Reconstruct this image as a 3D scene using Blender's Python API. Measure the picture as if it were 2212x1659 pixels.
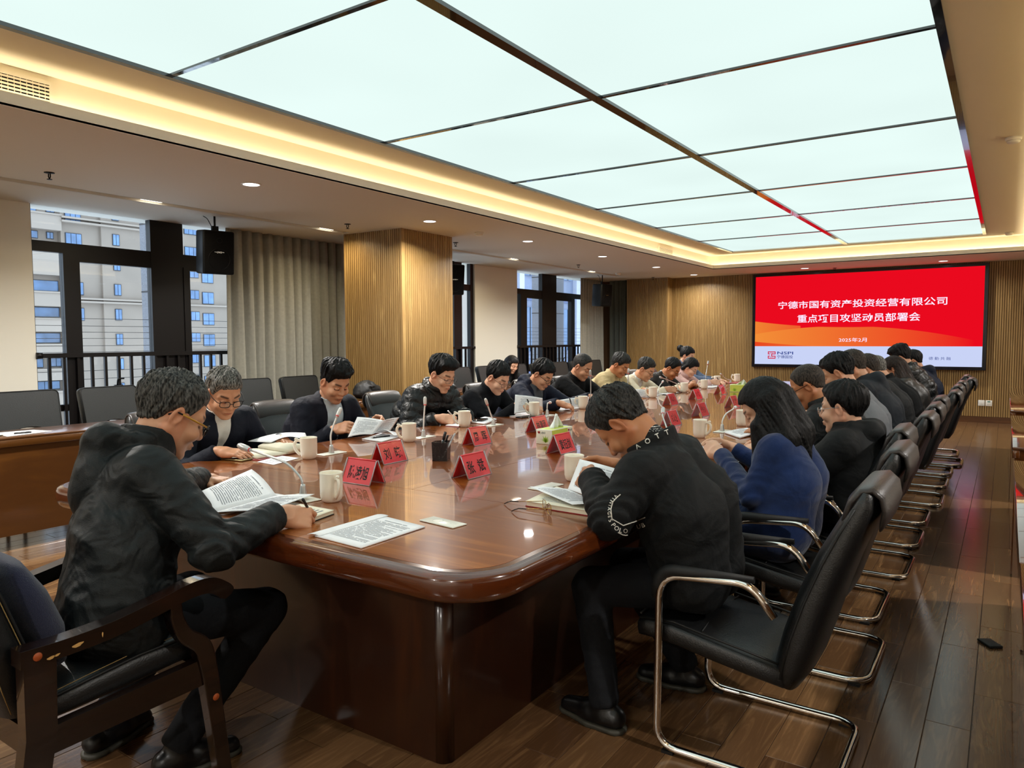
import bpy, bmesh, math, random
import numpy as np
from mathutils import Vector, Matrix

scene = bpy.context.scene
COL = scene.collection
for o in list(bpy.data.objects):
    bpy.data.objects.remove(o)

# ---------------------------------------------------------------- camera, world, exposure
CAM_H = 1.38
def cam_axes(yaw=0.594492854, pitch=-0.060634760, roll=-0.00452934769):
    f = np.array([-math.sin(yaw) * math.cos(pitch), math.cos(yaw) * math.cos(pitch), math.sin(pitch)])
    r0 = np.array([math.cos(yaw), math.sin(yaw), 0.0])
    u0 = np.cross(r0, f)
    r = r0 * math.cos(roll) + u0 * math.sin(roll)
    return f, r, np.cross(r, f)
_f, _r, _u = cam_axes()
cam_data = bpy.data.cameras.new('camera')
cam_data.sensor_width = 36.0
cam_data.lens = 36.0 * 1577.3 / 2212.0
cam_data.clip_start = 0.02
cam_data.clip_end = 400
cam = bpy.data.objects.new('camera', cam_data)
COL.objects.link(cam)
cam.matrix_world = Matrix(((_r[0], _u[0], -_f[0], 0), (_r[1], _u[1], -_f[1], 0), (_r[2], _u[2], -_f[2], CAM_H), (0, 0, 0, 1)))
scene.camera = cam

world = bpy.data.worlds.new('overcast_sky')
scene.world = world
world.use_nodes = True
_bg = world.node_tree.nodes['Background']
_bg.inputs['Color'].default_value = (0.74, 0.86, 1.0, 1)
_bg.inputs['Strength'].default_value = 2.6

vs = scene.view_settings
scene.display_settings.display_device = 'sRGB'
vs.view_transform = 'Standard'
vs.look = 'None'
vs.gamma = 1.0
vs.use_curve_mapping = False
vs.exposure = 0.0
scene.cycles.use_denoising = True
scene.cycles.max_bounces = 8
scene.cycles.glossy_bounces = 4
scene.cycles.transmission_bounces = 6
scene.cycles.transparent_max_bounces = 12
scene.cycles.sample_clamp_indirect = 6.0
scene.cycles.caustics_reflective = False
scene.cycles.caustics_refractive = False

def area_light(name, loc, rot, sx, sy, power, color, disk=False, spread=180):
    d = bpy.data.lights.new(name, 'AREA')
    d.shape = 'DISK' if disk else 'RECTANGLE'
    d.size = sx
    if not disk:
        d.size_y = sy
    d.energy = power
    d.color = color
    d.spread = math.radians(spread)
    o = bpy.data.objects.new(name, d)
    o.location = loc
    o.rotation_euler = rot
    COL.objects.link(o)
    return o

ZS, ZC = 2.595, 2.83            # soffit and upper ceiling heights
TX0, TX1, TY0, TY1 = -4.30, 0.20, -1.35, 12.67   # tray opening
WARM = (1.0, 0.85, 0.60)
# the cove's own light strips, lying in the slot behind the fascia
PI = math.pi
area_light('cove_strip_light', (TX0 - 0.045, (TY0 + TY1) / 2, ZS + 0.03), (PI, 0, 0), 0.03, TY1 - TY0, 23, WARM)
area_light('cove_strip_light', (TX1 + 0.045, (TY0 + TY1) / 2, ZS + 0.03), (PI, 0, 0), 0.03, TY1 - TY0, 23, WARM)
area_light('cove_strip_light', ((TX0 + TX1) / 2, TY1 + 0.045, ZS + 0.03), (PI, 0, 0), TX1 - TX0, 0.03, 8, WARM)
area_light('cove_strip_light', ((TX0 + TX1) / 2, TY0 - 0.045, ZS + 0.03), (PI, 0, 0), TX1 - TX0, 0.03, 8, WARM)

# ---------------------------------------------------------------- colour and materials
def lin(c):
    return c / 12.92 if c <= 0.04045 else ((c + 0.055) / 1.055) ** 2.4
def hexc(h):
    h = h.lstrip('#')
    return tuple(lin(int(h[i:i + 2], 16) / 255) for i in (0, 2, 4))
MATS = {}
def _nodes(name):
    m = bpy.data.materials.new(name)
    m.use_nodes = True
    nt = m.node_tree
    return m, nt, nt.nodes['Principled BSDF']
def N(nt, kind, **kw):
    n = nt.nodes.new(kind)
    for k, v in kw.items():
        if k.startswith('i_'):
            n.inputs[int(k[2:])].default_value = v
        else:
            setattr(n, k, v)
    return n
def setp(b, **kw):
    names = dict(rough='Roughness', metal='Metallic', spec='Specular IOR Level', coat='Coat Weight', coatr='Coat Roughness', coati='Coat IOR', trans='Transmission Weight', ior='IOR', sheen='Sheen Weight', alpha='Alpha', sss='Subsurface Weight', sheenr='Sheen Roughness')
    for k, v in kw.items():
        b.inputs[names[k]].default_value = v
def rgb4(c):
    if isinstance(c, str):
        c = hexc(c)
    return (c[0], c[1], c[2], 1)
def plain(name, color, rough=0.5, var=0.0, vscale=8, bump=0.0, bscale=60, coords='Object', stretch=(1, 1, 1), wrinkle=0.0, wscale=9.0, **kw):
    """plain surface with optional slow colour variation and fine relief"""
    if name in MATS:
        return MATS[name]
    m, nt, b = _nodes(name)
    c = rgb4(color)
    b.inputs['Base Color'].default_value = c
    setp(b, rough=rough, **kw)
    if var or bump or wrinkle:
        tc = N(nt, 'ShaderNodeTexCoord')
        mp = N(nt, 'ShaderNodeMapping')
        mp.inputs['Scale'].default_value = stretch
        nt.links.new(tc.outputs[coords], mp.inputs['Vector'])
    if var:
        nz = N(nt, 'ShaderNodeTexNoise')
        nz.inputs['Scale'].default_value = vscale
        nz.inputs['Detail'].default_value = 4
        nt.links.new(mp.outputs[0], nz.inputs['Vector'])
        cr = N(nt, 'ShaderNodeValToRGB')
        cr.color_ramp.elements[0].position = 0.3
        cr.color_ramp.elements[1].position = 0.7
        cr.color_ramp.elements[0].color = tuple(x * (1 - var) for x in c[:3]) + (1,)
        cr.color_ramp.elements[1].color = tuple(min(1, x * (1 + var)) for x in c[:3]) + (1,)
        nt.links.new(nz.outputs['Fac'], cr.inputs['Fac'])
        nt.links.new(cr.outputs[0], b.inputs['Base Color'])
    if bump:
        nb = N(nt, 'ShaderNodeTexNoise')
        nb.inputs['Scale'].default_value = bscale
        nb.inputs['Detail'].default_value = 3
        nt.links.new(mp.outputs[0], nb.inputs['Vector'])
        bp = N(nt, 'ShaderNodeBump')
        bp.inputs['Strength'].default_value = bump
        bp.inputs['Distance'].default_value = 0.004
        nt.links.new(nb.outputs['Fac'], bp.inputs['Height'])
        nt.links.new(bp.outputs[0], b.inputs['Normal'])
    if wrinkle:
        nw = N(nt, 'ShaderNodeTexNoise')
        nw.inputs['Scale'].default_value = wscale
        nw.inputs['Detail'].default_value = 2.0
        nw.inputs['Distortion'].default_value = 0.8
        nt.links.new(mp.outputs[0], nw.inputs['Vector'])
        bw = N(nt, 'ShaderNodeBump')
        bw.inputs['Strength'].default_value = wrinkle
        bw.inputs['Distance'].default_value = 0.04
        nt.links.new(nw.outputs['Fac'], bw.inputs['Height'])
        if bump:
            nt.links.new(bp.outputs[0], bw.inputs['Normal'])
        nt.links.new(bw.outputs[0], b.inputs['Normal'])
    MATS[name] = m
    return m
def wood(name, dark, light, scale=(1, 1, 1), gscale=3.0, rough=0.3, coat=0.0, coatr=0.05, rand=0.0, knots=0.0, spec=0.5, bump=0.0, coati=1.5, ramp=(0.22, 0.8)):
    """grain runs along the axis whose scale is smallest"""
    if name in MATS:
        return MATS[name]
    m, nt, b = _nodes(name)
    setp(b, rough=rough, coat=coat, coatr=coatr, spec=spec, coati=coati)
    tc = N(nt, 'ShaderNodeTexCoord')
    mp = N(nt, 'ShaderNodeMapping')
    mp.inputs['Scale'].default_value = scale
    nt.links.new(tc.outputs['Object'], mp.inputs['Vector'])
    vec = mp.outputs[0]
    oi = N(nt, 'ShaderNodeObjectInfo')
    if rand:
        ad = N(nt, 'ShaderNodeVectorMath', operation='ADD')
        ml = N(nt, 'ShaderNodeMath', operation='MULTIPLY')
        ml.inputs[1].default_value = 61.0
        nt.links.new(oi.outputs['Random'], ml.inputs[0])
        nt.links.new(vec, ad.inputs[0])
        nt.links.new(ml.outputs[0], ad.inputs[1])
        vec = ad.outputs[0]
    n1 = N(nt, 'ShaderNodeTexNoise')
    n1.inputs['Scale'].default_value = gscale
    n1.inputs['Detail'].default_value = 6
    n1.inputs['Roughness'].default_value = 0.6
    n1.inputs['Distortion'].default_value = 0.9 + knots
    nt.links.new(vec, n1.inputs['Vector'])
    wv = N(nt, 'ShaderNodeMath', operation='MULTIPLY')
    wv.inputs[1].default_value = 9.0
    nt.links.new(n1.outputs['Fac'], wv.inputs[0])
    sn = N(nt, 'ShaderNodeMath', operation='SINE')
    nt.links.new(wv.outputs[0], sn.inputs[0])
    mx = N(nt, 'ShaderNodeMath', operation='MULTIPLY_ADD')
    mx.inputs[1].default_value = 0.22 + 0.12 * (knots > 0)
    nt.links.new(sn.outputs[0], mx.inputs[0])
    nt.links.new(n1.outputs['Fac'], mx.inputs[2])
    fac = mx.outputs[0]
    if rand:
        sh = N(nt, 'ShaderNodeMath', operation='MULTIPLY_ADD')
        sh.inputs[1].default_value = rand
        nt.links.new(oi.outputs['Random'], sh.inputs[0])
        nt.links.new(fac, sh.inputs[2])
        s2 = N(nt, 'ShaderNodeMath', operation='SUBTRACT')
        s2.inputs[1].default_value = rand / 2
        nt.links.new(sh.outputs[0], s2.inputs[0])
        fac = s2.outputs[0]
    cr = N(nt, 'ShaderNodeValToRGB')
    cr.color_ramp.elements[0].position = ramp[0]
    cr.color_ramp.elements[1].position = ramp[1]
    cr.color_ramp.elements[0].color = rgb4(dark)
    cr.color_ramp.elements[1].color = rgb4(light)
    nt.links.new(fac, cr.inputs['Fac'])
    nt.links.new(cr.outputs[0], b.inputs['Base Color'])
    if bump:
        bp = N(nt, 'ShaderNodeBump')
        bp.inputs['Strength'].default_value = bump
        bp.inputs['Distance'].default_value = 0.002
        nt.links.new(fac, bp.inputs['Height'])
        nt.links.new(bp.outputs[0], b.inputs['Normal'])
    MATS[name] = m
    return m
def emit(name, color, strength=1.0, noise=0.0, nscale=1.0):
    if name in MATS:
        return MATS[name]
    m = bpy.data.materials.new(name)
    m.use_nodes = True
    nt = m.node_tree
    nt.nodes.clear()
    out = N(nt, 'ShaderNodeOutputMaterial')
    e = N(nt, 'ShaderNodeEmission')
    e.inputs[0].default_value = rgb4(color)
    e.inputs[1].default_value = strength
    if noise:
        tc = N(nt, 'ShaderNodeTexCoord')
        nz = N(nt, 'ShaderNodeTexNoise')
        nz.inputs['Scale'].default_value = nscale
        nz.inputs['Detail'].default_value = 1
        nt.links.new(tc.outputs['Object'], nz.inputs['Vector'])
        ma = N(nt, 'ShaderNodeMath', operation='MULTIPLY_ADD')
        ma.inputs[1].default_value = noise * strength
        ma.inputs[2].default_value = strength * (1 - noise / 2)
        nt.links.new(nz.outputs['Fac'], ma.inputs[0])
        nt.links.new(ma.outputs[0], e.inputs[1])
    nt.links.new(e.outputs[0], out.inputs[0])
    MATS[name] = m
    return m
def thin_glass(name, tint=(1, 1, 1), refl=0.06, rough=0.0, graze=0.6):
    """pane: passes light straight through, mirrors a little"""
    if name in MATS:
        return MATS[name]
    m = bpy.data.materials.new(name)
    m.use_nodes = True
    nt = m.node_tree
    nt.nodes.clear()
    out = N(nt, 'ShaderNodeOutputMaterial')
    t = N(nt, 'ShaderNodeBsdfTransparent')
    t.inputs[0].default_value = rgb4(tint)
    g = N(nt, 'ShaderNodeBsdfGlossy')
    g.inputs['Roughness'].default_value = rough
    lw = N(nt, 'ShaderNodeLayerWeight')
    lw.inputs['Blend'].default_value = 0.12
    ml = N(nt, 'ShaderNodeMath', operation='MULTIPLY_ADD')
    ml.inputs[1].default_value = graze
    ml.inputs[2].default_value = refl
    nt.links.new(lw.outputs['Fresnel'], ml.inputs[0])
    mx = N(nt, 'ShaderNodeMixShader')
    nt.links.new(ml.outputs[0], mx.inputs[0])
    nt.links.new(t.outputs[0], mx.inputs[1])
    nt.links.new(g.outputs[0], mx.inputs[2])
    nt.links.new(mx.outputs[0], out.inputs[0])
    MATS[name] = m
    return m

# ---------------------------------------------------------------- mesh helpers
def mesh_np(name, V, F, smooth=True):
    """V (n,3), F (m,k) arrays"""
    me = bpy.data.meshes.new(name)
    V = np.asarray(V, np.float32)
    F = np.asarray(F, np.int32)
    k = F.shape[1]
    me.vertices.add(len(V))
    me.vertices.foreach_set('co', V.ravel())
    me.loops.add(F.size)
    me.loops.foreach_set('vertex_index', F.ravel())
    me.polygons.add(len(F))
    me.polygons.foreach_set('loop_start', np.arange(0, F.size, k, dtype=np.int32))
    me.polygons.foreach_set('loop_total', np.full(len(F), k, np.int32))
    if smooth:
        me.polygons.foreach_set('use_smooth', np.ones(len(F), bool))
    me.update(calc_edges=True)
    return me
class MB:
    """collects simple shapes and links them as ONE mesh object"""
    def __init__(self):
        self.v, self.f, self.s = [], [], []
    def add(self, V, F, smooth=False):
        b = len(self.v)
        self.v += [tuple(map(float, p)) for p in V]
        self.f += [tuple(b + i for i in q) for q in F]
        self.s += [smooth] * len(F)
        return self
    def box(self, x0, x1, y0, y1, z0, z1, M=None):
        V = [(x, y, z) for z in (z0, z1) for y in (y0, y1) for x in (x0, x1)]
        if M is not None:
            V = [M @ Vector(p) for p in V]
        F = [(0, 2, 3, 1), (4, 5, 7, 6), (0, 1, 5, 4), (2, 6, 7, 3), (0, 4, 6, 2), (1, 3, 7, 5)]
        return self.add(V, F)
    def rbox(self, x0, x1, y0, y1, z0, z1, r=0.01, seg=3, M=None):
        bm = bmesh.new()
        bmesh.ops.create_cube(bm, size=1.0)
        for v in bm.verts:
            v.co = Vector(((x0 + x1) / 2 + v.co.x * (x1 - x0), (y0 + y1) / 2 + v.co.y * (y1 - y0), (z0 + z1) / 2 + v.co.z * (z1 - z0)))
        bmesh.ops.bevel(bm, geom=bm.edges[:], offset=r, segments=seg, affect='EDGES', profile=0.5)
        return self.bm(bm, M, True)
    def bm(self, bm, M=None, smooth=False):
        bm.verts.index_update()
        V = [(M @ v.co) if M is not None else v.co for v in bm.verts]
        F = [[v.index for v in f.verts] for f in bm.faces]
        self.add(V, F, smooth)
        bm.free()
        return self
    def prism(self, pts, a, b, axis='y', M=None, smooth=False):
        """polygon pts (u,w) extruded from a to b along axis; (u,w) are the other two axes in order"""
        n = len(pts)
        def mk(u, w, t):
            p = {'x': (t, u, w), 'y': (u, t, w), 'z': (u, w, t)}[axis]
            return M @ Vector(p) if M is not None else p
        V = [mk(u, w, a) for u, w in pts] + [mk(u, w, b) for u, w in pts]
        F = [tuple(range(n)), tuple(range(2 * n - 1, n - 1, -1))]
        S = [(i, i + n, (i + 1) % n + n, (i + 1) % n) for i in range(n)]
        self.add(V, F)
        return self.add2(S, len(V), smooth)
    def add2(self, S, nv, smooth):
        b = len(self.v) - nv
        self.f += [tuple(b + i for i in q) for q in S]
        self.s += [smooth] * len(S)
        return self
    def lathe(self, prof, c=(0, 0, 0), n=24, M=None, smooth=True):
        """prof: list of (r,z)"""
        V, F = [], []
        for r, z in prof:
            for i in range(n):
                a = 2 * PI * i / n
                p = (c[0] + r * math.cos(a), c[1] + r * math.sin(a), c[2] + z)
                V.append(M @ Vector(p) if M is not None else p)
        for j in range(len(prof) - 1):
            for i in range(n):
                F.append((j * n + i, j * n + (i + 1) % n, (j + 1) * n + (i + 1) % n, (j + 1) * n + i))
        self.add(V, F, smooth)
        if prof[0][0] > 1e-6:
            self.add2([tuple(range(n - 1, -1, -1))], len(V), False)
        if prof[-1][0] > 1e-6:
            self.add2([tuple((len(prof) - 1) * n + i for i in range(n))], len(V), False)
        return self
    def tube(self, pts, r=0.01, n=8, closed=False, M=None, flat=1.0, radii=None):
        P = [np.array(p, float) for p in pts]
        m = len(P)
        V, F = [], []
        prev = None
        for i in range(m):
            if closed:
                t = P[(i + 1) % m] - P[i - 1]
            else:
                t = P[min(i + 1, m - 1)] - P[max(i - 1, 0)]
            t = t / (np.linalg.norm(t) + 1e-12)
            if prev is None:
                a = np.array([0, 0, 1.0]) if abs(t[2]) < 0.9 else np.array([0, 1.0, 0])
                u = np.cross(a, t)
            else:
                u = prev - t * (prev @ t)
            u /= np.linalg.norm(u) + 1e-12
            prev = u
            w = np.cross(t, u)
            rr = radii[i] if radii else r
            for k in range(n):
                a = 2 * PI * k / n
                p = P[i] + rr * (u * math.cos(a) + w * flat * math.sin(a))
                V.append(M @ Vector(p) if M is not None else tuple(p))
        for i in range(m if closed else m - 1):
            j = (i + 1) % m
            for k in range(n):
                F.append((i * n + k, i * n + (k + 1) % n, j * n + (k + 1) % n, j * n + k))
        self.add(V, F, True)
        if not closed:
            self.add2([tuple(range(n - 1, -1, -1)), tuple((m - 1) * n + k for k in range(n))], len(V), False)
        return self
    def mesh(self, name):
        me = bpy.data.meshes.new(name)
        me.from_pydata(self.v, [], self.f)
        me.polygons.foreach_set('use_smooth', np.array(self.s, bool))
        bm = bmesh.new()
        bm.from_mesh(me)
        bmesh.ops.recalc_face_normals(bm, faces=bm.faces)
        bm.to_mesh(me)
        bm.free()
        return me
    def build(self, name, mat, parent=None, loc=(0, 0, 0), rz=0.0):
        o = link(name, self.mesh(name), mat, parent)
        o.location = loc
        o.rotation_euler = (0, 0, rz)
        return o
def link(name, me, mat, parent=None):
    if mat is not None and len(me.materials) == 0:
        me.materials.append(mat)
    o = bpy.data.objects.new(name, me)
    COL.objects.link(o)
    if parent is not None:
        o.parent = parent
    return o
def tag(o, label=None, cat=None, group=None, kind=None):
    if label: o['label'] = label
    if cat: o['category'] = cat
    if group: o['group'] = group
    if kind: o['kind'] = kind
    return o
def thing(name, label, cat, loc=(0, 0, 0), rz=0.0, group=None):
    o = bpy.data.objects.new(name, None)
    o.empty_display_size = 0.1
    COL.objects.link(o)
    o.location = loc
    o.rotation_euler = (0, 0, rz)
    return tag(o, label, cat, group)
def struct(o):
    o['kind'] = 'structure'
    return o
def copy_tree(o, parent=None, loc=None, rz=None):
    c = o.copy()
    COL.objects.link(c)
    if parent is not None:
        c.parent = parent
    if loc is not None:
        c.location = loc
    if rz is not None:
        c.rotation_euler = (0, 0, rz)
    for ch in o.children:
        copy_tree(ch, c)
    return c
def arc(c, r, a0, a1, n, plane='xz', y=0.0):
    out = []
    for i in range(n + 1):
        a = math.radians(a0 + (a1 - a0) * i / n)
        u, w = c[0] + r * math.cos(a), c[1] + r * math.sin(a)
        out.append((u, y, w) if plane == 'xz' else ((u, w, y) if plane == 'xy' else (y, u, w)))
    return out
def fillet(pts, r, n=6):
    """round the corners of a 3-D polyline"""
    P = [np.array(p, float) for p in pts]
    out = [tuple(P[0])]
    for i in range(1, len(P) - 1):
        a, b, c = P[i - 1], P[i], P[i + 1]
        rr = r[i - 1] if isinstance(r, (list, tuple)) else r
        u = (a - b); lu = np.linalg.norm(u); u /= lu
        v = (c - b); lv = np.linalg.norm(v); v /= lv
        d = min(rr, lu * 0.49, lv * 0.49)
        p0, p2 = b + u * d, b + v * d
        for k in range(n + 1):
            t = k / n
            out.append(tuple((1 - t) ** 2 * p0 + 2 * t * (1 - t) * b + t * t * p2))
    out.append(tuple(P[-1]))
    return out
def text_mesh(s, size=1.0, sx=1.0, bold=0.0, align='CENTER', spacing=1.0, shear=0.0):
    """flat lettering in the XY plane, centred on the origin: (V, F) with faces of any size"""
    cu = bpy.data.curves.new('lettering', 'FONT')
    cu.body = s
    cu.size = size
    cu.align_x = align
    cu.align_y = 'CENTER'
    cu.offset = bold
    cu.space_character = spacing
    cu.shear = shear
    cu.resolution_u = 2
    ob = bpy.data.objects.new('lettering', cu)
    COL.objects.link(ob)
    dg = bpy.context.evaluated_depsgraph_get()
    me = bpy.data.meshes.new_from_object(ob.evaluated_get(dg))
    V = [(v.co.x * sx, v.co.y, 0.0) for v in me.vertices]
    F = [tuple(p.vertices) for p in me.polygons]
    bpy.data.objects.remove(ob)
    bpy.data.meshes.remove(me)
    bpy.data.curves.remove(cu)
    return V, F
def frame_matrix(o, x, y):
    """matrix with origin o, axes x, y (unit) and z = x cross y"""
    x = Vector(x).normalized(); y = Vector(y).normalized(); z = x.cross(y)
    return Matrix(((x.x, y.x, z.x, o[0]), (x.y, y.y, z.y, o[1]), (x.z, y.z, z.z, o[2]), (0, 0, 0, 1)))
# ================================================================ the room
XW, YF = -7.14, 14.066           # window wall and far wall inner faces
M_white = plain('white_paint', '#e6e2d6', 0.75, bump=0.05, bscale=120)
M_soffit = plain('soffit_paint', '#dcd5c6', 0.8, bump=0.04, bscale=120)
M_cream = plain('cove_paint', '#e9e0c8', 0.75)
M_oak = wood('oak_slat', '#8f6f40', '#bb9a62', (6, 6, 0.5), 2.5, 0.45)
M_oakdark = plain('oak_groove', '#4a2f12', 0.7)
M_brown = wood('baseboard_wood', '#4a2c14', '#744722', (0.6, 6, 6), 3, 0.4)
M_floor = wood('laminate_plank', '#4d3420', '#98734c', (11, 0.9, 11), 1.6, 0.2, rand=0.34, knots=0.9, bump=0.02, ramp=(0.0, 1.05))
M_floor.node_tree.nodes['Principled BSDF'].inputs['Specular IOR Level'].default_value = 0.55
M_gap = plain('plank_joint', '#1b120b', 0.5)
M_black = plain('black_gloss_metal', '#0b0c10', 0.08, metal=0.0, spec=1.0, coat=0.6, coatr=0.02)
M_winframe = plain('bronze_aluminium', '#110d0d', 0.4, spec=0.3)
M_pane = thin_glass('window_glass', (0.93, 0.96, 0.98), 0.03)
M_chrome = plain('chrome', '#e6e2dc', 0.07, metal=1.0)
M_blackplastic = plain('black_plastic', '#050506', 0.45, spec=0.22)
M_whiteplastic = plain('white_plastic', '#e8e6df', 0.35)

# --- floor: planks one by one where they show largest, the rest as one mesh
FL = struct(MB().box(-7.6, 3.0, -3.2, 14.4, -0.08, -0.004).build('floor', M_gap))
PW, PL = 0.14, 0.805
def plank_mesh(w, l):
    mb = MB()
    g = 0.0008
    e = 0.0015
    x0, x1, y0, y1 = -w / 2 + g, w / 2 - g, -l / 2 + g, l / 2 - g
    V = [(x0, y0, -0.004), (x1, y0, -0.004), (x1, y1, -0.004), (x0, y1, -0.004), (x0, y0, -e), (x1, y0, -e), (x1, y1, -e), (x0, y1, -e),
         (x0 + e, y0 + e, 0), (x1 - e, y0 + e, 0), (x1 - e, y1 - e, 0), (x0 + e, y1 - e, 0)]
    F = [(8, 9, 10, 11)] + [(i, (i + 1) % 4, (i + 1) % 4 + 4, i + 4) for i in range(4)] + [(i + 4, (i + 1) % 4 + 4, (i + 1) % 4 + 8, i + 8) for i in range(4)]
    mb.add(V, F)
    return mb.mesh('plank')
PLANK = plank_mesh(PW, PL)
PLANK.materials.append(M_floor)
spots = []
rngp = random.Random(4)
for i in range(-52, 22):
    xc = -0.272 + i * PW
    off = (0.805 * 0.5 if i % 2 else 0.0) + rngp.uniform(-0.05, 0.05) + 3.235
    if i == 0: off = 3.235
    if i == 1: off = 2.96
    if i == -1: off = 3.64
    for j in range(-8, 15):
        yc = off + (j + 0.5) * PL
        if -3.2 < yc < 14.2 and -7.3 < xc < 2.8:
            fwd = _f[0] * xc + _f[1] * yc
            px = 1106 + 1577 * (_r[0] * xc + _r[1] * yc) / max(fwd, 0.05)
            vis = fwd > 0.8 and -250 < px < 2450
            if vis and -3.2 < xc < -1.4 and 1.8 < yc < 10.9: vis = False
            spots.append((0 if vis else 1, fwd if vis else 0, xc, yc))
spots.sort()
rest = MB()
for k, (nv, d, x, y) in enumerate(spots):
    if k < 285:
        o = bpy.data.objects.new('plank', PLANK)
        COL.objects.link(o)
        o.parent = FL
        o.location = (x, y, 0)
    else:
        rest.box(x - PW / 2 + .001, x + PW / 2 - .001, y - PL / 2 + .001, y + PL / 2 - .001, -0.004, 0)
o = rest.build('planks_beyond', M_floor, FL)
o['kind'] = 'stuff'

# --- walls
def slats(name, p0, p1, z0, z1, nrm, parent, pitch=0.0315, mat=None):
    """vertical slat cladding from p0 to p1 (plan points), facing nrm"""
    p0, p1, n = np.array(p0, float), np.array(p1, float), np.array(nrm, float)
    L = np.linalg.norm(p1 - p0)
    t = (p1 - p0) / L
    k = max(1, int(round(L / pitch)))
    pw = L / k
    mb = MB()
    for i in range(k):
        a, b = p0 + t * (i * pw), p0 + t * (i * pw + pw * 0.74)
        A, B = a + n * 0.012, b + n * 0.012
        V = [(q[0], q[1], z) for z in (z0, z1) for q in (a, A, B, b)]
        mb.add(V, [(0, 1, 5, 4), (1, 2, 6, 5), (2, 3, 7, 6)])
    o = mb.build(name, mat or M_oak, parent)
    o['kind'] = 'stuff'
    return o
WF = struct(MB().box(-7.5, 3.0, YF + 0.001, YF + 0.2, -0.08, 3.0).build('wall_far', M_oakdark))
slats('slat', (-5.58, YF), (2.8, YF), 0.10, ZS, (0, -1), WF)
bb = struct(MB().box(-5.58, 2.8, YF - 0.022, YF, 0, 0.095).build('baseboard_far', M_brown))
WL = MB()
for y0, y1, z0, z1 in ((-3.2, 3.014, -0.08, 3.0), (5.9, 7.0, -0.08, 3.0), (9.5, 10.735, -0.08, 3.0), (13.6, 14.3, -0.08, 3.0), (3.014, 5.9, 2.60, 3.0), (7.0, 9.5, 2.60, 3.0), (10.735, 13.6, 2.60, 3.0), (3.014, 5.9, -0.08, 0.25), (7.0, 9.5, -0.08, 0.25), (10.735, 13.6, -0.08, 0.25)):
    WL.box(XW - 0.30, XW, y0, y1, z0, z1)
struct(WL.build('wall_left', M_white))
struct(MB().box(2.8, 3.0, -3.2, 14.3, -0.08, 3.0).build('wall_right', M_white))
struct(MB().box(-7.5, 3.0, -3.4, -3.2, -0.08, 3.0).build('wall_near', M_white))
struct(MB().box(XW, XW + 0.015, -3.2, 3.0, 0, 0.09).build('baseboard_left', M_brown))
# columns clad in slats
def column(name, x0, x1, y0, y1):
    c = struct(MB().box(x0, x1, y0, y1, 0, ZS).build(name, M_oakdark))
    slats('slat', (x0, y0), (x1 - 0.02, y0), 0.0, ZS, (0, -1), c)
    slats('slat', (x1, y0 + 0.02), (x1, y1), 0.0, ZS, (1, 0), c)
    MB().box(x1 - 0.02, x1 + 0.013, y0 - 0.013, y0 + 0.02, 0, ZS).build('corner_post', M_oak, c)
    MB().box(x0 - 0.013, x0 + 0.013, y0 - 0.013, y0 + 0.02, 0, ZS).build('corner_post', M_oak, c)
    MB().box(x1 - 0.02, x1 + 0.013, y1 - 0.02, y1 + 0.013, 0, ZS).build('corner_post', M_oak, c)
    return c
column('column', -6.354, -5.486, 5.978, 6.83)
column('column', -6.456, -5.60, 13.80, YF)

# --- ceiling: soffit ring, cove, upper ceiling
CE = struct(MB().box(-7.5, 3.0, -3.4, 14.3, 2.98, 3.05).build('ceiling', M_white))
sof = MB()
SX0, SX1 = -6.30, -6.17          # the light slot between column lines
for x0, x1, y0, y1 in ((-7.14, SX0, -3.2, YF), (SX1, TX0, -3.2, YF), (TX1, 2.8, -3.2, YF), (TX0, TX1, -3.2, TY0), (TX0, TX1, TY1, YF)):
    sof.box(x0, x1, y0, y1, ZS, ZS + 0.012)
for y0, y1 in ((-3.2, 2.3), (5.9, 7.0), (12.95, YF)):
    sof.box(SX0, SX1, y0, y1, ZS, ZS + 0.012)
sof.build('soffit', M_soffit, CE)
fa = MB()
fa.box(TX0 - 0.015, TX0, TY0 - 0.015, TY1 + 0.015, ZS - 0.001, ZS + 0.07)
fa.box(TX1, TX1 + 0.015, TY0 - 0.015, TY1 + 0.015, ZS - 0.001, ZS + 0.07)
fa.box(TX0, TX1, TY1, TY1 + 0.015, ZS - 0.001, ZS + 0.07)
fa.box(TX0, TX1, TY0 - 0.015, TY0, ZS - 0.001, ZS + 0.07)
fa.build('fascia', M_white, CE)
G = 0.085
cw = MB()
cw.box(TX0 - G - 0.012, TX0 - G, TY0 - G, TY1 + G, ZS + 0.012, ZC)
cw.box(TX1 + G, TX1 + G + 0.012, TY0 - G, TY1 + G, ZS + 0.012, ZC)
cw.box(TX0 - G, TX1 + G, TY1 + G, TY1 + G + 0.012, ZS + 0.012, ZC)
cw.box(TX0 - G, TX1 + G, TY0 - G - 0.012, TY0 - G, ZS + 0.012, ZC)
cw.build('cove_wall', M_cream, CE)
PX = (-3.83, -2.076, -0.294)
PY = [-1.05, 0.65, 2.34, 4.0, 5.69, 7.37, 9.04, 10.65, 12.22]
up = MB()
up.box(TX0 - G, PX[0], TY0 - G, TY1 + G, ZC, ZC + 0.012)
up.box(PX[2], TX1 + G, TY0 - G, TY1 + G, ZC, ZC + 0.012)
up.box(PX[0], PX[2], PY[-1], TY1 + G, ZC, ZC + 0.012)
up.box(PX[0], PX[2], TY0 - G, PY[0], ZC, ZC + 0.012)
up.build('upper_ceiling', M_cream, CE)
sb = MB()
for x in (SX0, SX1):
    sb.box(x - 0.006, x + 0.006, 2.3, 12.95, ZS, ZS + 0.09)
sb.box(SX0, SX1, 2.3, 12.95, ZS + 0.09, ZS + 0.10)
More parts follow.
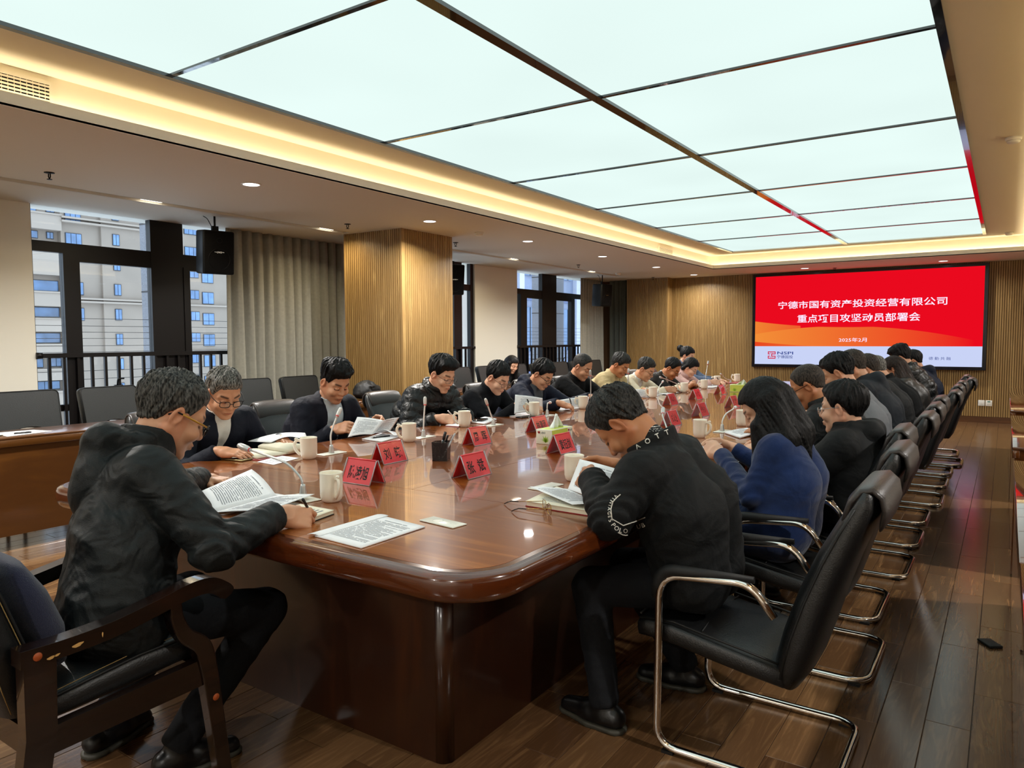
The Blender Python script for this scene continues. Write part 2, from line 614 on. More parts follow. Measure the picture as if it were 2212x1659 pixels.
sb.build('light_slot', M_soffit, CE)

# --- the luminous ceiling: opal panels in a black frame
M_panel = emit('opal_panel', (0.80, 0.965, 0.925), 1.0, 0.14, 0.9)
LC = thing('luminous_ceiling', 'large luminous ceiling of white opal panels in a black grid above the conference table', 'ceiling light', (PX[1], 5.6, ZC))
def at_(o, mb, name, mat):
    q = mb.build(name, mat, o)
    q.matrix_parent_inverse = Matrix.Translation(-o.location)
    return q
for i in range(2):
    for j in range(8):
        q = MB().box(PX[i], PX[i + 1], PY[j], PY[j + 1], ZC + 0.002, ZC + 0.006)
        at_(LC, q, 'light_panel', M_panel)
for j in range(1, 8):
    at_(LC, MB().box(PX[0], PX[2], PY[j] - 0.014, PY[j] + 0.014, ZC - 0.010, ZC + 0.001), 'cross_bar', M_black)
at_(LC, MB().box(PX[1] - 0.032, PX[1] + 0.032, PY[0], PY[-1], ZC - 0.018, ZC + 0.001), 'centre_bar', M_black)
for x in (PX[0], PX[2]):
    at_(LC, MB().box(x - 0.02, x + 0.02, PY[0], PY[-1], ZC - 0.018, ZC + 0.001), 'edge_bar', M_black)
for y in (PY[0], PY[-1]):
    at_(LC, MB().box(PX[0], PX[2], y - 0.012, y + 0.012, ZC - 0.014, ZC + 0.001), 'edge_bar', M_cream)

# --- downlights and slot spots
M_lamp = emit('lamp_face', (1.0, 0.95, 0.93), 4.0)
DL = [(-4.90, 1.55), (-4.90, 3.64), (-4.93, 5.80), (-4.94, 7.67), (-4.95, 9.71), (-4.945, 11.69), (-4.95, 13.5), (-2.94, 13.45), (-0.865, 13.5), (1.4, 2.0), (1.4, 5.0), (1.4, 8.0), (1.4, 11.0), (-4.9, -0.6), (-2.2, -2.2), (-0.2, -2.2)]
DLAB = ['second downlight from the window column, above the window seats', 'downlight nearest the slatted window column', 'downlight just beyond the slatted window column', 'third downlight from the far wall in the soffit by the windows', 'second downlight from the far wall in the soffit by the windows', 'round white downlight at the corner of soffits by the windows', 'round white downlight over one end of the screen', 'round white downlight over the other end of the screen']
DLAB_UNSEEN = {0: 'unseen downlight above the side desk by the bare wall', 9: 'unseen downlight beyond the aisle, level with the armchair corner', 10: 'unseen downlight beyond the aisle, level with the second side desk', 11: 'unseen downlight beyond the aisle, level with the pink coat', 12: 'unseen downlight beyond the aisle nearest the far wall', 13: 'unseen downlight above the near end of the window wall', 14: 'unseen downlight behind the wooden armchair', 15: 'unseen downlight behind the camera by the aisle'}  # unseen downlights outside the view, kept for the light they add
PROTO = None
for k, (x, y) in enumerate(DL):
    lab = DLAB[k - 1] if 1 <= k <= 8 else DLAB_UNSEEN[k]
    if PROTO is None:
        PROTO = thing('downlight', lab, 'downlight', (x, y, ZS), 0, 'round ceiling downlights')
        MB().lathe([(0.075, 0.0), (0.075, -0.006), (0.062, -0.004), (0.062, 0.0)], n=28).build('trim_ring', M_whiteplastic, PROTO)
        MB().lathe([(0.0, -0.0035), (0.062, -0.0035)], n=28).build('lamp', M_lamp, PROTO)
    else:
        c = copy_tree(PROTO, loc=(x, y, ZS))
        c['label'] = lab
    area_light('downlight_lamp', (x, y, ZS - 0.012), (0, 0, 0), 0.11, 0.11, 26 if y > 13 else 58, (1.0, 0.97, 0.92), True, 155)
M_lamp2 = emit('slot_lamp_face', (1.0, 0.92, 0.75), 9.0)
for k, (y, lab) in enumerate(((3.62, 'narrow spotlight in the ceiling slot above the large window'), (5.62, 'narrow spotlight in the ceiling slot beside the slatted column'), (9.35, 'narrow spotlight in the ceiling slot above the white pier'), (11.9, 'narrow spotlight in the ceiling slot near the far curtain'))):
    t = thing('slot_spotlight', lab, 'spotlight', ((SX0 + SX1) / 2, y, ZS + 0.02), 0, 'spotlights in the ceiling slot')
    MB().rbox(-0.045, 0.045, -0.11, 0.11, 0.0, 0.06, 0.008, 2).build('housing', M_whiteplastic, t)
    MB().box(-0.035, 0.035, -0.095, 0.095, -0.004, -0.001).build('lamp', M_lamp2, t)
    area_light('slot_lamp', ((SX0 + SX1) / 2, y, ZS + 0.008), (0, 0, 0), 0.06, 0.18, 9, (1.0, 0.84, 0.55), False, 150)

# sprinklers, smoke detectors, vents
def sprinkler(loc, lab):
    t = thing('fire_sprinkler', lab, 'sprinkler', loc, 0, 'sprinklers in the soffit')
    MB().lathe([(0.034, 0.0), (0.034, -0.004), (0.012, -0.008)], n=18).build('escutcheon', M_blackplastic, t)
    MB().tube([(0.012, 0, -0.006), (0.014, 0, -0.03), (0.0, 0, -0.045), (-0.014, 0, -0.03), (-0.012, 0, -0.006)], 0.004, 6).build('frame', M_blackplastic, t)
    MB().lathe([(0.0, -0.046), (0.018, -0.047), (0.018, -0.050), (0.0, -0.050)], n=14).build('deflector', M_blackplastic, t)
for (x, y), lab in zip(((-5.74, 2.56), (-5.745, 5.44), (-5.74, 7.245), (-5.82, 10.56), (-5.82, 13.6), (-2.5, 13.7)), ('fire sprinkler above the large window', 'fire sprinkler in front of the slatted column', 'fire sprinkler behind the slatted column', 'fire sprinkler above the far windows', 'fire sprinkler at the far slatted column', 'fire sprinkler above the screen')):
    sprinkler((x, y, ZS), lab)
def smoke(loc, lab):
    t = thing('smoke_detector', lab, 'smoke detector', loc, 0, 'ceiling smoke detectors')
    MB().lathe([(0.052, 0.0), (0.052, -0.018), (0.046, -0.022)], n=22).build('base', M_whiteplastic, t)
    MB().lathe([(0.042, -0.022), (0.042, -0.034), (0.03, -0.042), (0.0, -0.043)], n=22).build('sensor_head', M_whiteplastic, t)
for l, lab in (((0.0, 6.52, ZC), 'white smoke detector on the upper ceiling nearer the camera'), ((-0.012, 12.3, ZC), 'white smoke detector on the upper ceiling near the screen'), ((-4.984, 6.72, ZS), 'white smoke detector in the soffit beside the slatted column'), ((-5.95, 12.3, ZS), 'white smoke detector in the soffit near the far curtain')):
    smoke(l, lab)
def vent(y0, y1, z0, z1, lab):
    x = TX0 - G
    t = thing('air_vent', lab, 'vent', (x, y0, z0))
    L, Hh = y1 - y0, z1 - z0
    fr = MB()
    w = 0.02
    fr.box(0, 0.012, 0, L, 0, w).box(0, 0.012, 0, L, Hh - w, Hh).box(0, 0.012, 0, w, w, Hh - w).box(0, 0.012, L - w, L, w, Hh - w)
    fr.build('vent_frame', M_cream, t)
    MB().box(0.001, 0.003, w, L - w, w, Hh - w).build('duct_opening', M_blackplastic, t)
    n = 5
    for i in range(n):
        z = w + (Hh - 2 * w) * (i + 0.5) / n
        MB().box(0.003, 0.010, w, L - w, z - 0.005, z + 0.004).build('slat', M_cream, t)
    vb = MB()
    for i in range(1, int(L / 0.03)):
        vb.box(0.003, 0.005, i * 0.03 - 0.002, i * 0.03 + 0.002, w, Hh - w)
    vb.build('grille', M_cream, t)
vent(1.35, 1.99, 2.665, 2.80, 'large cream air vent in the cove wall, white slats')
vent(10.45, 11.0, 2.67, 2.79, 'small cream air vent in the cove wall near the screen')

# --- windows
def window(name, yy, bars_y, bars_z, panes, xo=XW - 0.10, d=0.07):
    """bars_y: (y0,y1,z0,z1) uprights and rails; panes the same"""
    w = struct(MB().box(xo, xo + d, bars_y[0][0], bars_y[0][1], bars_y[0][2], bars_y[0][3]).build(name, M_winframe))
    for y0, y1, z0, z1 in bars_y[1:]:
        MB().box(xo - 0.01, xo + d, y0, y1, z0, z1).build('mullion', M_winframe, w)
    for y0, y1, z0, z1 in bars_z:
        MB().box(xo, xo + d - 0.006, y0, y1, z0, z1).build('transom', M_winframe, w)
    for y0, y1, z0, z1 in panes:
        MB().box(xo + 0.03, xo + 0.036, y0, y1, z0, z1).build('pane', M_pane, w)
    return w
def handle(w, y, z, xo=XW - 0.03):
    m = MB()
    m.box(xo, xo + 0.02, y - 0.02, y + 0.06, z, z + 0.03)
    m.tube(fillet([(xo + 0.03, y, z + 0.03), (xo + 0.04, y, z + 0.09), (xo + 0.04, y + 0.06, z + 0.09)], 0.02, 3), 0.008, 6)
    m.build('handle', M_blackplastic, w)
ZT0, ZT1 = 2.19, 2.285
w1 = window('window_1', None,
    [(3.005, 3.03, 0.25, 2.6), (3.283, 3.427, 0.25, ZT0), (4.115, 4.20, 0.25, 2.6), (4.20, 4.40, 0.25, 2.6), (4.40, 4.467, 0.25, 2.6), (5.60, 5.70, 0.25, 2.6), (5.82, 5.9, 0.25, 2.6)],
    [(3.02, 5.9, ZT0, ZT1), (3.427, 4.115, 2.12, ZT0), (3.427, 4.115, 0.80, 0.93), (4.467, 5.60, 2.12, ZT0), (4.467, 5.60, 0.80, 0.93), (3.02, 5.9, 0.25, 0.33), (3.02, 3.427, 0.74, 0.80)],
    [(3.03, 4.115, ZT1, 2.6), (4.467, 5.60, ZT1, 2.6), (3.03, 3.283, 0.33, ZT0), (3.427, 4.115, 0.93, 2.12), (4.467, 5.60, 0.93, 2.12), (3.427, 4.115, 0.33, 0.80), (4.467, 5.60, 0.33, 0.80), (5.70, 5.82, 0.33, 2.6)])
MB().box(XW - 0.045, XW - 0.02, 4.46, 4.53, 0.9, 2.15).build('casement_stile', M_winframe, w1)
handle(w1, 3.72, 0.93)
w2 = window('window_2', None,
    [(9.42, 9.50, 0.25, 2.6), (9.00, 9.20, 0.25, 2.6), (7.0, 7.1, 0.25, 2.6), (8.2, 8.45, 0.25, 2.6)],
    [(7.1, 9.42, ZT0 - 0.02, ZT1 - 0.02), (7.1, 9.42, 0.80, 0.93), (7.1, 9.42, 0.25, 0.33)],
    [(7.1, 8.2, ZT1, 2.6), (8.45, 9.0, ZT1, 2.6), (9.2, 9.42, ZT1, 2.6), (7.1, 8.2, 0.93, ZT0), (8.45, 9.0, 0.93, ZT0), (9.2, 9.42, 0.93, ZT0), (7.1, 9.42, 0.33, 0.80)])
w3 = window('window_3', None,
    [(10.735, 10.75, 0.25, 2.6), (10.90, 11.10, 0.25, ZT0), (11.62, 11.72, 0.25, 2.6), (11.72, 12.0, 0.25, 2.6), (12.0, 12.14, 0.25, 2.6), (13.5, 13.6, 0.25, 2.6), (12.72, 12.86, 0.25, ZT0)],
    [(10.75, 13.5, ZT0, ZT1), (11.10, 11.62, 2.13, ZT0), (12.14, 12.72, 2.13, ZT0), (10.9, 11.62, 0.80, 0.93), (12.14, 12.72, 0.80, 0.93), (10.75, 13.5, 0.25, 0.33)],
    [(10.75, 11.62, ZT1, 2.6), (12.14, 13.5, ZT1, 2.6), (10.75, 10.90, 0.33, ZT0), (11.10, 11.62, 0.93, 2.13), (12.14, 12.72, 0.93, 2.13), (11.10, 11.62, 0.33, 0.80), (12.14, 12.72, 0.33, 0.80), (12.86, 13.5, 0.33, ZT0)])
handle(w3, 12.35, 0.93)
def railing(y0, y1, lab, step=0.1245, first=0.09):
    t = thing('window_railing', lab, 'railing', (XW - 0.015, y0, 0), 0, 'safety railings across the windows')
    L = y1 - y0
    MB().box(-0.02, 0.03, 0, L, 1.235, 1.275).build('top_rail', M_winframe, t)
    MB().box(-0.01, 0.02, 0, L, 0.36, 0.39).build('bottom_rail', M_winframe, t)
    for y in (0.03, L - 0.03):
        MB().lathe([(0.03, 0), (0.03, 0.05)], n=14, M=Matrix.Translation((0.01, y, 1.255)) @ Matrix.Rotation(PI / 2, 4, 'X')).build('wall_bracket', M_winframe, t)
    y = first
    bal = None
    while y < L - 0.03:
        if bal is None:
            bal = MB().box(-0.008, 0.018, -0.012, 0.012, 0.39, 1.235).build('baluster', M_winframe, t, (0, y, 0))
        else:
            c = bal.copy(); COL.objects.link(c); c.location = (0, y, 0)
        y += step
railing(3.03, 5.9, 'black safety railing across the large window beside the bare wall')
railing(7.05, 9.49, 'black safety railing ending at the white pier, seen past the slatted column')
railing(10.75, 13.5, 'black safety railing across the far window beside the far curtain')
# thin drying wires just outside the windows
for y0, y1, lab in ((3.03, 5.85, 'thin wires strung outside the large window'), (10.75, 13.4, 'thin wires strung outside the far window')):
    t = thing('wire_guard', lab, 'wires', (XW - 0.16, y0, 0), 0)
    for z in (1.28, 1.34, 1.41, 1.47, 1.53, 1.60, 1.02, 1.10):
        MB().tube([(0, 0, z), (0, y1 - y0, z)], 0.0025, 5).build('wire', M_winframe, t)

# --- curtains
M_curtain = plain('grey_curtain', '#98968b', 0.9, var=0.07, vscale=30, bump=0.15, bscale=300, sheen=0.25)
M_curtain2 = plain('green_grey_curtain', '#5b625c', 0.9, var=0.07, vscale=30, sheen=0.2)
def curtain(y0, y1, x, lab, seed, mat, z0=0.02, z1=ZS, amp=0.035, pitch=0.125, lean=0.0):
    rg = np.random.RandomState(seed)
    n = int((y1 - y0) / pitch * 14)
    s = np.linspace(0, 1, n)
    zz = np.linspace(0, 1, 22)
    ph = np.cumsum(rg.uniform(0.7, 1.3, n)) * (2 * PI * (y1 - y0) / pitch / n)
    a = amp * (0.6 + 0.6 * np.interp(s * 9, np.arange(10), rg.rand(10)))
    V = []
    for t in zz:
        f = 0.75 + 0.45 * t
        sway = 0.018 * np.sin(s * 21 + 2.2 * t + seed) * t
        xx = x + a * f * np.sin(ph) + 0.25 * a * np.sin(2 * ph + 1 + 3 * t) + sway * 0.6
        yy = y0 + (y1 - y0) * s + sway - lean * (t ** 1.5) * (1 - s) ** 3
        V.append(np.stack([xx, yy, np.full(n, z1 + (z0 - z1) * t)], 1))
    V = np.concatenate(V)
    m = len(zz)
    i, j = np.meshgrid(np.arange(m - 1), np.arange(n - 1), indexing='ij')
    q = (i * n + j).ravel()
    F = np.stack([q, q + 1, q + n + 1, q + n], 1)
    o = link('curtain', mesh_np('curtain', V, F), mat)
    md = o.modifiers.new('cloth_thickness', 'SOLIDIFY'); md.thickness = 0.003
    return tag(o, lab, 'curtain')
curtain(4.86, 6.55, -7.02, 'grey curtain gathered between the large window and the slatted column', 3, M_curtain, pitch=0.135, amp=0.045)
curtain(12.84, 13.8, -7.04, 'grey curtain gathered beside the far window', 5, M_curtain, pitch=0.10)
o = curtain(0.0, 0.45, 0.0, 'dark green grey curtain hanging across the far corner', 8, M_curtain2, pitch=0.11)
o.location = (-6.49, 13.93, 0); o.rotation_euler = (0, 0, PI / 2)

# --- loudspeakers hung from the soffit
M_grille = plain('speaker_grille', '#030304', 0.65, bump=0.6, bscale=700, spec=0.15)
def speaker(loc, rz, tilt, lab, s=1.0, logo=True):
    t = thing('loudspeaker', lab, 'speaker', loc, rz, 'wall loudspeakers by the windows')
    M = Matrix.Rotation(tilt, 4, 'Y')
    pts = [(-0.10, -0.16), (0.12, -0.16), (0.12, 0.16), (-0.10, 0.16), (-0.16, 0.10), (-0.16, -0.10)]
    MB().rbox(-0.13, 0.11, -0.15 * s, 0.15 * s, -0.215 * s, 0.205 * s, 0.02, 3, M).build('cabinet', M_blackplastic, t)
    MB().rbox(0.10, 0.122, -0.14 * s, 0.14 * s, -0.205 * s, 0.195 * s, 0.01, 2, M).build('grille', M_grille, t)
    MB().tube([M @ Vector((0.1225, 0.10 * math.cos(a) * s, -0.07 * s + 0.10 * math.sin(a) * s)) for a in np.linspace(0, 2 * PI, 28)[:-1]], 0.003, 5, True).build('woofer_ring', M_blackplastic, t)
    MB().tube([M @ Vector((0.1225, 0.024 * math.cos(a) * s, 0.11 * s + 0.024 * math.sin(a) * s)) for a in np.linspace(0, 2 * PI, 18)[:-1]], 0.002, 5, True).build('tweeter_ring', M_blackplastic, t)
    if logo:
        V, F = text_mesh('Mosanly' if False else 'JBsonic' if False else '~ovn~', 0.035)
        V = [M @ Vector((0.124, v[0], v[1])) for v in V]
        MB().add(V, F).build('emblem', M_chrome, t)
    b = MB().box(-0.02, 0.02, -0.03, 0.03, 0.20 * s, 0.25 * s)
    b.tube([(0.0, 0, 0.22 * s), (0, 0, ZS - loc[2])], 0.010, 6)
    b.tube(fillet([(-0.02, 0.0, 0.2 * s), (-0.03, -0.06, ZS - loc[2] - 0.02), (-0.03, -0.10, ZS - loc[2])], 0.03, 3), 0.004, 5)
    b.build('bracket', M_blackplastic, t)
speaker((-6.45, 4.36, 2.25), -0.30, 0.10, 'black loudspeaker hanging in front of the large window')
speaker((-6.45, 8.05, 2.23), -0.55, 0.12, 'black loudspeaker partly hidden behind the slatted column', 1.0)
speaker((-6.40, 12.55, 2.22), -0.25, 0.06, 'black loudspeaker hanging in front of the far curtain')

# --- screen
SCX0, SCX1, SCZ0, SCZ1 = -3.975, -0.262, 0.852, 2.573
YS = YF - 0.09
SC = thing('display_screen', 'large red presentation screen with white writing in a black frame', 'screen', ((SCX0 + SCX1) / 2, YF - 0.012, SCZ0))
def onscreen(mb, name, mat, par=None):
    q = mb.build(name, mat, par or SC)
    if par is None or par is SC:
        q.matrix_parent_inverse = Matrix.Translation(-SC.location)
    return q
MB().box(0, 0, 0, 0, 0, 0)
fw = 0.052
fr = MB()
fr.box(SCX0, SCX1, YS, YF - 0.0125, SCZ0, SCZ0 + fw).box(SCX0, SCX1, YS, YF - 0.0125, SCZ1 - fw * 0.9, SCZ1)
fr.box(SCX0, SCX0 + fw, YS, YF - 0.0125, SCZ0 + fw, SCZ1 - fw * 0.9).box(SCX1 - fw, SCX1, YS, YF - 0.0125, SCZ0 + fw, SCZ1 - fw * 0.9)
onscreen(fr, 'screen_frame', plain('screen_bezel', '#0c0a14', 0.2))
A0, A1, B0, B1 = SCX0 + fw, SCX1 - fw, SCZ0 + fw, SCZ1 - fw * 0.9
DX, DZ = A1 - A0, B1 - B0
yp = YS + 0.012
zs_ = B0 + DZ * 0.205
onscreen(MB().box(A0, A1, yp, YF - 0.013, zs_, B1), 'red_panel', emit('screen_red', '#ea0a1e', 1.0))
onscreen(MB().box(A0, A1, yp, YF - 0.013, B0, zs_), 'white_panel', emit('screen_white', '#c9d3f6', 1.0))
def su(u, v): return (A0 + DX * u, zs_ + (B1 - zs_) * v)
def screen_gradient():
    m = bpy.data.materials.new('screen_wave')
    m.use_nodes = True
    nt = m.node_tree
    nt.nodes.clear()
    out_ = N(nt, 'ShaderNodeOutputMaterial'); e = N(nt, 'ShaderNodeEmission'); at = N(nt, 'ShaderNodeVertexColor')
    at.layer_name = 'tint'
    nt.links.new(at.outputs['Color'], e.inputs[0]); nt.links.new(e.outputs[0], out_.inputs[0])
    return m
M_wave = screen_gradient()
def wave(fn0, fn1, u0, u1, k, c0, c1, name):
    us = np.linspace(u0, u1, 48)
    V = [(su(u, fn0(u))[0], yp - 0.0012 * k, su(u, fn0(u))[1]) for u in us] + [(su(u, fn1(u))[0], yp - 0.0012 * k, su(u, fn1(u))[1]) for u in us]
    q = MB().add(V, [(i, i + 1, 48 + i + 1, 48 + i) for i in range(47)])
    onscreen(q, name, M_wave)
    me = bpy.data.objects[-1] if False else [o for o in SC.children if o.data.materials[0] == M_wave][-1].data
    ca = me.color_attributes.new('tint', 'FLOAT_COLOR', 'POINT')
    c0, c1 = hexc(c0), hexc(c1)
    for i in range(96):
        t = ((us[i % 48] - u0) / (u1 - u0)) ** 0.9
        ca.data[i].color = tuple(c0[j] * (1 - t) + c1[j] * t for j in range(3)) + (1,)
cA = lambda u: 0.36 - 0.42 * u + 0.44 * u * u          # falls from the frame, flattens, rises again
cB = lambda u: 0.175 + 0.50 * u - 0.62 * u * u           # arches over
cC = lambda u: 0.065 - 0.28 * u + 0.2 * u * u
RED = '#ea0a1e'
wave(lambda u: cA(u), lambda u: max(cA(u), cB(u)), 0.235, 0.74, 1, '#e31a20', RED, 'wave')
wave(lambda u: 0.0, lambda u: min(cA(u), cB(u)) if u < 0.74 else max(0.0, cB(u)), 0, 0.97, 2, '#f39038', RED, 'wave')
wave(lambda u: cB(u), lambda u: cA(u), 0, 0.225, 3, '#f08432', '#ee5a2c', 'wave')
wave(lambda u: 0.0, lambda u: max(0.0, cC(u)), 0, 0.28, 4, '#e8431f', '#ee6a2c', 'wave')
M_stxt = emit('screen_text', '#efe6ff', 1.15)
M_sblue = emit('screen_text_blue', '#2a3f8c', 1.0)
M_sred = emit('screen_logo_red', '#d2183c', 1.0)
def stext(s, u, v, w, h, mat, bold, name='lettering', full=False, spacing=1.0, k=4):
    V, F = text_mesh(s, 1.0, 1.0, bold, spacing=spacing)
    V = np.array(V)
    mn, mx = V.min(0), V.max(0)
    x0, z0 = (A0 + DX * u, B0 + DZ * v)
    V2 = [(x0 + (p[0] - (mn[0] + mx[0]) / 2) * (w * DX / (mx[0] - mn[0])), yp - 0.0012 * k, z0 + (p[1] - (mn[1] + mx[1]) / 2) * (h * DZ / (mx[1] - mn[1]))) for p in V]
    onscreen(MB().add(V2, F), name, mat)
stext('宁德市国有资产投资经营有限公司', 0.487, 0.668, 0.745, 0.085, M_stxt, 0.010)
stext('重点项目攻坚动员部署会', 0.482, 0.513, 0.545, 0.09, M_stxt, 0.010)
stext('2025年2月', 0.468, 0.275, 0.125, 0.046, M_stxt, 0.004)
stext('NSPI', 0.153, 0.128, 0.078, 0.033, M_sblue, 0.012)
stext('宁德国投', 0.152, 0.085, 0.078, 0.036, M_sblue, 0.004)
stext('宁心致远  德勤共融', 0.78, 0.082, 0.20, 0.032, M_sblue, 0.0, spacing=1.5)
lg = MB()
lx, lz, ls = A0 + DX * 0.086, B0 + DZ * 0.104, DX * 0.0195
y_ = yp - 0.005
def lrect(a, b, c, d): lg.add([(lx + a * ls, y_, lz + c * ls), (lx + b * ls, y_, lz + c * ls), (lx + b * ls, y_, lz + d * ls), (lx + a * ls, y_, lz + d * ls)], [(0, 1, 2, 3)])
for s in (1, -1):
    lrect(-1, 1, *sorted((s * 0.95, s * 0.72)))
    lrect(-1, -0.78, *sorted((s * 0.72, s * 0.18)))
    lrect(0.78, 1, *sorted((s * 0.72, s * 0.18)))
    lrect(-0.78, -0.4, *sorted((s * 0.38, s * 0.18)))
    lrect(-0.1, 0.78, *sorted((s * 0.38, s * 0.18)))
    lrect(-0.45, 0.5, *sorted((s * 0.55, s * 0.45)))
lrect(-0.12, 0.12, -0.2, 0.2)
onscreen(lg, 'emblem', M_sred)

# --- switches on the far wall
for x, lab, grn in ((-0.304, 'white wall switch plate, the one nearer the screen', False), (-0.203, 'white wall thermostat plate with small green display', True)):
    t = thing('switch_plate', lab, 'switch', (x, YF - 0.0125, 0.32))
    MB().rbox(-0.045, 0.045, -0.010, 0, -0.046, 0.046, 0.004, 2).build('cover_plate', M_whiteplastic, t)
    if grn:
        MB().box(-0.02, 0.02, -0.012, -0.0095, 0.018, 0.032).build('display', plain('lcd_green', '#2f7a63', 0.3), t)
    for i in range(3):
        MB().box(-0.018 + 0.018 * i - 0.005, -0.018 + 0.018 * i + 0.005, -0.0115, -0.0095, -0.022, -0.014).build('button', plain('grey_button', '#b9b6ac', 0.4), t)

# --- outside: the apartment tower across the street, our own stone pilasters, a tiled block
M_render = plain('cream_render', '#93887c', 0.85, var=0.05, vscale=0.4)
M_render2 = plain('cream_band', '#a1968a', 0.8)
M_bglass = plain('far_window_glass', '#5d7fa8', 0.12, spec=0.8, var=0.35, vscale=0.6)
M_bframe = plain('far_window_frame', '#2c3540', 0.5)
def W(y, z, X): return y * X / -30.0, 1.38 + (z - 1.38) * X / -30.0
TB = thing('apartment_tower', 'cream apartment tower with blue tinted windows seen through the large window', 'building', (-90, 45, -25))
def out(mb, name, mat, par=None):
    q = mb.build(name, mat, par or TB)
    if par is None:
        q.matrix_parent_inverse = Matrix.Translation(-TB.location)
    return q
def blk(name, y0, y1, z0, z1, Xa, Xb, mat, ref=-30):
    a, b = y0 * 3, y1 * 3
    c, d = 1.38 + (z0 - 1.38) * 3, 1.38 + (z1 - 1.38) * 3
    return out(MB().box(Xa, Xb, a, b, c, d), name, mat)
blk('wall', 9.0, 13.85, -8, 9, -96, -91.2, M_render)
blk('wall', 13.75, 15.2, -8, 9, -96, -90.4, M_render)
blk('wall', 15.2, 17.9, -8, 9, -96, -90.0, M_render)
blk('wall', 17.9, 24, -8, 9, -98, -91.0, M_render)
for z0, z1 in ((5.60, 6.22), (3.9, 4.95), (2.72, 3.28), (1.75, 2.30), (0.78, 1.30), (-0.1, 0.36), (-1.1, -0.5)):
    blk('balcony_band', 9.0, 13.72, z0, z1, -91.2, -89.9, M_render2)
    blk('band_moulding', 9.0, 13.74, z1 - 0.06, z1, -89.9, -89.75, M_render2)
for z in (6.10, 5.95, 3.02, 2.90):
    blk('cornice', 13.7, 17.9, z, z + 0.07, -90.4, -89.6, M_render2)
for z in (5.0, 2.95, 0.9):
    blk('cornice', 17.9, 24, z, z + 0.07, -91.0, -90.6, M_render2)
def bwin(y0, y1, z0, z1, X, n=2):
    a, b = y0 * 3, y1 * 3
    c, d = 1.38 + (z0 - 1.38) * 3, 1.38 + (z1 - 1.38) * 3
    f = out(MB().box(X, X + 0.10, a, b, c, d), 'window', M_bframe)
    e = 0.07
    w = (b - a - e) / n
    for i in range(n):
        out(MB().box(X + 0.10, X + 0.13, a + e + i * w, a + i * w + w, c + e, d - e), 'pane', M_bglass, f)
for y0, y1, z0, z1, n in ((12.5, 13.03, 6.27, 6.6, 2), (13.36, 13.67, 6.3, 6.57, 1), (12.5, 13.05, 5.27, 5.56, 2), (13.35, 13.6, 5.3, 5.56, 1), (11.9, 13.7, 3.30, 3.72, 5), (11.9, 13.7, 2.32, 2.70, 5), (11.9, 13.7, 1.33, 1.72, 5), (12.4, 13.05, 0.4, 0.74, 2), (13.3, 13.7, 0.42, 0.76, 2), (12.5, 13.61, -0.45, -0.12, 3)):
    bwin(y0, y1, z0, z1, -91.2)
for z0, z1 in ((6.02, 6.55), (5.1, 5.58), (3.2, 3.7), (2.2, 2.7)):
    bwin(13.9, 14.5, z0, z1, -90.4, 3)
for k in range(9):
    z0 = 6.25 - k * 1.003
    bwin(15.63, 15.91, z0, z0 + 0.46, -90.0, 2)
for k in range(9):
    z0 = 6.12 - k * 0.955
    bwin(18.95, 19.6, z0, z0 + 0.41, -91.0, 3)
    bwin(19.75, 20.33, z0 - 0.19, z0 + 0.35, -91.0, 2)
    bwin(21.2, 21.8, z0, z0 + 0.41, -91.0, 2)
M_granite = plain('grey_granite', '#7d7f86', 0.7, var=0.35, vscale=140, bump=0.2, bscale=140)
for k, (y0, y1, xa, xb) in enumerate(((4.64, 4.97, -8.3, -8.0), (10.74, 11.0, -8.42, -8.2), (13.416, 14.2, -8.54, -8.2))):
    p = struct(MB().box(xa, xb, y0, y1, -6, 6).build('trim_%d' % (k + 1), M_granite))
    for z in (-0.6, 0.95, 1.95, 2.72):
        MB().box(xa - 0.002, xb + 0.002, y0 - 0.003, y1, z - 0.008, z + 0.008).build('joint', M_gap, p)
# tiled block at right angles across the courtyard, seen through the far windows
M_btile = plain('blue_grey_tile', '#7f8ba6', 0.35, var=0.15, vscale=1.2)
M_wtile = plain('white_tile_strip', '#c3c8d6', 0.4, var=0.08, vscale=2)
E = thing('tiled_office_block', 'blue grey tiled office block seen through the far windows', 'building', (-16.4, 25, -12))
def oe(mb, name, mat):
    q = mb.build(name, mat, E)
    q.matrix_parent_inverse = Matrix.Translation(-E.location)
oe(MB().box(-18, -16.3, 18, 34, -12, 14), 'wall', M_btile)
y = 18.2
k = 0
while y < 32:
    oe(MB().box(-16.3, -16.1, y, y + 0.35, -12, 14), 'pilaster', M_wtile)
    for z in (-6.2, -3.1, 0.0, 3.1, 6.2):
        f = MB().box(-16.3, -16.22, y + 0.55, y + 1.35, z + 0.9, z + 2.7)
        oe(f, 'window', M_bglass)
        oe(MB().box(-16.3, -16.2, y + 0.35, y + 1.55, z - 0.1, z + 0.25), 'spandrel', plain('spandrel_blue', '#5f6a94', 0.4))
        oe(MB().box(-16.22, -16.20, y + 0.93, y + 0.97, z + 0.9, z + 2.7), 'mullion', M_bframe)
    y += 1.55
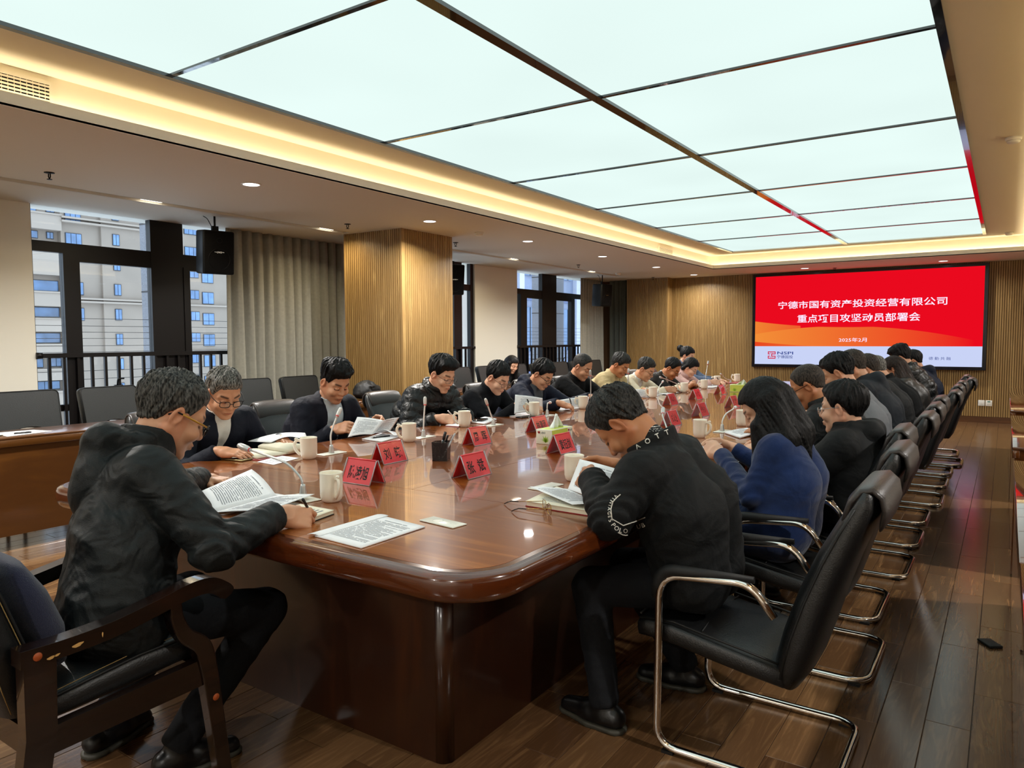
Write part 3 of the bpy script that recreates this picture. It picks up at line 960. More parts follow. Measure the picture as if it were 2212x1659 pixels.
# ================================================================ conference table
T = 0.755
M_table = wood('table_veneer', '#7a3c10', '#b87030', (0.7, 5, 5), 2.2, 0.3, coat=1.0, coatr=0.022, spec=0.15, coati=1.6)
M_table2 = wood('table_veneer_lengthwise', '#7a3c10', '#b87030', (5, 0.7, 5), 2.2, 0.3, coat=1.0, coatr=0.022, spec=0.15, coati=1.6)
M_edge = wood('table_edge_wood', '#4a1f0a', '#7a3a14', (0.8, 0.8, 6), 2.5, 0.2, coat=1.0, coatr=0.04)
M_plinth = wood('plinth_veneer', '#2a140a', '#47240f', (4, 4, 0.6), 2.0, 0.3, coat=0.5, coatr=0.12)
M_seam = plain('seam_dark', '#241006', 0.6)  # dark core board colour that shows in the panel joints
TXa, TXb, TYa, TYb = -3.52, -1.09, 1.465, 11.1
CT = thing('conference_table', 'long glossy brown conference table with rounded corners', 'table', ((TXa + TXb) / 2, 6.2, 0))
def inT(mb, name, mat, par=None):
    q = mb.build(name, mat, par or CT)
    if par is None:
        q.matrix_parent_inverse = Matrix.Translation(-CT.location)
    return q
def rrect(x0, x1, y0, y1, r, n=10):
    pts = []
    for cx_, cy_, a in ((x1 - r, y1 - r, 0), (x0 + r, y1 - r, 90), (x0 + r, y0 + r, 180), (x1 - r, y0 + r, 270)):
        for i in range(n + 1):
            t = math.radians(a + 90 * i / n)
            pts.append((cx_ + r * math.cos(t), cy_ + r * math.sin(t)))
    return pts
# moulded edge: profile offsets (inset, z), swept round the rounded rectangle
prof = [(0.055, T - 0.0005), (0.030, T - 0.0005), (0.026, T - 0.003), (0.020, T - 0.004), (0.010, T - 0.007), (0.003, T - 0.014), (0.0, T - 0.024), (0.0, T - 0.055), (0.006, T - 0.072), (0.016, T - 0.082), (0.030, T - 0.086), (0.20, T - 0.086), (0.20, T - 0.03)]
rings = [rrect(TXa + i, TXb - i, TYa + i, TYb - i, max(0.02, 0.21 - i), 12) for i, z in prof]
V, F = [], []
n_ = len(rings[0])
for (ins, z), rg in zip(prof, rings):
    V += [(x, y, z) for x, y in rg]
for j in range(len(prof) - 1):
    for i in range(n_):
        F.append((j * n_ + i, j * n_ + (i + 1) % n_, (j + 1) * n_ + (i + 1) % n_, (j + 1) * n_ + i))
em = MB().add(V, F, True)
for i in range(n_):
    em.s[i] = False
inT(em, 'edge_moulding', M_edge)
# top: end panels and three columns of veneered panels with fine joints
inner = rrect(TXa + 0.052, TXb - 0.052, TYa + 0.052, TYb - 0.052, 0.16, 12)
inT(MB().prism([p for p in inner], T - 0.05, T - 0.0035, 'z'), 'core_board', M_seam)
def toppanel(x0, x1, y0, y1, mat, rounded=None):
    g = 0.0012
    x0 += g; x1 -= g; y0 += g; y1 -= g
    if rounded is None:
        pts = [(x0, y0), (x1, y0), (x1, y1), (x0, y1)]
    else:
        r = 0.16
        pts = []
        cs = [(x0, y0, 180), (x1, y0, 270), (x1, y1, 0), (x0, y1, 90)]
        for k, (x, y, a) in enumerate(cs):
            if k in rounded:
                sx, sy = (1 if x == x0 else -1), (1 if y == y0 else -1)
                for i in range(13):
                    t = math.radians(a + 90 * i / 12)
                    pts.append((x + sx * r + r * math.cos(t), y + sy * r + r * math.sin(t)))
            else:
                pts.append((x, y))
    inT(MB().prism(pts, T - 0.004, T, 'z'), 'top_panel', mat)
Xs = (TXa + 0.052, -2.575, -2.05, TXb - 0.052)
toppanel(Xs[0], Xs[3], TYa + 0.052, 2.275, M_table, (0, 1))
toppanel(Xs[0], Xs[3], 10.29, TYb - 0.052, M_table, (2, 3))
ys_ = [2.275, 3.80, 5.42, 7.05, 8.67, 10.29]
for j in range(5):
    for i in range(3):
        toppanel(Xs[i], Xs[i + 1], ys_[j], ys_[j + 1], M_table if i != 1 else M_table2)
# plinth: veneered panels with a rounded corner post at each corner
PXa, PXb, PYa, PYb = -3.15, -1.46, 1.77, 10.8
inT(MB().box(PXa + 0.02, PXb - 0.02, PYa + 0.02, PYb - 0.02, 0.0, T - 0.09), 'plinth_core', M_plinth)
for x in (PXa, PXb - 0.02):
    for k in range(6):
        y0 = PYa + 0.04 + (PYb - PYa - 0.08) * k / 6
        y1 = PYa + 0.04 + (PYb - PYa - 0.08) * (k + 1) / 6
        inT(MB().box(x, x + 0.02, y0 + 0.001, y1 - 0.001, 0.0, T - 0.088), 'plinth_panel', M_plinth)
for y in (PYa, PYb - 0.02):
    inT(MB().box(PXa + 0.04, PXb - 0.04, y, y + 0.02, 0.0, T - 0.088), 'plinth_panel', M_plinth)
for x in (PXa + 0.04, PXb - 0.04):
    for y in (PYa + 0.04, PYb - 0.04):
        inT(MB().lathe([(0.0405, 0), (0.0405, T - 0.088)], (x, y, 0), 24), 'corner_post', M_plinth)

# ================================================================ side desks
M_desk = wood('side_desk_veneer', '#4a2a10', '#6d4319', (3, 0.5, 3), 1.6, 0.3, coat=0.6, coatr=0.08)
M_deskd = wood('side_desk_edge', '#52300f', '#774a1c', (3, 0.5, 6), 2, 0.3, coat=0.6, coatr=0.08)
def side_desk(x0, x1, y0, y1, lab, front, ztop=0.755, group='veneered side desks along the windows', mat=None, mat2=None, panel_z=0.10):
    """front: +1 when the closed front faces +x"""
    mat = mat or M_desk; mat2 = mat2 or M_deskd
    t = thing('side_desk', lab, 'desk', ((x0 + x1) / 2, y0, 0), 0, group)
    w, L = (x1 - x0) / 2, y1 - y0
    MB().rbox(-w, w, 0.001, L - 0.001, ztop - 0.018, ztop, 0.004, 2).build('desktop', mat, t)
    ff = w * front
    a, b = sorted((ff, ff - 0.035 * front))
    MB().rbox(a, b, 0.001, L - 0.001, ztop - 0.065, ztop - 0.018, 0.003, 2).build('apron', mat2, t)
    a, b = sorted((ff - 0.012 * front, ff - 0.032 * front))
    MB().box(a, b, 0.004, L - 0.004, panel_z, ztop - 0.066).build('front_panel', mat, t)
    for y in (0.02, L - 0.045):
        a, b = sorted((ff - 0.033 * front, -ff + 0.03 * front))
        MB().box(a, b, y, y + 0.025, panel_z, ztop - 0.019).build('side_panel', mat, t)
    for y in (0.03, L - 0.06):
        for x in (ff - 0.06 * front, -ff + 0.06 * front):
            MB().prism([(-0.018, 0), (0.018, 0), (0.026, panel_z + 0.001), (-0.026, panel_z + 0.001)], y, y + 0.04, 'y').build('leg', M_blackplastic, t, (x, 0, 0))
    return t
DX0, DX1 = -5.85, -5.40
for k, (a, b, lab) in enumerate(((0.30, 1.92, 'veneered side desk nearest the camera, papers lying on it'), (1.93, 3.55, 'veneered side desk before the large window, behind the two grey haired men'), (3.75, 5.85, 'veneered side desk before the grey curtain, behind the man with spiky hair'), (6.95, 8.7, 'veneered side desk just past the slatted column'), (8.72, 10.5, 'veneered side desk by the white pier, a woman writing at it'), (10.52, 12.4, 'veneered side desk by the far curtain'))):
    side_desk(DX0 if k < 2 else DX0 - 0.06, DX1 if k < 2 else DX1 - 0.06, a, b, lab, 1)
M_gdesk = wood('right_desk_veneer', '#4d2810', '#7b4820', (3, 0.5, 3), 1.6, 0.12, coat=1.0, coatr=0.02)
for a, b, lab in ((0.4, 2.44, 'glossy side desk nearest the camera beside the aisle'), (2.445, 4.49, 'glossy side desk beside the aisle, mug and acrylic sign on it'), (5.03, 7.09, 'second glossy side desk up the aisle, two mugs on it'), (7.54, 10.9, 'glossy side desk up the aisle closest to the far wall')):
    side_desk(0.048, 0.55, a, b, lab, -1, group='glossy side desks along the aisle', mat=M_gdesk, mat2=M_gdesk, panel_z=0.02)

# ================================================================ chairs
M_leather = plain('black_leather', '#101112', 0.38, bump=0.25, bscale=220, spec=0.55, var=0.1, vscale=20)
M_leather2 = plain('matt_black_leather', '#191b1b', 0.45, bump=0.25, bscale=220, spec=0.5)
M_rubber = plain('chair_rubber', '#0a0a0a', 0.6)
def loft(sections, closed_ends=True):
    """sections: list of closed loops (same length)"""
    mb = MB()
    n = len(sections[0])
    V = [p for s in sections for p in s]
    F = []
    for j in range(len(sections) - 1):
        for i in range(n):
            F.append((j * n + i, j * n + (i + 1) % n, (j + 1) * n + (i + 1) % n, (j + 1) * n + i))
    mb.add(V, F, True)
    if closed_ends:
        mb.add2([tuple(range(n - 1, -1, -1)), tuple((len(sections) - 1) * n + i for i in range(n))], len(V), True)
    return mb
def superloop(c, ax, ay, a, b, n=28, p=3.2):
    """rounded-rectangle loop round c with half sizes a along ax, b along ay"""
    c, ax, ay = np.array(c, float), np.array(ax, float), np.array(ay, float)
    out = []
    for i in range(n):
        t = 2 * PI * i / n
        ct, st = math.cos(t), math.sin(t)
        out.append(tuple(c + ax * a * math.copysign(abs(ct) ** (2 / p), ct) + ay * b * math.copysign(abs(st) ** (2 / p), st)))
    return out
def cantilever(lab, group):
    """black leather visitor chair on a chrome cantilever frame, facing +x"""
    t = thing('cantilever_chair', lab, 'chair', (0, 0, 0), 0, group)
    hw = 0.255
    side = [(-0.115, hw, 0.53), (-0.045, hw, 0.625), (0.255, hw, 0.600), (0.262, hw, 0.018), (-0.285, hw, 0.018)]
    other = [(x, -y, z) for x, y, z in reversed(side)]
    path = fillet(side + other, [0.06, 0.075, 0.075, 0.085, 0.085, 0.075, 0.075, 0.06], 6)
    MB().tube(path, 0.0135, 10).build('frame', M_chrome, t)
    MB().tube([(0.20, -0.21, 0.395), (0.20, 0.21, 0.395)], 0.012, 8).build('crossbar', M_chrome, t)
    for s in (-1, 1):
        pp = fillet([(-0.055, s * hw, 0.637), (0.25, s * hw, 0.618), (0.275, s * hw, 0.52)], 0.07, 6)
        MB().tube(pp, 0.014, 10, radii=[0.008] + [0.0165] * (len(pp) - 2) + [0.006], flat=1.35).build('arm_pad', M_rubber, t)
        for x in (0.22, -0.24):
            MB().box(x - 0.02, x + 0.02, s * hw - 0.012, s * hw + 0.012, 0.0, 0.010).build('foot_pad', M_rubber, t)
    # seat: side profile of cushion lofted in width
    sp = [(0.33, 0.385, 0.045), (0.352, 0.402, 0.052), (0.33, 0.418, 0.060), (0.24, 0.405, 0.062), (0.10, 0.375, 0.060), (-0.04, 0.348, 0.058), (-0.12, 0.335, 0.055)]
    secs = []
    for k, (x, z, th) in enumerate(((0.352, 0.385, 0.018), (0.345, 0.388, 0.036), (0.31, 0.395, 0.047), (0.22, 0.388, 0.049), (0.10, 0.366, 0.049), (-0.02, 0.346, 0.048), (-0.13, 0.330, 0.046), (-0.15, 0.328, 0.03))):
        secs.append(superloop((x, 0, z), (0, 1, 0), (0.15, 0, 1), 0.225 if k not in (0, 7) else 0.205, th, 32, 4))
    seat = loft(secs).build('seat', M_leather, t)
    MB().tube([(0.345, y, 0.434) for y in np.linspace(-0.2, 0.2, 8)], 0.004, 5).build('piping', M_rubber, seat)
    for s in (-1, 1):
        MB().tube([(x, s * 0.217, z) for x, z in ((0.34, 0.425), (0.22, 0.434), (0.10, 0.412), (-0.02, 0.392), (-0.12, 0.374))], 0.004, 5).build('piping', M_rubber, seat)
    MB().tube([(0.12 + 0.02 * math.cos(y * 6), y, 0.4165) for y in np.linspace(-0.2, 0.2, 10)], 0.003, 5).build('seam', M_rubber, seat)
    # back: lofted along its height
    secs = []
    for x, z, a, th in ((-0.115, 0.300, 0.19, 0.02), (-0.13, 0.305, 0.215, 0.045), (-0.15, 0.36, 0.228, 0.058), (-0.175, 0.45, 0.230, 0.062), (-0.215, 0.58, 0.226, 0.060), (-0.26, 0.70, 0.215, 0.055), (-0.305, 0.80, 0.205, 0.048), (-0.345, 0.885, 0.198, 0.042), (-0.355, 0.925, 0.19, 0.03), (-0.358, 0.935, 0.17, 0.012)):
        secs.append(superloop((x, 0, z), (0, 1, 0), (0.92, 0, 0.36), a, th, 32, 3.4))
    back = loft(secs).build('backrest', M_leather, t)
    for s in (-1, 1):
        MB().tube([(x + 0.012, s * a * 0.985, z) for x, z, a in ((-0.14, 0.33, 0.226), (-0.165, 0.45, 0.230), (-0.205, 0.58, 0.226), (-0.25, 0.70, 0.215), (-0.295, 0.80, 0.205), (-0.335, 0.88, 0.198))], 0.0045, 5).build('piping', M_rubber, back)
    # head pad folded over the top of the back
    secs = []
    for u, w, th in ((-0.285, 0.795, 0.010), (-0.293, 0.84, 0.016), (-0.310, 0.895, 0.018), (-0.338, 0.930, 0.019), (-0.368, 0.936, 0.018), (-0.392, 0.915, 0.016), (-0.400, 0.875, 0.014), (-0.392, 0.835, 0.012), (-0.386, 0.815, 0.006)):
        i = len(secs)
        secs.append((u, w, th))
    P = [np.array((u, 0, w)) for u, w, th in secs]
    loops = []
    for k, (u, w, th) in enumerate(secs):
        tg = P[min(k + 1, len(P) - 1)] - P[max(k - 1, 0)]
        tg /= np.linalg.norm(tg)
        nrm = np.array((tg[2], 0, -tg[0]))
        loops.append(superloop(P[k], (0, 1, 0), nrm, 0.186 if 0 < k < 7 else (0.178 if k == 7 else 0.16), th, 28, 3.0))
    loft(loops).build('head_pad', plain('head_pad_leather', '#2a2523', 0.36, bump=0.25, bscale=220), t)
    return t
CH = cantilever('black leather chair in the foreground with chrome cantilever frame, man in sleeve-lettered jacket on it', 'cantilever chairs at the table')
CH.location = (-0.675, 2.50, 0); CH.rotation_euler = (0, 0, PI)
rights = [(3.36, -0.70, 'chair of the woman in the blue coat'), (4.07, -0.765, 'chair of the man with rimless glasses'), (4.87, -0.72, 'chair of the balding man with black glasses'), (5.60, -0.73, 'chair of the black haired man beyond the balding man'), (6.30, -0.745, 'chair of the man in the slate hooded coat'), (7.04, -0.69, 'chair of the man half hidden by the slate coat'), (7.90, -0.71, 'chair of the grey cropped man in black'), (8.62, -0.71, 'chair of the brown haired woman'), (9.30, -0.65, 'chair of the man in the black quilted coat'), (10.0, -0.72, 'chair of the man in the dark hooded coat nearest the screen')]
for y, x, lab in rights:
    c = copy_tree(CH, loc=(x, y, 0), rz=PI)
    c['label'] = 'black leather chrome ' + lab
lefts = [(2.52, 'chair of the man with grey hair and white collar'), (3.40, 'chair of the man with spiky hair'), (3.95, 'chair standing empty between the brochure reader and the quilted jacket'), (4.50, 'chair of the man in the black quilted jacket'), (5.10, 'chair of the man in the navy knit'), (5.85, 'chair of the man in the navy hooded coat'), (6.70, 'chair of the balding man in black'), (7.5, 'chair of the man in the beige jacket'), (8.06, 'chair of the man in the cream sweater'), (8.85, 'chair of the man in the dark brown jacket'), (9.5, 'chair of the woman in pink'), (10.1, 'chair of the bun haired person')]
for y, lab in lefts:
    c = copy_tree(CH, loc=(-4.02, y, 0), rz=0.0)
    c['label'] = 'black leather chrome ' + lab

def wait_chair(lab, group):
    """window-row chair: slab back with an arched cut-out, facing +x"""
    t = thing('window_chair', lab, 'chair', (0, 0, 0), 0, group)
    # back slab with arched lower edge, leaning
    out = [(-0.245, 0.60)]
    for i in range(13):
        a = PI - PI * i / 12
        out.append((0.135 * math.cos(a) * 1.1, 0.625 + 0.075 * math.sin(a)))
    out += [(0.245, 0.60)]
    top = []
    for cx_, a0 in ((0.215, 0), (-0.215, 90)):
        for i in range(7):
            a = math.radians(a0 + 90 * i / 6)
            top.append((cx_ + 0.04 * math.cos(a) * (1), 0.955 + 0.04 * math.sin(a)))
    loop = out + top
    M = Matrix.Translation((-0.22, 0, 0.60)) @ Matrix.Rotation(-0.22, 4, 'Y') @ Matrix.Translation((0, 0, -0.60))
    mb = MB()
    n = len(loop)
    V = []
    for x, s in ((-0.030, 0.985), (-0.022, 1.0), (0.022, 1.0), (0.032, 0.975)):
        V += [M @ Vector((x, y * s, 0.78 + (z - 0.78) * s)) for y, z in loop]
    F = []
    for j in range(3):
        for i in range(n):
            F.append((j * n + i, j * n + (i + 1) % n, (j + 1) * n + (i + 1) % n, (j + 1) * n + i))
    mb.add(V, F, True)
    bm = bmesh.new()
    for j, rev in ((0, True), (3, False)):
        ids = list(range(j * n, j * n + n))
        mb.add2([tuple(reversed(ids)) if rev else tuple(ids)], len(V), False)
    bk = mb.build('backrest', M_leather2, t)
    MB().tube([M @ Vector((0.034, y * 0.97, 0.78 + (z - 0.78) * 0.97)) for y, z in loop], 0.004, 5, True).build('piping', M_rubber, bk)
    MB().rbox(-0.24, 0.25, -0.25, 0.25, 0.40, 0.48, 0.03, 4).build('seat', M_leather2, t)
    for s in (-1, 1):
        MB().tube(fillet([(-0.30, s * 0.26, 0.0), (-0.21, s * 0.26, 0.45), (-0.24, s * 0.24, 0.72)], 0.08, 4), 0.014, 8).build('leg', M_blackplastic, t)
        MB().tube(fillet([(0.24, s * 0.26, 0.0), (0.22, s * 0.26, 0.65), (-0.22, s * 0.26, 0.67)], 0.06, 5), 0.014, 8).build('leg', M_blackplastic, t)
    return t
WC = None
for y, lab, rz in ((2.02, 'black slab backed chair at the window row, partly cut by the bare wall side', 0.04), (2.65, 'black slab backed chair with arched cut-out before the bare wall and window', 0.02), (3.32, 'black slab backed chair by the window railing', 0.05), (4.73, 'black slab backed chair in front of the grey curtain', -0.05), (5.40, 'black slab backed chair between the grey curtain and the slatted column', 0.03), (7.6, 'black slab backed chair just past the slatted column', 0), (8.28, 'black slab backed chair standing empty before the white pier', 0.05), (8.95, 'black slab backed chair with a dark haired woman in it', 0), (9.75, 'black slab backed chair before the far window railing', 0), (10.45, 'black slab backed chair below the far window, middle of its row', 0), (11.1, 'black slab backed chair below the far window at the curtain edge', 0), (11.75, 'black slab backed chair before the far curtain', 0.05), (12.4, 'black slab backed chair closest to the far slatted column', 0)):
    if WC is None:
        WC = wait_chair(lab, 'slab backed chairs along the windows')
        WC.location = (-6.22, y, 0); WC.rotation_euler = (0, 0, rz)
    else:
        c = copy_tree(WC, loc=(-6.22, y, 0), rz=rz)
        c['label'] = lab

# the worn wooden armchair in the near corner, facing +y (built facing +x, turned)
M_dwood = wood('dark_chair_wood', '#120805', '#28130b', (1, 5, 5), 2.5, 0.22, coat=0.8, coatr=0.06)
M_chip = plain('bare_chip', '#c79a5a', 0.7)
M_plug = plain('wood_plug', '#a04a1e', 0.5)
M_thread = plain('tan_stitching', '#9a7f4c', 0.7)
AC = thing('wooden_armchair', 'dark wooden armchair with black leather seat and chipped arms in the near corner', 'chair', (-2.27, 1.02, 0), PI / 2)
hw = 0.29
def slab(pts, y, w, name, mat, par, r=0.0):
    return MB().prism(pts, y - w / 2, y + w / 2, 'y').build(name, mat, par)
def thick(path, widths):
    """2-D ribbon outline along path with given half widths"""
    P = [np.array(p, float) for p in path]
    L, R = [], []
    for i, p in enumerate(P):
        tg = P[min(i + 1, len(P) - 1)] - P[max(i - 1, 0)]
        tg /= np.linalg.norm(tg)
        nn = np.array((-tg[1], tg[0]))
        L.append(tuple(p + nn * widths[i])); R.append(tuple(p - nn * widths[i]))
    return L + R[::-1]
def spline(pts, n=6):
    P = [np.array(p, float) for p in pts]
    P = [2 * P[0] - P[1]] + P + [2 * P[-1] - P[-2]]
    out = []
    for i in range(1, len(P) - 2):
        for k in range(n):
            t = k / n
            a, b, c, d = P[i - 1], P[i], P[i + 1], P[i + 2]
            out.append(tuple(0.5 * (2 * b + (c - a) * t + (2 * a - 5 * b + 4 * c - d) * t * t + (3 * b - a - 3 * c + d) * t ** 3)))
    out.append(tuple(P[-2]))
    return out
for s in (1, -1):
    p = spline([(-0.26, 0.607), (-0.15, 0.605), (-0.03, 0.612), (0.09, 0.632), (0.19, 0.650), (0.255, 0.648), (0.300, 0.620), (0.312, 0.598)], 5)
    wd = list(np.interp(np.linspace(0, 1, len(p)), [0, .5, .8, .93, 1], [.022, .022, .024, .026, .012]))
    arm = MB()
    bmx = MB().prism(thick(p, wd), s * hw - 0.026, s * hw + 0.026, 'y').mesh('arm')
    o = link('armrest', bmx, M_dwood, AC)
    md = o.modifiers.new('round', 'BEVEL'); md.width = 0.007; md.segments = 3; md.limit_method = 'ANGLE'; md.angle_limit = math.radians(50)
    if s < 0:
        yy = s * hw - 0.0265
        MB().lathe([(0.0, 0.0015), (0.010, 0.001), (0.011, 0)], n=16, M=Matrix.Translation((-0.222, yy, 0.605)) @ Matrix.Rotation(PI / 2, 4, 'X')).build('wood_plug', M_plug, o)
        for cx_, cz_, a_, b_ in ((-0.192, 0.592, 0.010, 0.004), (-0.178, 0.594, 0.007, 0.003), (-0.128, 0.602, 0.014, 0.005), (-0.066, 0.608, 0.002, 0.007)):
            MB().add([(cx_ + a_ * math.cos(t) * (1 + .3 * math.sin(3 * t)), yy - 0.0006, cz_ + b_ * math.sin(t) + 0.3 * a_ * math.cos(t) * .5) for t in np.linspace(0, 2 * PI, 11)[:-1]], [tuple(range(10))]).build('paint_chip', M_chip, o)
    p = spline([(0.145, 0.625), (0.15, 0.575), (0.175, 0.52), (0.225, 0.47), (0.245, 0.40), (0.265, 0.25), (0.295, 0.0)], 5)
    wd = list(np.interp(np.linspace(0, 1, len(p)), [0, .3, .5, 1], [.018, .022, .028, .022]))
    o = link('front_leg', MB().prism(thick(p, wd), s * hw - 0.022, s * hw + 0.022, 'y').mesh('front_leg'), M_dwood, AC)
    md = o.modifiers.new('round', 'BEVEL'); md.width = 0.005; md.segments = 2; md.limit_method = 'ANGLE'; md.angle_limit = math.radians(50)
    if s < 0:
        MB().lathe([(0.0, 0.0015), (0.010, 0.001), (0.011, 0)], n=16, M=Matrix.Translation((0.262, s * hw - 0.0225, 0.30)) @ Matrix.Rotation(PI / 2, 4, 'X')).build('wood_plug', M_plug, o)
    p = [(-0.215, 0.60), (-0.218, 0.40), (-0.25, 0.20), (-0.30, 0.0)]
    o = link('rear_leg', MB().prism(thick(p, [.038, .036, .032, .026]), s * hw - 0.022, s * hw + 0.022, 'y').mesh('rear_leg'), M_dwood, AC)
    p = [(-0.19, 0.372), (0.25, 0.388)]
    o = link('seat_rail', MB().prism(thick(p, [.035, .040]), s * (hw - 0.005) - 0.016, s * (hw - 0.005) + 0.016, 'y').mesh('seat_rail'), M_dwood, AC)
MB().box(0.20, 0.235, -0.27, 0.27, 0.345, 0.42).build('front_rail', M_dwood, AC)
MB().box(-0.235, -0.20, -0.27, 0.27, 0.335, 0.41).build('back_rail', M_dwood, AC)
secs = []
for k, (x, z, th) in enumerate(((-0.22, 0.425, 0.025), (-0.20, 0.43, 0.04), (-0.08, 0.44, 0.05), (0.06, 0.452, 0.056), (0.18, 0.458, 0.052), (0.235, 0.45, 0.042), (0.255, 0.44, 0.018))):
    secs.append(superloop((x, 0, z), (0, 1, 0), (0, 0, 1), 0.262 if 0 < k < 6 else 0.24, th, 36, 4))
st = loft(secs).build('seat', M_leather, AC)
for s in (-1, 1):
    MB().tube([(x, s * 0.255, z) for x, z in ((-0.2, 0.458), (-0.08, 0.474), (0.06, 0.49), (0.18, 0.494), (0.235, 0.478))], 0.004, 5).build('piping', M_rubber, st)
    MB().tube([(x, s * 0.245, z + .0085) for x, z in ((-0.2, 0.458), (-0.08, 0.474), (0.06, 0.49), (0.18, 0.494), (0.23, 0.478))], 0.0012, 4).build('stitching', M_thread, st)
secs = []
for x, z, a, th in ((-0.20, 0.42, 0.20, 0.02), (-0.215, 0.44, 0.235, 0.05), (-0.255, 0.56, 0.25, 0.065), (-0.31, 0.72, 0.255, 0.065), (-0.37, 0.88, 0.25, 0.058), (-0.415, 1.0, 0.235, 0.04), (-0.42, 1.02, 0.20, 0.015)):
    secs.append(superloop((x, 0, z), (0, 1, 0), (0.94, 0, 0.33), a, th, 36, 3.6))
bk = loft(secs).build('backrest', M_leather, AC)
for s in (-1, 1):
    for off, mt, rr in ((0.05, M_rubber, 0.004), (0.043, M_thread, 0.0014), (-0.03, M_thread, 0.0014)):
        MB().tube([(x + off, s * (a + (0.0 if rr > .003 else 0.002)) * (0.93 if off > 0 else 0.985), z + off * .35) for x, z, a in ((-0.225, 0.46, 0.238), (-0.255, 0.56, 0.25), (-0.31, 0.72, 0.255), (-0.37, 0.88, 0.25), (-0.405, 0.97, 0.24))], rr, 5).build('stitching', mt, bk)
tg = MB().box(-0.2, -0.155, -0.2515, -0.2495, 0.515, 0.535, Matrix.Translation((0.0, -0.003, 0)))
tg.build('label_tag', plain('tag_grey', '#8d8c86', 0.6), bk)
V, F = text_mesh('JINTUAN', 0.0115)
MB().add([(-0.1775 + v[0], -0.2552, 0.525 + v[1]) for v in V], F).build('lettering', M_blackplastic, bk)
# lumbar cushion, leans against the back of the armchair: its own thing
secs = []
for z, x, a, th in ((0.50, -0.165, 0.16, 0.012), (0.515, -0.165, 0.19, 0.045), (0.60, -0.185, 0.21, 0.062), (0.70, -0.222, 0.21, 0.060), (0.79, -0.258, 0.19, 0.040), (0.81, -0.268, 0.15, 0.012)):
    secs.append(superloop((x + 0.05, 0.0, z), (0, 1, 0), (0.94, 0, 0.33), a, th, 32, 2.6))
M_navyknit = plain('navy_ribbed_fabric', '#12193a', 0.85, bump=0.9, bscale=420, sheen=0.3)
cu = loft(secs).build('lumbar_cushion', M_navyknit, None, (-2.27, 1.02, 0), PI / 2)
tag(cu, 'navy fabric lumbar cushion against the back of the wooden armchair', 'cushion')
# ================================================================ figures: one continuous surface per body, grown from blended distance fields
_G = np.random.RandomState(11).rand(32, 32, 32).astype(np.float32)
def vnoise(P):
    i = np.floor(P).astype(np.int64)
    f = (P - i).astype(np.float32)
    f = f * f * (3 - 2 * f)
    i &= 31
    j = (i + 1) & 31
    x0, y0, z0, x1, y1, z1 = i[:, 0], i[:, 1], i[:, 2], j[:, 0], j[:, 1], j[:, 2]
    fx, fy, fz = f[:, 0], f[:, 1], f[:, 2]
    a = _G[x0, y0, z0] * (1 - fx) + _G[x1, y0, z0] * fx
    b = _G[x0, y1, z0] * (1 - fx) + _G[x1, y1, z0] * fx
    c = _G[x0, y0, z1] * (1 - fx) + _G[x1, y0, z1] * fx
    d = _G[x0, y1, z1] * (1 - fx) + _G[x1, y1, z1] * fx
    a = a * (1 - fy) + b * fy
    c = c * (1 - fy) + d * fy
    return a * (1 - fz) + c * fz
def ridged(P):
    return 1.0 - np.abs(2.0 * vnoise(P) - 1.0)
def A_(*v):
    return np.array(v if len(v) > 1 else v[0], np.float64)
def unit(v):
    v = np.asarray(v, float)
    return v / (np.linalg.norm(v) + 1e-12)
def cap(P, a, b, ra, rb=None):
    rb = ra if rb is None else rb
    a = np.asarray(a, float); ba = np.asarray(b, float) - a
    pa = P - a
    t = np.clip(pa @ ba / (ba @ ba + 1e-12), 0, 1)
    q = pa - t[:, None] * ba
    return np.sqrt((q * q).sum(1)) - (ra + (rb - ra) * t)
def capt(P, a, b):
    a = np.asarray(a, float); ba = np.asarray(b, float) - a
    return (P - a) @ ba / (ba @ ba + 1e-12)
def ell(P, c, r, R=None):
    q = P - np.asarray(c, float)
    if R is not None:
        q = q @ R
    r = np.asarray(r, float)
    k0 = np.sqrt(((q / r) ** 2).sum(1))
    k1 = np.sqrt(((q / (r * r)) ** 2).sum(1))
    return k0 * (k0 - 1) / (k1 + 1e-9)
def smin(a, b, k):
    h = np.clip(0.5 + 0.5 * (b - a) / k, 0, 1)
    return b + (a - b) * h - k * h * (1 - h)
def smax(a, b, k):
    return -smin(-a, -b, k)
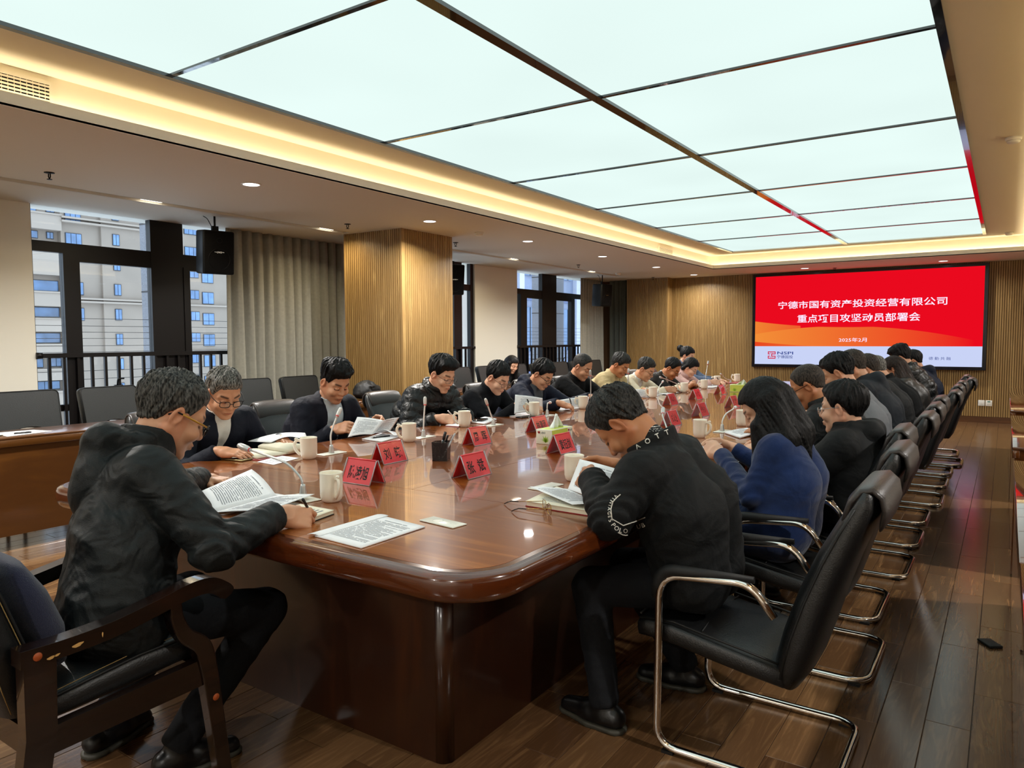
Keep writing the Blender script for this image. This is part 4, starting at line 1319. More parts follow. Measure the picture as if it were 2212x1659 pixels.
def surface(fn, lo, hi, h, amp=0.0):
    """naive surface nets on a block-sparse grid; returns vertices and quads"""
    B = 4
    lo = np.asarray(lo, float) - 2 * h
    hi = np.asarray(hi, float) + 2 * h
    nb = np.maximum(2, np.ceil((hi - lo) / (h * B)).astype(int))
    ax = [lo[i] + h * (B * np.arange(nb[i]) + (B - 1) / 2) for i in range(3)]
    C = np.stack(np.meshgrid(*ax, indexing='ij'), -1).reshape(-1, 3)
    dc = fn(C)
    act = np.abs(dc) < h * B * 1.12 + amp
    off = np.stack(np.meshgrid(*(h * (np.arange(B) - (B - 1) / 2),) * 3, indexing='ij'), -1).reshape(-1, 3)
    D = np.repeat(dc.astype(np.float32)[:, None], B ** 3, 1)
    P = (C[act][:, None, :] + off[None]).reshape(-1, 3)
    D[act] = fn(P).astype(np.float32).reshape(-1, B ** 3)
    n = nb * B
    D = np.ascontiguousarray(D.reshape(*nb, B, B, B).transpose(0, 3, 1, 4, 2, 5)).reshape(n)
    S = D < 0
    m = n - 1
    cnt = np.zeros(m, np.uint8)
    for dx in (0, 1):
        for dy in (0, 1):
            for dz in (0, 1):
                cnt += S[dx:dx + m[0], dy:dy + m[1], dz:dz + m[2]]
    cell = np.argwhere((cnt > 0) & (cnt < 8))
    vid = np.full(m, -1, np.int32)
    vid[cell[:, 0], cell[:, 1], cell[:, 2]] = np.arange(len(cell))
    acc = np.zeros((len(cell), 3)); num = np.zeros(len(cell))
    cs = [(x, y, z) for x in (0, 1) for y in (0, 1) for z in (0, 1)]
    val = {c: D[cell[:, 0] + c[0], cell[:, 1] + c[1], cell[:, 2] + c[2]] for c in cs}
    for a in cs:
        for k in range(3):
            if a[k] == 0:
                b = list(a); b[k] = 1; b = tuple(b)
                da, db = val[a], val[b]
                m_ = (da < 0) != (db < 0)
                t = np.where(m_, da / np.where(m_, da - db, 1), 0)
                p = np.array(a, float)[None] + t[:, None] * (np.array(b, float) - np.array(a, float))[None]
                acc += np.where(m_[:, None], p, 0); num += m_
    V = lo + h * (cell + acc / np.maximum(num, 1)[:, None])
    Fs = []
    for k in range(3):
        u, w = (k + 1) % 3, (k + 2) % 3
        sl0 = [slice(None)] * 3; sl1 = [slice(None)] * 3
        sl0[k] = slice(0, -1); sl1[k] = slice(1, None)
        e = np.argwhere(S[tuple(sl0)] != S[tuple(sl1)])
        ok = (e[:, u] > 0) & (e[:, w] > 0) & (e[:, u] < m[u]) & (e[:, w] < m[w]) & (e[:, k] < m[k])
        e = e[ok]
        if not len(e):
            continue
        q = []
        for du, dw in ((0, 0), (-1, 0), (-1, -1), (0, -1)):
            c = e.copy(); c[:, u] += du; c[:, w] += dw
            q.append(vid[c[:, 0], c[:, 1], c[:, 2]])
        q = np.stack(q, 1)
        neg = S[e[:, 0], e[:, 1], e[:, 2]]
        q = np.where(neg[:, None], q, q[:, ::-1])
        Fs.append(q[(q >= 0).all(1)])
    return V, np.concatenate(Fs)

def rotm(yaw, pitch, roll=0.0):
    """columns: forward, left, up of a head or hand; yaw from +x towards +y, pitch up positive"""
    f = A_(math.cos(yaw) * math.cos(pitch), math.sin(yaw) * math.cos(pitch), math.sin(pitch))
    l0 = A_(-math.sin(yaw), math.cos(yaw), 0)
    u0 = np.cross(f, l0)
    l = l0 * math.cos(roll) + u0 * math.sin(roll)
    return np.stack([f, l, np.cross(f, l)], 1)

# --------------------------------------------------------------- head, in head coordinates (x to the face, y to the left, z up, metres)
def head_sdf(Q, p):
    w = p.get('fat', 1.0)
    d = ell(Q, (-0.014, 0, 0.032), (0.097, 0.077, 0.088))
    d = smin(d, ell(Q, (0.022, 0, -0.040), (0.066, 0.061 * w, 0.082)), 0.03)
    Y = Q.copy(); Y[:, 1] = np.abs(Y[:, 1])
    d = smin(d, cap(Y, (-0.012, 0.058 * w, -0.048), (0.066, 0.014, -0.103), 0.020, 0.017), 0.025)
    d = smin(d, ell(Q, (0.072, 0, -0.104), (0.018, 0.021, 0.015)), 0.012)
    d = smin(d, cap(Y, (0.078, 0.012, 0.022), (0.062, 0.046, 0.018), 0.013, 0.012), 0.014)
    d = smin(d, ell(Y, (0.062, 0.040 * w, -0.034), (0.026, 0.024, 0.024)), 0.016)
    d = smax(d, -ell(Y, (0.100, 0.031, -0.004), (0.022, 0.021, 0.013)), 0.010)      # sockets
    d = smin(d, ell(Y, (0.0745, 0.0315, -0.003), (0.0125, 0.0150, 0.0115)), 0.003)   # closed lids
    d = smin(d, cap(Q, (0.084, 0, 0.012), (0.103, 0, -0.028), 0.0075, 0.0105), 0.009)
    d = smin(d, ell(Q, (0.102, 0, -0.032), (0.0115, 0.0115, 0.0105)), 0.006)
    d = smin(d, ell(Y, (0.090, 0.0125, -0.035), (0.012, 0.0085, 0.0085)), 0.005)
    d = smax(d, -ell(Y, (0.098, 0.0065, -0.0445), (0.006, 0.0036, 0.004)), 0.002)
    d = smin(d, ell(Q, (0.080, 0, -0.066), (0.017, 0.026, 0.018)), 0.010)
    d = smin(d, ell(Q, (0.0925, 0, -0.0625), (0.0085, 0.0225, 0.0050)), 0.003)
    d = smin(d, ell(Q, (0.0915, 0, -0.0735), (0.0085, 0.0185, 0.0058)), 0.003)
    d = smax(d, -ell(Q, (0.102, 0, -0.0678), (0.009, 0.023, 0.0013)), 0.0015)
    # ears
    a = 0.22
    E = Y - A_(-0.008, 0.079, -0.008)
    ex, ez = E[:, 0] * math.cos(a) - E[:, 2] * math.sin(a), E[:, 0] * math.sin(a) + E[:, 2] * math.cos(a)
    E2 = np.stack([ex, E[:, 1] - 0.35 * np.maximum(0, -ex), ez], 1)
    ear = ell(E2, (0, 0, 0), (0.0185, 0.0085, 0.0320))
    ear = smax(ear, -ell(E2, (0.003, 0.0075, 0.004), (0.0115, 0.0070, 0.0215)), 0.003)
    ear = smin(ear, ell(E2, (0.013, 0.001, -0.006), (0.006, 0.005, 0.008)), 0.004)
    d = smin(d, ear, 0.006)
    return d
def hairline(Q, p):
    """height above which hair grows, by position round the head"""
    x, y = Q[:, 0], np.abs(Q[:, 1])
    st = p['hair']
    hl = p.get('hairline', 0.066)
    xs = [-0.12, -0.075, -0.045, -0.027, -0.004, 0.012, 0.030, 0.045, 0.060, 0.075, 0.12]
    zs = [-0.046, -0.048, -0.036, -0.004, 0.024, -0.004, 0.004, 0.036, hl - 0.012, hl, hl + 0.01]
    z = np.interp(x, xs, zs)
    z = z + np.where((x > 0.05), 0.35 * np.maximum(0, y - 0.035), 0)
    return z
def hair_sdf(Q, p):
    st = p['hair']
    t = p.get('hair_t', 0.012)
    x, y, z = Q[:, 0], Q[:, 1], Q[:, 2]
    side = p.get('side_t', 0.34)
    crown = ell(Q, (-0.014, 0, 0.032), (0.097, 0.077, 0.088))
    low = smin(ell(Q, (0.014, 0, -0.030), (0.064, 0.0628, 0.080)), cap(Q, (-0.028, 0, -0.02), (-0.045, 0, -0.10), 0.056, 0.048), 0.02)
    base = smin(crown, low, 0.02)
    th = t * (side + (1 - side) * np.clip((z - 0.01) / 0.07, 0, 1))
    if side < 1:
        th = th * np.clip((z + 0.055) / 0.06, 0.12, 1)
    if st == 'balding':
        bald = np.clip(((x + 0.02) / 0.05), 0, 1) * np.clip((z - 0.04) / 0.03, 0, 1)
        bald = np.maximum(bald, np.clip((z - 0.085) / 0.02, 0, 1) * p.get('bald_top', 0.6))
        th = th * (1 - bald) - 0.006 * bald
    if st == 'swept':
        th = th + 0.020 * np.exp(-((x - 0.055) / 0.035) ** 2 - ((z - 0.10) / 0.035) ** 2) + 0.008 * np.clip(z / 0.1, 0, 1)
    if st == 'spiky':
        th = th + 0.014 * np.clip((z - 0.07) / 0.04, 0, 1)
    if st in ('fringe',):
        th = th + 0.010 * np.exp(-((x - 0.075) / 0.03) ** 2 - ((z - 0.07) / 0.03) ** 2)
    zl0 = hairline(Q, p)
    if side < 1:
        th = th * np.clip((z - zl0 + 0.004) / 0.028, 0.18, 1)
    # tufts combed away from the whorl
    wx, wy = x + 0.055, y - 0.012
    ang = np.arctan2(wy, wx)
    rad = np.sqrt(wx * wx + wy * wy + (z - 0.11) ** 2)
    f = p.get('tuft', 1.0)
    n1 = vnoise(np.stack([np.cos(ang) * 9 + 5, np.sin(ang) * 9 + 7, rad * 26], 1))
    n2 = vnoise(np.stack([np.cos(ang) * 24 + 15, np.sin(ang) * 24 + 3, rad * 50], 1))
    th = th + f * np.clip((z - zl0) / 0.03, 0.25, 1) * (t * 0.62 * (n1 - 0.5) + t * 0.45 * (n2 - 0.5))
    d = base - th
    if st == 'spiky':
        d = d - 0.010 * np.clip((z - 0.06) / 0.04, 0, 1) * (ridged(np.stack([x * 60, y * 60, z * 12], 1)) - 0.5)
    zl = hairline(Q, p)
    cutd = (zl - z) + 0.006 * (n2 - 0.5) * 2
    d = smax(d, cutd, 0.006)
    # keep the face clear
    d = smax(d, x - 0.110, 0.004)
    return d

# --------------------------------------------------------------- hands
FING = ((0.0325, 0.072), (0.011, 0.080), (-0.0105, 0.074), (-0.030, 0.058))
def hand_sdf(Qh, pose, side, s=1.0):
    """Qh in hand coordinates: x along the hand, z out of the back of the hand; thumb towards +y*side"""
    Q = Qh / s
    Q = np.stack([Q[:, 0], Q[:, 1] * side, Q[:, 2]], 1)
    d = cap(Q, (-0.035, 0, 0), (0.012, 0, 0), 0.027, 0.028)
    d = np.maximum(d, np.abs(Q[:, 2]) - 0.020)
    palm = None
    for (y, L) in FING:
        c = cap(Q, (0.008, y * 0.62, -0.002), (0.086, y, 0.0), 0.0145, 0.0112)
        palm = c if palm is None else smin(palm, c, 0.012)
    palm = smin(palm, cap(Q, (0.012, 0.026, -0.008), (0.045, 0.030, -0.010), 0.017, 0.012), 0.014)
    palm = smin(palm, cap(Q, (0.012, -0.022, -0.008), (0.055, -0.026, -0.008), 0.015, 0.012), 0.014)
    d = smin(d, palm, 0.02)
    curls = pose['curl']; spread = pose.get('spread', 0.0)
    for k, (y, L) in enumerate(FING):
        c1, c2, c3 = curls[k]
        b = A_(0.086, y, 0.0)
        az = spread * (y / 0.03) * 0.12
        ang = 0.0
        r = 0.0098 - (0.0014 if k == 3 else 0)
        for ln, c in ((0.46, c1), (0.30, c2), (0.24, c3)):
            ang += c
            e = b + L * ln * A_(math.cos(ang) * math.cos(az), math.cos(ang) * math.sin(az), -math.sin(ang))
            d = smin(d, cap(Q, b, e, r, r * 0.90), 0.0045)
            b, r = e, r * 0.90
    t0, t1, t2, t3 = pose['thumb']
    d = smin(d, cap(Q, t0, t1, 0.0150, 0.0115), 0.010)
    d = smin(d, cap(Q, t1, t2, 0.0112, 0.0100), 0.004)
    d = smin(d, cap(Q, t2, t3, 0.0098, 0.0082), 0.004)
    return d * s
POSES = dict(
    write=dict(curl=((0.75, 0.75, 0.35), (0.95, 0.85, 0.4), (1.15, 1.0, 0.5), (1.3, 1.05, 0.5)), thumb=((0.018, 0.026, -0.008), (0.052, 0.044, -0.024), (0.083, 0.038, -0.042), (0.108, 0.026, -0.052))),
    rest=dict(curl=((0.20, 0.28, 0.18), (0.24, 0.30, 0.2), (0.28, 0.32, 0.2), (0.30, 0.34, 0.2)), thumb=((0.018, 0.026, -0.008), (0.048, 0.050, -0.014), (0.076, 0.058, -0.022), (0.100, 0.058, -0.028)), spread=0.5),
    hold=dict(curl=((0.55, 0.45, 0.2), (0.6, 0.5, 0.25), (0.65, 0.55, 0.3), (0.7, 0.6, 0.3)), thumb=((0.018, 0.026, -0.006), (0.052, 0.046, -0.008), (0.082, 0.046, -0.012), (0.108, 0.040, -0.018)), spread=0.3),
    fist=dict(curl=((1.3, 1.3, 0.6), (1.35, 1.35, 0.6), (1.35, 1.35, 0.6), (1.35, 1.3, 0.6)), thumb=((0.018, 0.026, -0.010), (0.055, 0.042, -0.026), (0.086, 0.030, -0.040), (0.098, 0.008, -0.046))),
)
def ik(S, Wr, l1, l2, pole):
    S, Wr = A_(S), A_(Wr)
    v = Wr - S
    d = np.linalg.norm(v)
    k = 1.0
    if d > (l1 + l2) * 0.985:
        k = d / ((l1 + l2) * 0.985)
    l1, l2 = l1 * k, l2 * k
    u = v / d
    a = (l1 * l1 - l2 * l2 + d * d) / (2 * d)
    hgt = math.sqrt(max(0.0, l1 * l1 - a * a))
    q = A_(pole) - u * (A_(pole) @ u)
    q = unit(q)
    return S + u * a + q * hgt

# --------------------------------------------------------------- materials of people
def skin_mat(name, color):
    if name in MATS:
        return MATS[name]
    m, nt, b = _nodes(name)
    at = N(nt, 'ShaderNodeVertexColor')
    at.layer_name = 'tint'
    mx = N(nt, 'ShaderNodeMix', data_type='RGBA', blend_type='MULTIPLY')
    mx.inputs['Factor'].default_value = 1.0
    mx.inputs[6].default_value = rgb4(color)
    nt.links.new(at.outputs['Color'], mx.inputs[7])
    nz = N(nt, 'ShaderNodeTexNoise')
    nz.inputs['Scale'].default_value = 28
    tc = N(nt, 'ShaderNodeTexCoord')
    nt.links.new(tc.outputs['Object'], nz.inputs['Vector'])
    m2 = N(nt, 'ShaderNodeMix', data_type='RGBA', blend_type='MULTIPLY')
    m2.inputs['Factor'].default_value = 0.25
    cr = N(nt, 'ShaderNodeValToRGB')
    cr.color_ramp.elements[0].color = (0.75, 0.55, 0.5, 1)
    cr.color_ramp.elements[1].color = (1, 1, 1, 1)
    cr.color_ramp.elements[0].position = 0.3
    cr.color_ramp.elements[1].position = 0.65
    nt.links.new(nz.outputs['Fac'], cr.inputs['Fac'])
    nt.links.new(mx.outputs[2], m2.inputs[6])
    nt.links.new(cr.outputs[0], m2.inputs[7])
    nt.links.new(m2.outputs[2], b.inputs['Base Color'])
    setp(b, rough=0.48, spec=0.4, sss=0.06)
    b.inputs['Subsurface Radius'].default_value = (0.01, 0.004, 0.002)
    b.inputs['Subsurface Scale'].default_value = 0.5
    MATS[name] = m
    return m
def hair_mat(name, color, tip=None, rough=0.42):
    if name in MATS:
        return MATS[name]
    m, nt, b = _nodes(name)
    tc = N(nt, 'ShaderNodeTexCoord')
    mp = N(nt, 'ShaderNodeMapping')
    mp.inputs['Scale'].default_value = (1, 1, 0.28)
    nt.links.new(tc.outputs['Object'], mp.inputs['Vector'])
    nz = N(nt, 'ShaderNodeTexNoise')
    nz.inputs['Scale'].default_value = 170
    nz.inputs['Detail'].default_value = 4
    nt.links.new(mp.outputs[0], nz.inputs['Vector'])
    cr = N(nt, 'ShaderNodeValToRGB')
    cr.color_ramp.elements[0].position = 0.38
    cr.color_ramp.elements[1].position = 0.66
    cr.color_ramp.elements[0].color = rgb4(color)
    cr.color_ramp.elements[1].color = rgb4(tip or color)
    nt.links.new(nz.outputs['Fac'], cr.inputs['Fac'])
    nt.links.new(cr.outputs[0], b.inputs['Base Color'])
    bp = N(nt, 'ShaderNodeBump')
    bp.inputs['Strength'].default_value = 0.7
    bp.inputs['Distance'].default_value = 0.004
    nt.links.new(nz.outputs['Fac'], bp.inputs['Height'])
    nt.links.new(bp.outputs[0], b.inputs['Normal'])
    setp(b, rough=rough + 0.1, spec=0.2)
    MATS[name] = m
    return m
HAIRS = dict(black=('#050506', '#131212'), grey=('#23221f', '#8d8a84'), darkgrey=('#151514', '#5d5b57'), salt=('#101010', '#3e3c39'), brown=('#130d0a', '#33231a'), cropped=('#1b1613', '#4a4038'))
def cloth(name, color, rough=0.8, **kw):
    kw.setdefault('spec', 0.25)
    kw.setdefault('wrinkle', 0.35)
    return plain('cloth_' + name, color, rough, var=kw.pop('var', 0.06), vscale=kw.pop('vscale', 14), bump=kw.pop('bump', 0.25), bscale=kw.pop('bscale', 260), **kw)
M_shirt = cloth('white_shirt', '#dfe0dc', 0.8)
M_shoe = plain('black_shoe_leather', '#0c0c0d', 0.35, bump=0.1, bscale=80)
M_sole = plain('shoe_sole', '#3a382f', 0.6)
M_lens = thin_glass('spectacle_lens', (0.97, 0.985, 0.98), 0.04)
M_gold = plain('gold_wire', '#a8843c', 0.25, metal=1.0)

def link_np(name, V, F, mat, parent, root):
    me = mesh_np(name, V - np.array(root.location), F)
    o = link(name, me, mat, None)
    o.parent = parent
    return o
ONE_TINT = np.array((1.0, 1.0, 1.0))
PEOPLE = {}
def person(key, label, p):
    s = p.get('s', 1.06)
    yaw = math.radians(p['yaw'])
    R = rotm(math.radians(p['hyaw']), math.radians(p['hpitch']), math.radians(p.get('hroll', 0)))
    hc, pel = A_(p['hc']), A_(p['pel'])
    fh = A_(math.cos(yaw), math.sin(yaw), 0)
    l = A_(-math.sin(yaw), math.cos(yaw), 0)
    sb = hc + R @ A_(-0.032, 0, -0.062) * s
    a0 = unit(sb - pel)
    nb = sb - p.get('neck', 0.085) * s * unit(0.40 * R[:, 2] + 0.60 * a0) + A_(p.get('nboff', (0, 0, 0)))
    a = unit(nb - pel)
    l = unit(l - a * (l @ a) * 0.6)
    f = np.cross(l, a)
    b = p.get('bulk', 0.0)
    hb, hcl = p.get('hb', 0.006), p.get('hcl', 0.010)
    root = thing('person', label, 'person', (pel[0], pel[1], 0.0), 0.0)
    shw = p.get('shw', 0.172) * s
    Sh = {1: nb - a * 0.050 * s + l * shw + f * p.get('shf', 0.012), -1: nb - a * 0.050 * s - l * shw + f * p.get('shf', 0.012)}
    if 'sho' in p:
        for k_ in (1, -1):
            Sh[k_] = Sh[k_] + A_(p['sho'].get(k_, (0, 0, 0)))
    W, El, HF = {}, {}, {}
    for k_, nm in ((1, 'L'), (-1, 'R')):
        h = p[nm]
        W[k_] = A_(h['w'])
        pole = h.get('pole', tuple(-0.9 * A_(0, 0, 1) + 0.55 * k_ * l - 0.25 * fh))
        El[k_] = A_(h['el']) if 'el' in h else ik(Sh[k_], W[k_], 0.285 * s, 0.250 * s, pole)
        fore = unit(W[k_] - El[k_])
        fd = unit(h['dir']) if 'dir' in h else unit(fore + A_(0, 0, 0.0))
        n_ = A_(h.get('n', (0, 0, -1)))
        zb = unit(-n_ + fd * (n_ @ fd))
        HF[k_] = (W[k_] + fd * 0.020, np.stack([fd, np.cross(zb, fd), zb], 1), h.get('pose', 'rest'))
    mid = 0.5 * (nb + pel) - f * p.get('hunch', 0.035)
    Lax = np.linalg.norm(nb - pel)
    lat = ((nb - pel) @ l)
    def refl(P):
        q = P - pel
        t = np.clip((q @ a) / Lax, 0, 1.15)
        yl = q @ l - t * lat
        return P + l[None] * (np.abs(yl) - yl)[:, None], yl, q @ a
    quilt = p.get('quilt', 0.0)
    fold = p.get('fold', 0.006)
    belly = p.get('belly', 0.0)
    def torso(P, bb, arms=True):
        Pm, yl, ta = refl(P)
        up_ = nb - a * 0.105 * s
        d = cap(Pm, up_ + l * 0.072, mid + l * 0.078, 0.112 + bb, 0.122 + bb + belly)
        d = smin(d, cap(Pm, mid + l * 0.078, pel + l * 0.085 + A_(0, 0, 0.01), 0.122 + bb + belly, p.get('hip', 0.140) + bb), 0.05)
        d = smin(d, cap(Pm, nb - a * 0.050 + l * 0.035, Sh[1] - l * 0.012 if False else nb - a * 0.052 * s + l * (shw - 0.012), 0.060 + bb * 0.8, 0.066 + bb * 0.8), 0.05)
        d = smin(d, cap(P, nb - a * 0.06, sb * 0.45 + nb * 0.55, 0.080 + bb * .3, 0.058), 0.04)
        if belly:
            d = smin(d, ell(P, pel + a * 0.16 + f * 0.07, (0.13 + bb, 0.15 + bb, 0.14 + bb)), 0.06)
        if quilt:
            u = ta / quilt + 0.25 * np.sin(yl * 9)
            d = d - 0.013 * np.abs(np.sin(PI * u)) ** 0.55 + 0.006
        elif fold:
            q = P - pel
            s1 = ridged(np.stack([q @ f * 7 + 3, yl * 7 + 9, ta * 13 + (q @ f) * 9], 1))
            s2 = ridged(np.stack([q @ f * 16 + 1, yl * 15 + 2 + ta * 10, ta * 17], 1))
            d = d - fold * 1.3 * (s1 - 0.5) - fold * 0.7 * (s2 - 0.5)
        if 'skirt' in p:
            for (o0, o1, r0, r1) in p['skirt']:
                d = smin(d, cap(Pm, pel + A_(o0[0] * fh + o0[1] * l + o0[2] * A_(0, 0, 1)), pel + A_(o1[0] * fh + o1[1] * l + o1[2] * A_(0, 0, 1)), r0, r1), 0.05)
        if p.get('zmin', 0.45):
            d = smax(d, p.get('zmin', 0.45) - P[:, 2], 0.01)
        if not arms:
            return d
        for k_ in (1, -1):
            S_, E_, W_ = Sh[k_], El[k_], W[k_]
            fo = unit(W_ - E_)
            Wc = W_ - fo * p.get('cuff', 0.012)
            r0, r1, r2 = p.get('arm', (0.066, 0.053, 0.040))
            du = cap(P, S_, E_, r0 + bb * .85, r1 + bb * .7)
            dl = cap(P, E_, Wc, r1 + bb * .7, r2 + bb * .55)
            if quilt:
                tu, tl = capt(P, S_, E_), capt(P, E_, Wc)
                nu = np.linalg.norm(E_ - S_) / (quilt * 0.95)
                nl = np.linalg.norm(Wc - E_) / (quilt * 0.95)
                du = du - 0.010 * np.abs(np.sin(PI * tu * nu)) ** 0.55 + 0.004
                dl = dl - 0.010 * np.abs(np.sin(PI * (tl * nl + 0.3))) ** 0.55 + 0.004
            elif fold:
                ua, fa_ = unit(E_ - S_), fo
                de = np.sqrt(((P - E_) ** 2).sum(1))
                w_ = np.exp(-(de / 0.11) ** 2)
                qa = P - E_
                nz_ = vnoise(P * 13.0 + 5)
                wr = np.sin(((qa @ (ua - fa_)) * 1.0) / 0.0105 + 5.5 * nz_)
                du = du - fold * (1.15 * w_ * wr * 0.55)
                dl = dl - fold * (1.15 * w_ * wr * 0.55)
                tl = qa @ fa_
                dl = dl - fold * 1.0 * (ridged(np.stack([qa @ l * 10 + 3, (P[:, 2]) * 10, tl * 26], 1)) - 0.5)
                tu = (P - S_) @ ua
                du = du - fold * 1.0 * (ridged(np.stack([qa @ l * 9 + 3 + tu * 8, (P[:, 2]) * 10, tu * 22], 1)) - 0.5)
            dl = smax(dl, (P - Wc) @ fo - 0.0, 0.006)
            arm = smin(du, dl, 0.022)
            d = smin(d, arm, 0.020)
        return d
    ca = unit(0.65 * (sb - nb) / np.linalg.norm(sb - nb) + 0.35 * a)      # collar axis
    nc = nb + f * 0.008
    def ring(P, r, h0, h1, th, gap=0.0, flare=0.0):
        q = P - nc
        hq = q @ ca
        lt = q - hq[:, None] * ca[None]
        rho = np.sqrt((lt * lt).sum(1))
        hm, hh = (h0 + h1) / 2, (h1 - h0) / 2
        rr = r + flare * (hq - h0)
        d = np.sqrt(np.maximum(np.abs(hq - hm) - hh, 0) ** 2 + (rho - rr) ** 2) - th
        if gap:
            y = np.abs(lt @ l); x = lt @ f
            d = smax(d, -np.maximum(y - gap - 0.25 * np.maximum(0, hq - h0) * 2, -(x - 0.0)), 0.004)
        return d
    def vcut(P, w0, slope, depth):
        q = P - nb
        tt = -(q @ a); y = np.abs(q @ l - 0.0); x = q @ f
        w = w0 - slope * tt
        return np.maximum(np.maximum(y - w, -(x - 0.015)), tt - depth)
    st = p.get('style', ())
    def hooded(P, d):
        h = p.get('hood', (0.045, 0.105, 0.10))
        r, back, drop = h
        c0 = nb + ca * 0.035
        pl, pr, pm = c0 - f * 0.015 + l * 0.085, c0 - f * 0.015 - l * 0.085, c0 - f * back + a * p.get('hood_up', -0.02)
        hd = smin(cap(P, pl, pm + l * 0.045, r * 0.7, r), cap(P, pr, pm - l * 0.045, r * 0.7, r), 0.03)
        hd = smin(hd, cap(P, pm - l * 0.05, pm + l * 0.05, r), 0.03)
        hd = smin(hd, ell(P, nb - f * (back - 0.01) - a * drop * 0.75, (0.075, 0.105, drop), np.stack([f, l, a], 1)), 0.03)
        q = P - nb
        hd = hd - 0.010 * (ridged(np.stack([q @ f * 12, q @ l * 9, q @ a * 12], 1)) - 0.5)
        if p.get('hood_open'):
            hd = smax(hd, -ell(P, c0 - f * 0.03 + ca * 0.045, (0.075, 0.075, 0.06), np.stack([f, l, ca], 1)), 0.012)
        return smin(d, hd, 0.007)
    def outer(P):
        d = torso(P, b)
        if 'collar' in st:
            c = p.get('collar', (0.066, -0.01, 0.055, 0.008, 0.0, 0.15))
            d = smin(d, ring(P, *c), 0.012)
        if 'hood' in st:
            d = hooded(P, d)
        if 'open' in st:
            d = smax(d, -vcut(P, *p.get('vee', (0.065, 0.28, 0.30))), 0.006)
        if 'extra' in p:
            d = p['extra'](P, d, dict(nb=nb, a=a, f=f, l=l, pel=pel, fh=fh, Sh=Sh, El=El, W=W, mid=mid, ca=ca, R=R, hc=hc, sb=sb))
        return d
    allp = np.stack([hc, pel, nb, Sh[1], Sh[-1], El[1], El[-1], W[1], W[-1]])
    lo, hi = allp.min(0) - 0.22, allp.max(0) + 0.22
    hi[2] = max(nb[2] + 0.19, El[1][2] + .1); lo[2] = max(0.30, min(pel[2] - 0.2, 0.40))
    if 'skirt' in p:
        lo[2] = p.get('zmin', 0.45) - 0.03; lo[:2] -= 0.1; hi[:2] += 0.1
    V, F = surface(outer, lo, hi, hcl, 0.015)
    jk = link_np(p.get('top_name', 'jacket'), V, F, p['top'], root, root)
    if 'shirt' in p:
        def inner(P):
            d = torso(P, min(b, 0.02) - p.get('shirt_in', 0.012), arms=False)
            if p.get('shirt_collar', True):
                d = smin(d, ring(P, 0.0675, -0.005, 0.040, 0.0050, 0.012, 0.12), 0.006)
            return d
        V, F = surface(inner, np.minimum(nb, nb - a * .3) - 0.2, nb + 0.2, max(0.007, hcl * 0.8), 0.015)
        link_np(p.get('shirt_name', 'shirt'), V, F, p['shirt'], root, root)
    # body
    def skin(P):
        d = cap(P, nb, pel, 0.050, 0.06)
        d = smin(d, cap(P, Sh[1], Sh[-1], 0.045), 0.03)
        d = smin(d, cap(P, sb + R @ A_(0.012, 0, 0.01) * s, nb - a * 0.03, 0.056 * s, 0.062 * s), 0.02)
        for k_ in (1, -1):
            fo = unit(W[k_] - El[k_])
            d = smin(d, cap(P, Sh[k_], El[k_], 0.038, 0.032), 0.01)
            d = smin(d, cap(P, El[k_], W[k_], 0.034, 0.0265), 0.01)
            o_, M_, ps = HF[k_]
            m_ = (((P - (o_ + M_[:, 0] * 0.07)) ** 2).sum(1)) < 0.19 ** 2
            if m_.any():
                dh = hand_sdf((P[m_] - o_) @ M_, POSES[ps], -k_, 0.98)
                d[m_] = smin(d[m_], dh, 0.010)
        m_ = ((P - hc) ** 2).sum(1) < 0.24 ** 2
        if m_.any():
            dhd = head_sdf((P[m_] - hc) @ R / s, p) * s
            d[m_] = smin(d[m_], dhd, 0.015)
        return d
    lo, hi = allp.min(0) - 0.20, allp.max(0) + 0.20
    hi[2] = max(hc[2] + 0.17, hi[2] - .1); lo[2] = pel[2] - 0.1
    V, F = surface(skin, lo, hi, hb, 0.0)
    bo = link_np('body', V, F, skin_mat('skin_' + p.get('skin', 'mid'), dict(mid='#cf9a78', light='#e2b294', tan='#b97f58', red='#c98a6c')[p.get('skin', 'mid')]), root, root)
    Q = (V - hc) @ R / s
    Y = Q.copy(); Y[:, 1] = np.abs(Y[:, 1])
    tint = np.ones((len(V), 4), np.float32)
    def blend(w, c):
        w = np.clip(w, 0, 1)[:, None]
        tint[:, :3] = tint[:, :3] * (1 - w) + np.array(c) * w
    near = (Q ** 2).sum(1) < 0.2 ** 2
    soft = max(0.0025, hb * 0.55)
    fr_ = (Q[:, 0] > 0.04)
    blend((0.0 - ell(Q, (0.088, 0, -0.068), (0.016, 0.021, 0.0105))) / soft * fr_ * near, p.get('lips', (0.78, 0.50, 0.48)))
    blend((0.004 - np.abs(Q[:, 2] + 0.0678)) / 0.004 * (np.abs(Q[:, 1]) < 0.021) * (Q[:, 0] > 0.075) * near, (0.45, 0.25, 0.22))
    bw = 0.0052 - cap(Y, (0.092, 0.019, 0.023), (0.074, 0.047, 0.027), 0.0, 0.0) * 0.75
    blend((bw + 0.0005) / soft * 0.85 * near * fr_, p.get('brow', (0.14, 0.12, 0.11)))
    el_ = 0.0045 - cap(Y, (0.085, 0.020, -0.0085), (0.074, 0.045, -0.0065), 0.0, 0.0) * 0.6
    blend(el_ / soft * near * fr_, (0.10, 0.07, 0.06))
    blend(np.clip(-ell(Q, (0.104, 0, -0.034), (0.014, 0.016, 0.012)) / 0.006, 0, 1) * 0.45 * near, (1.0, 0.72, 0.66))
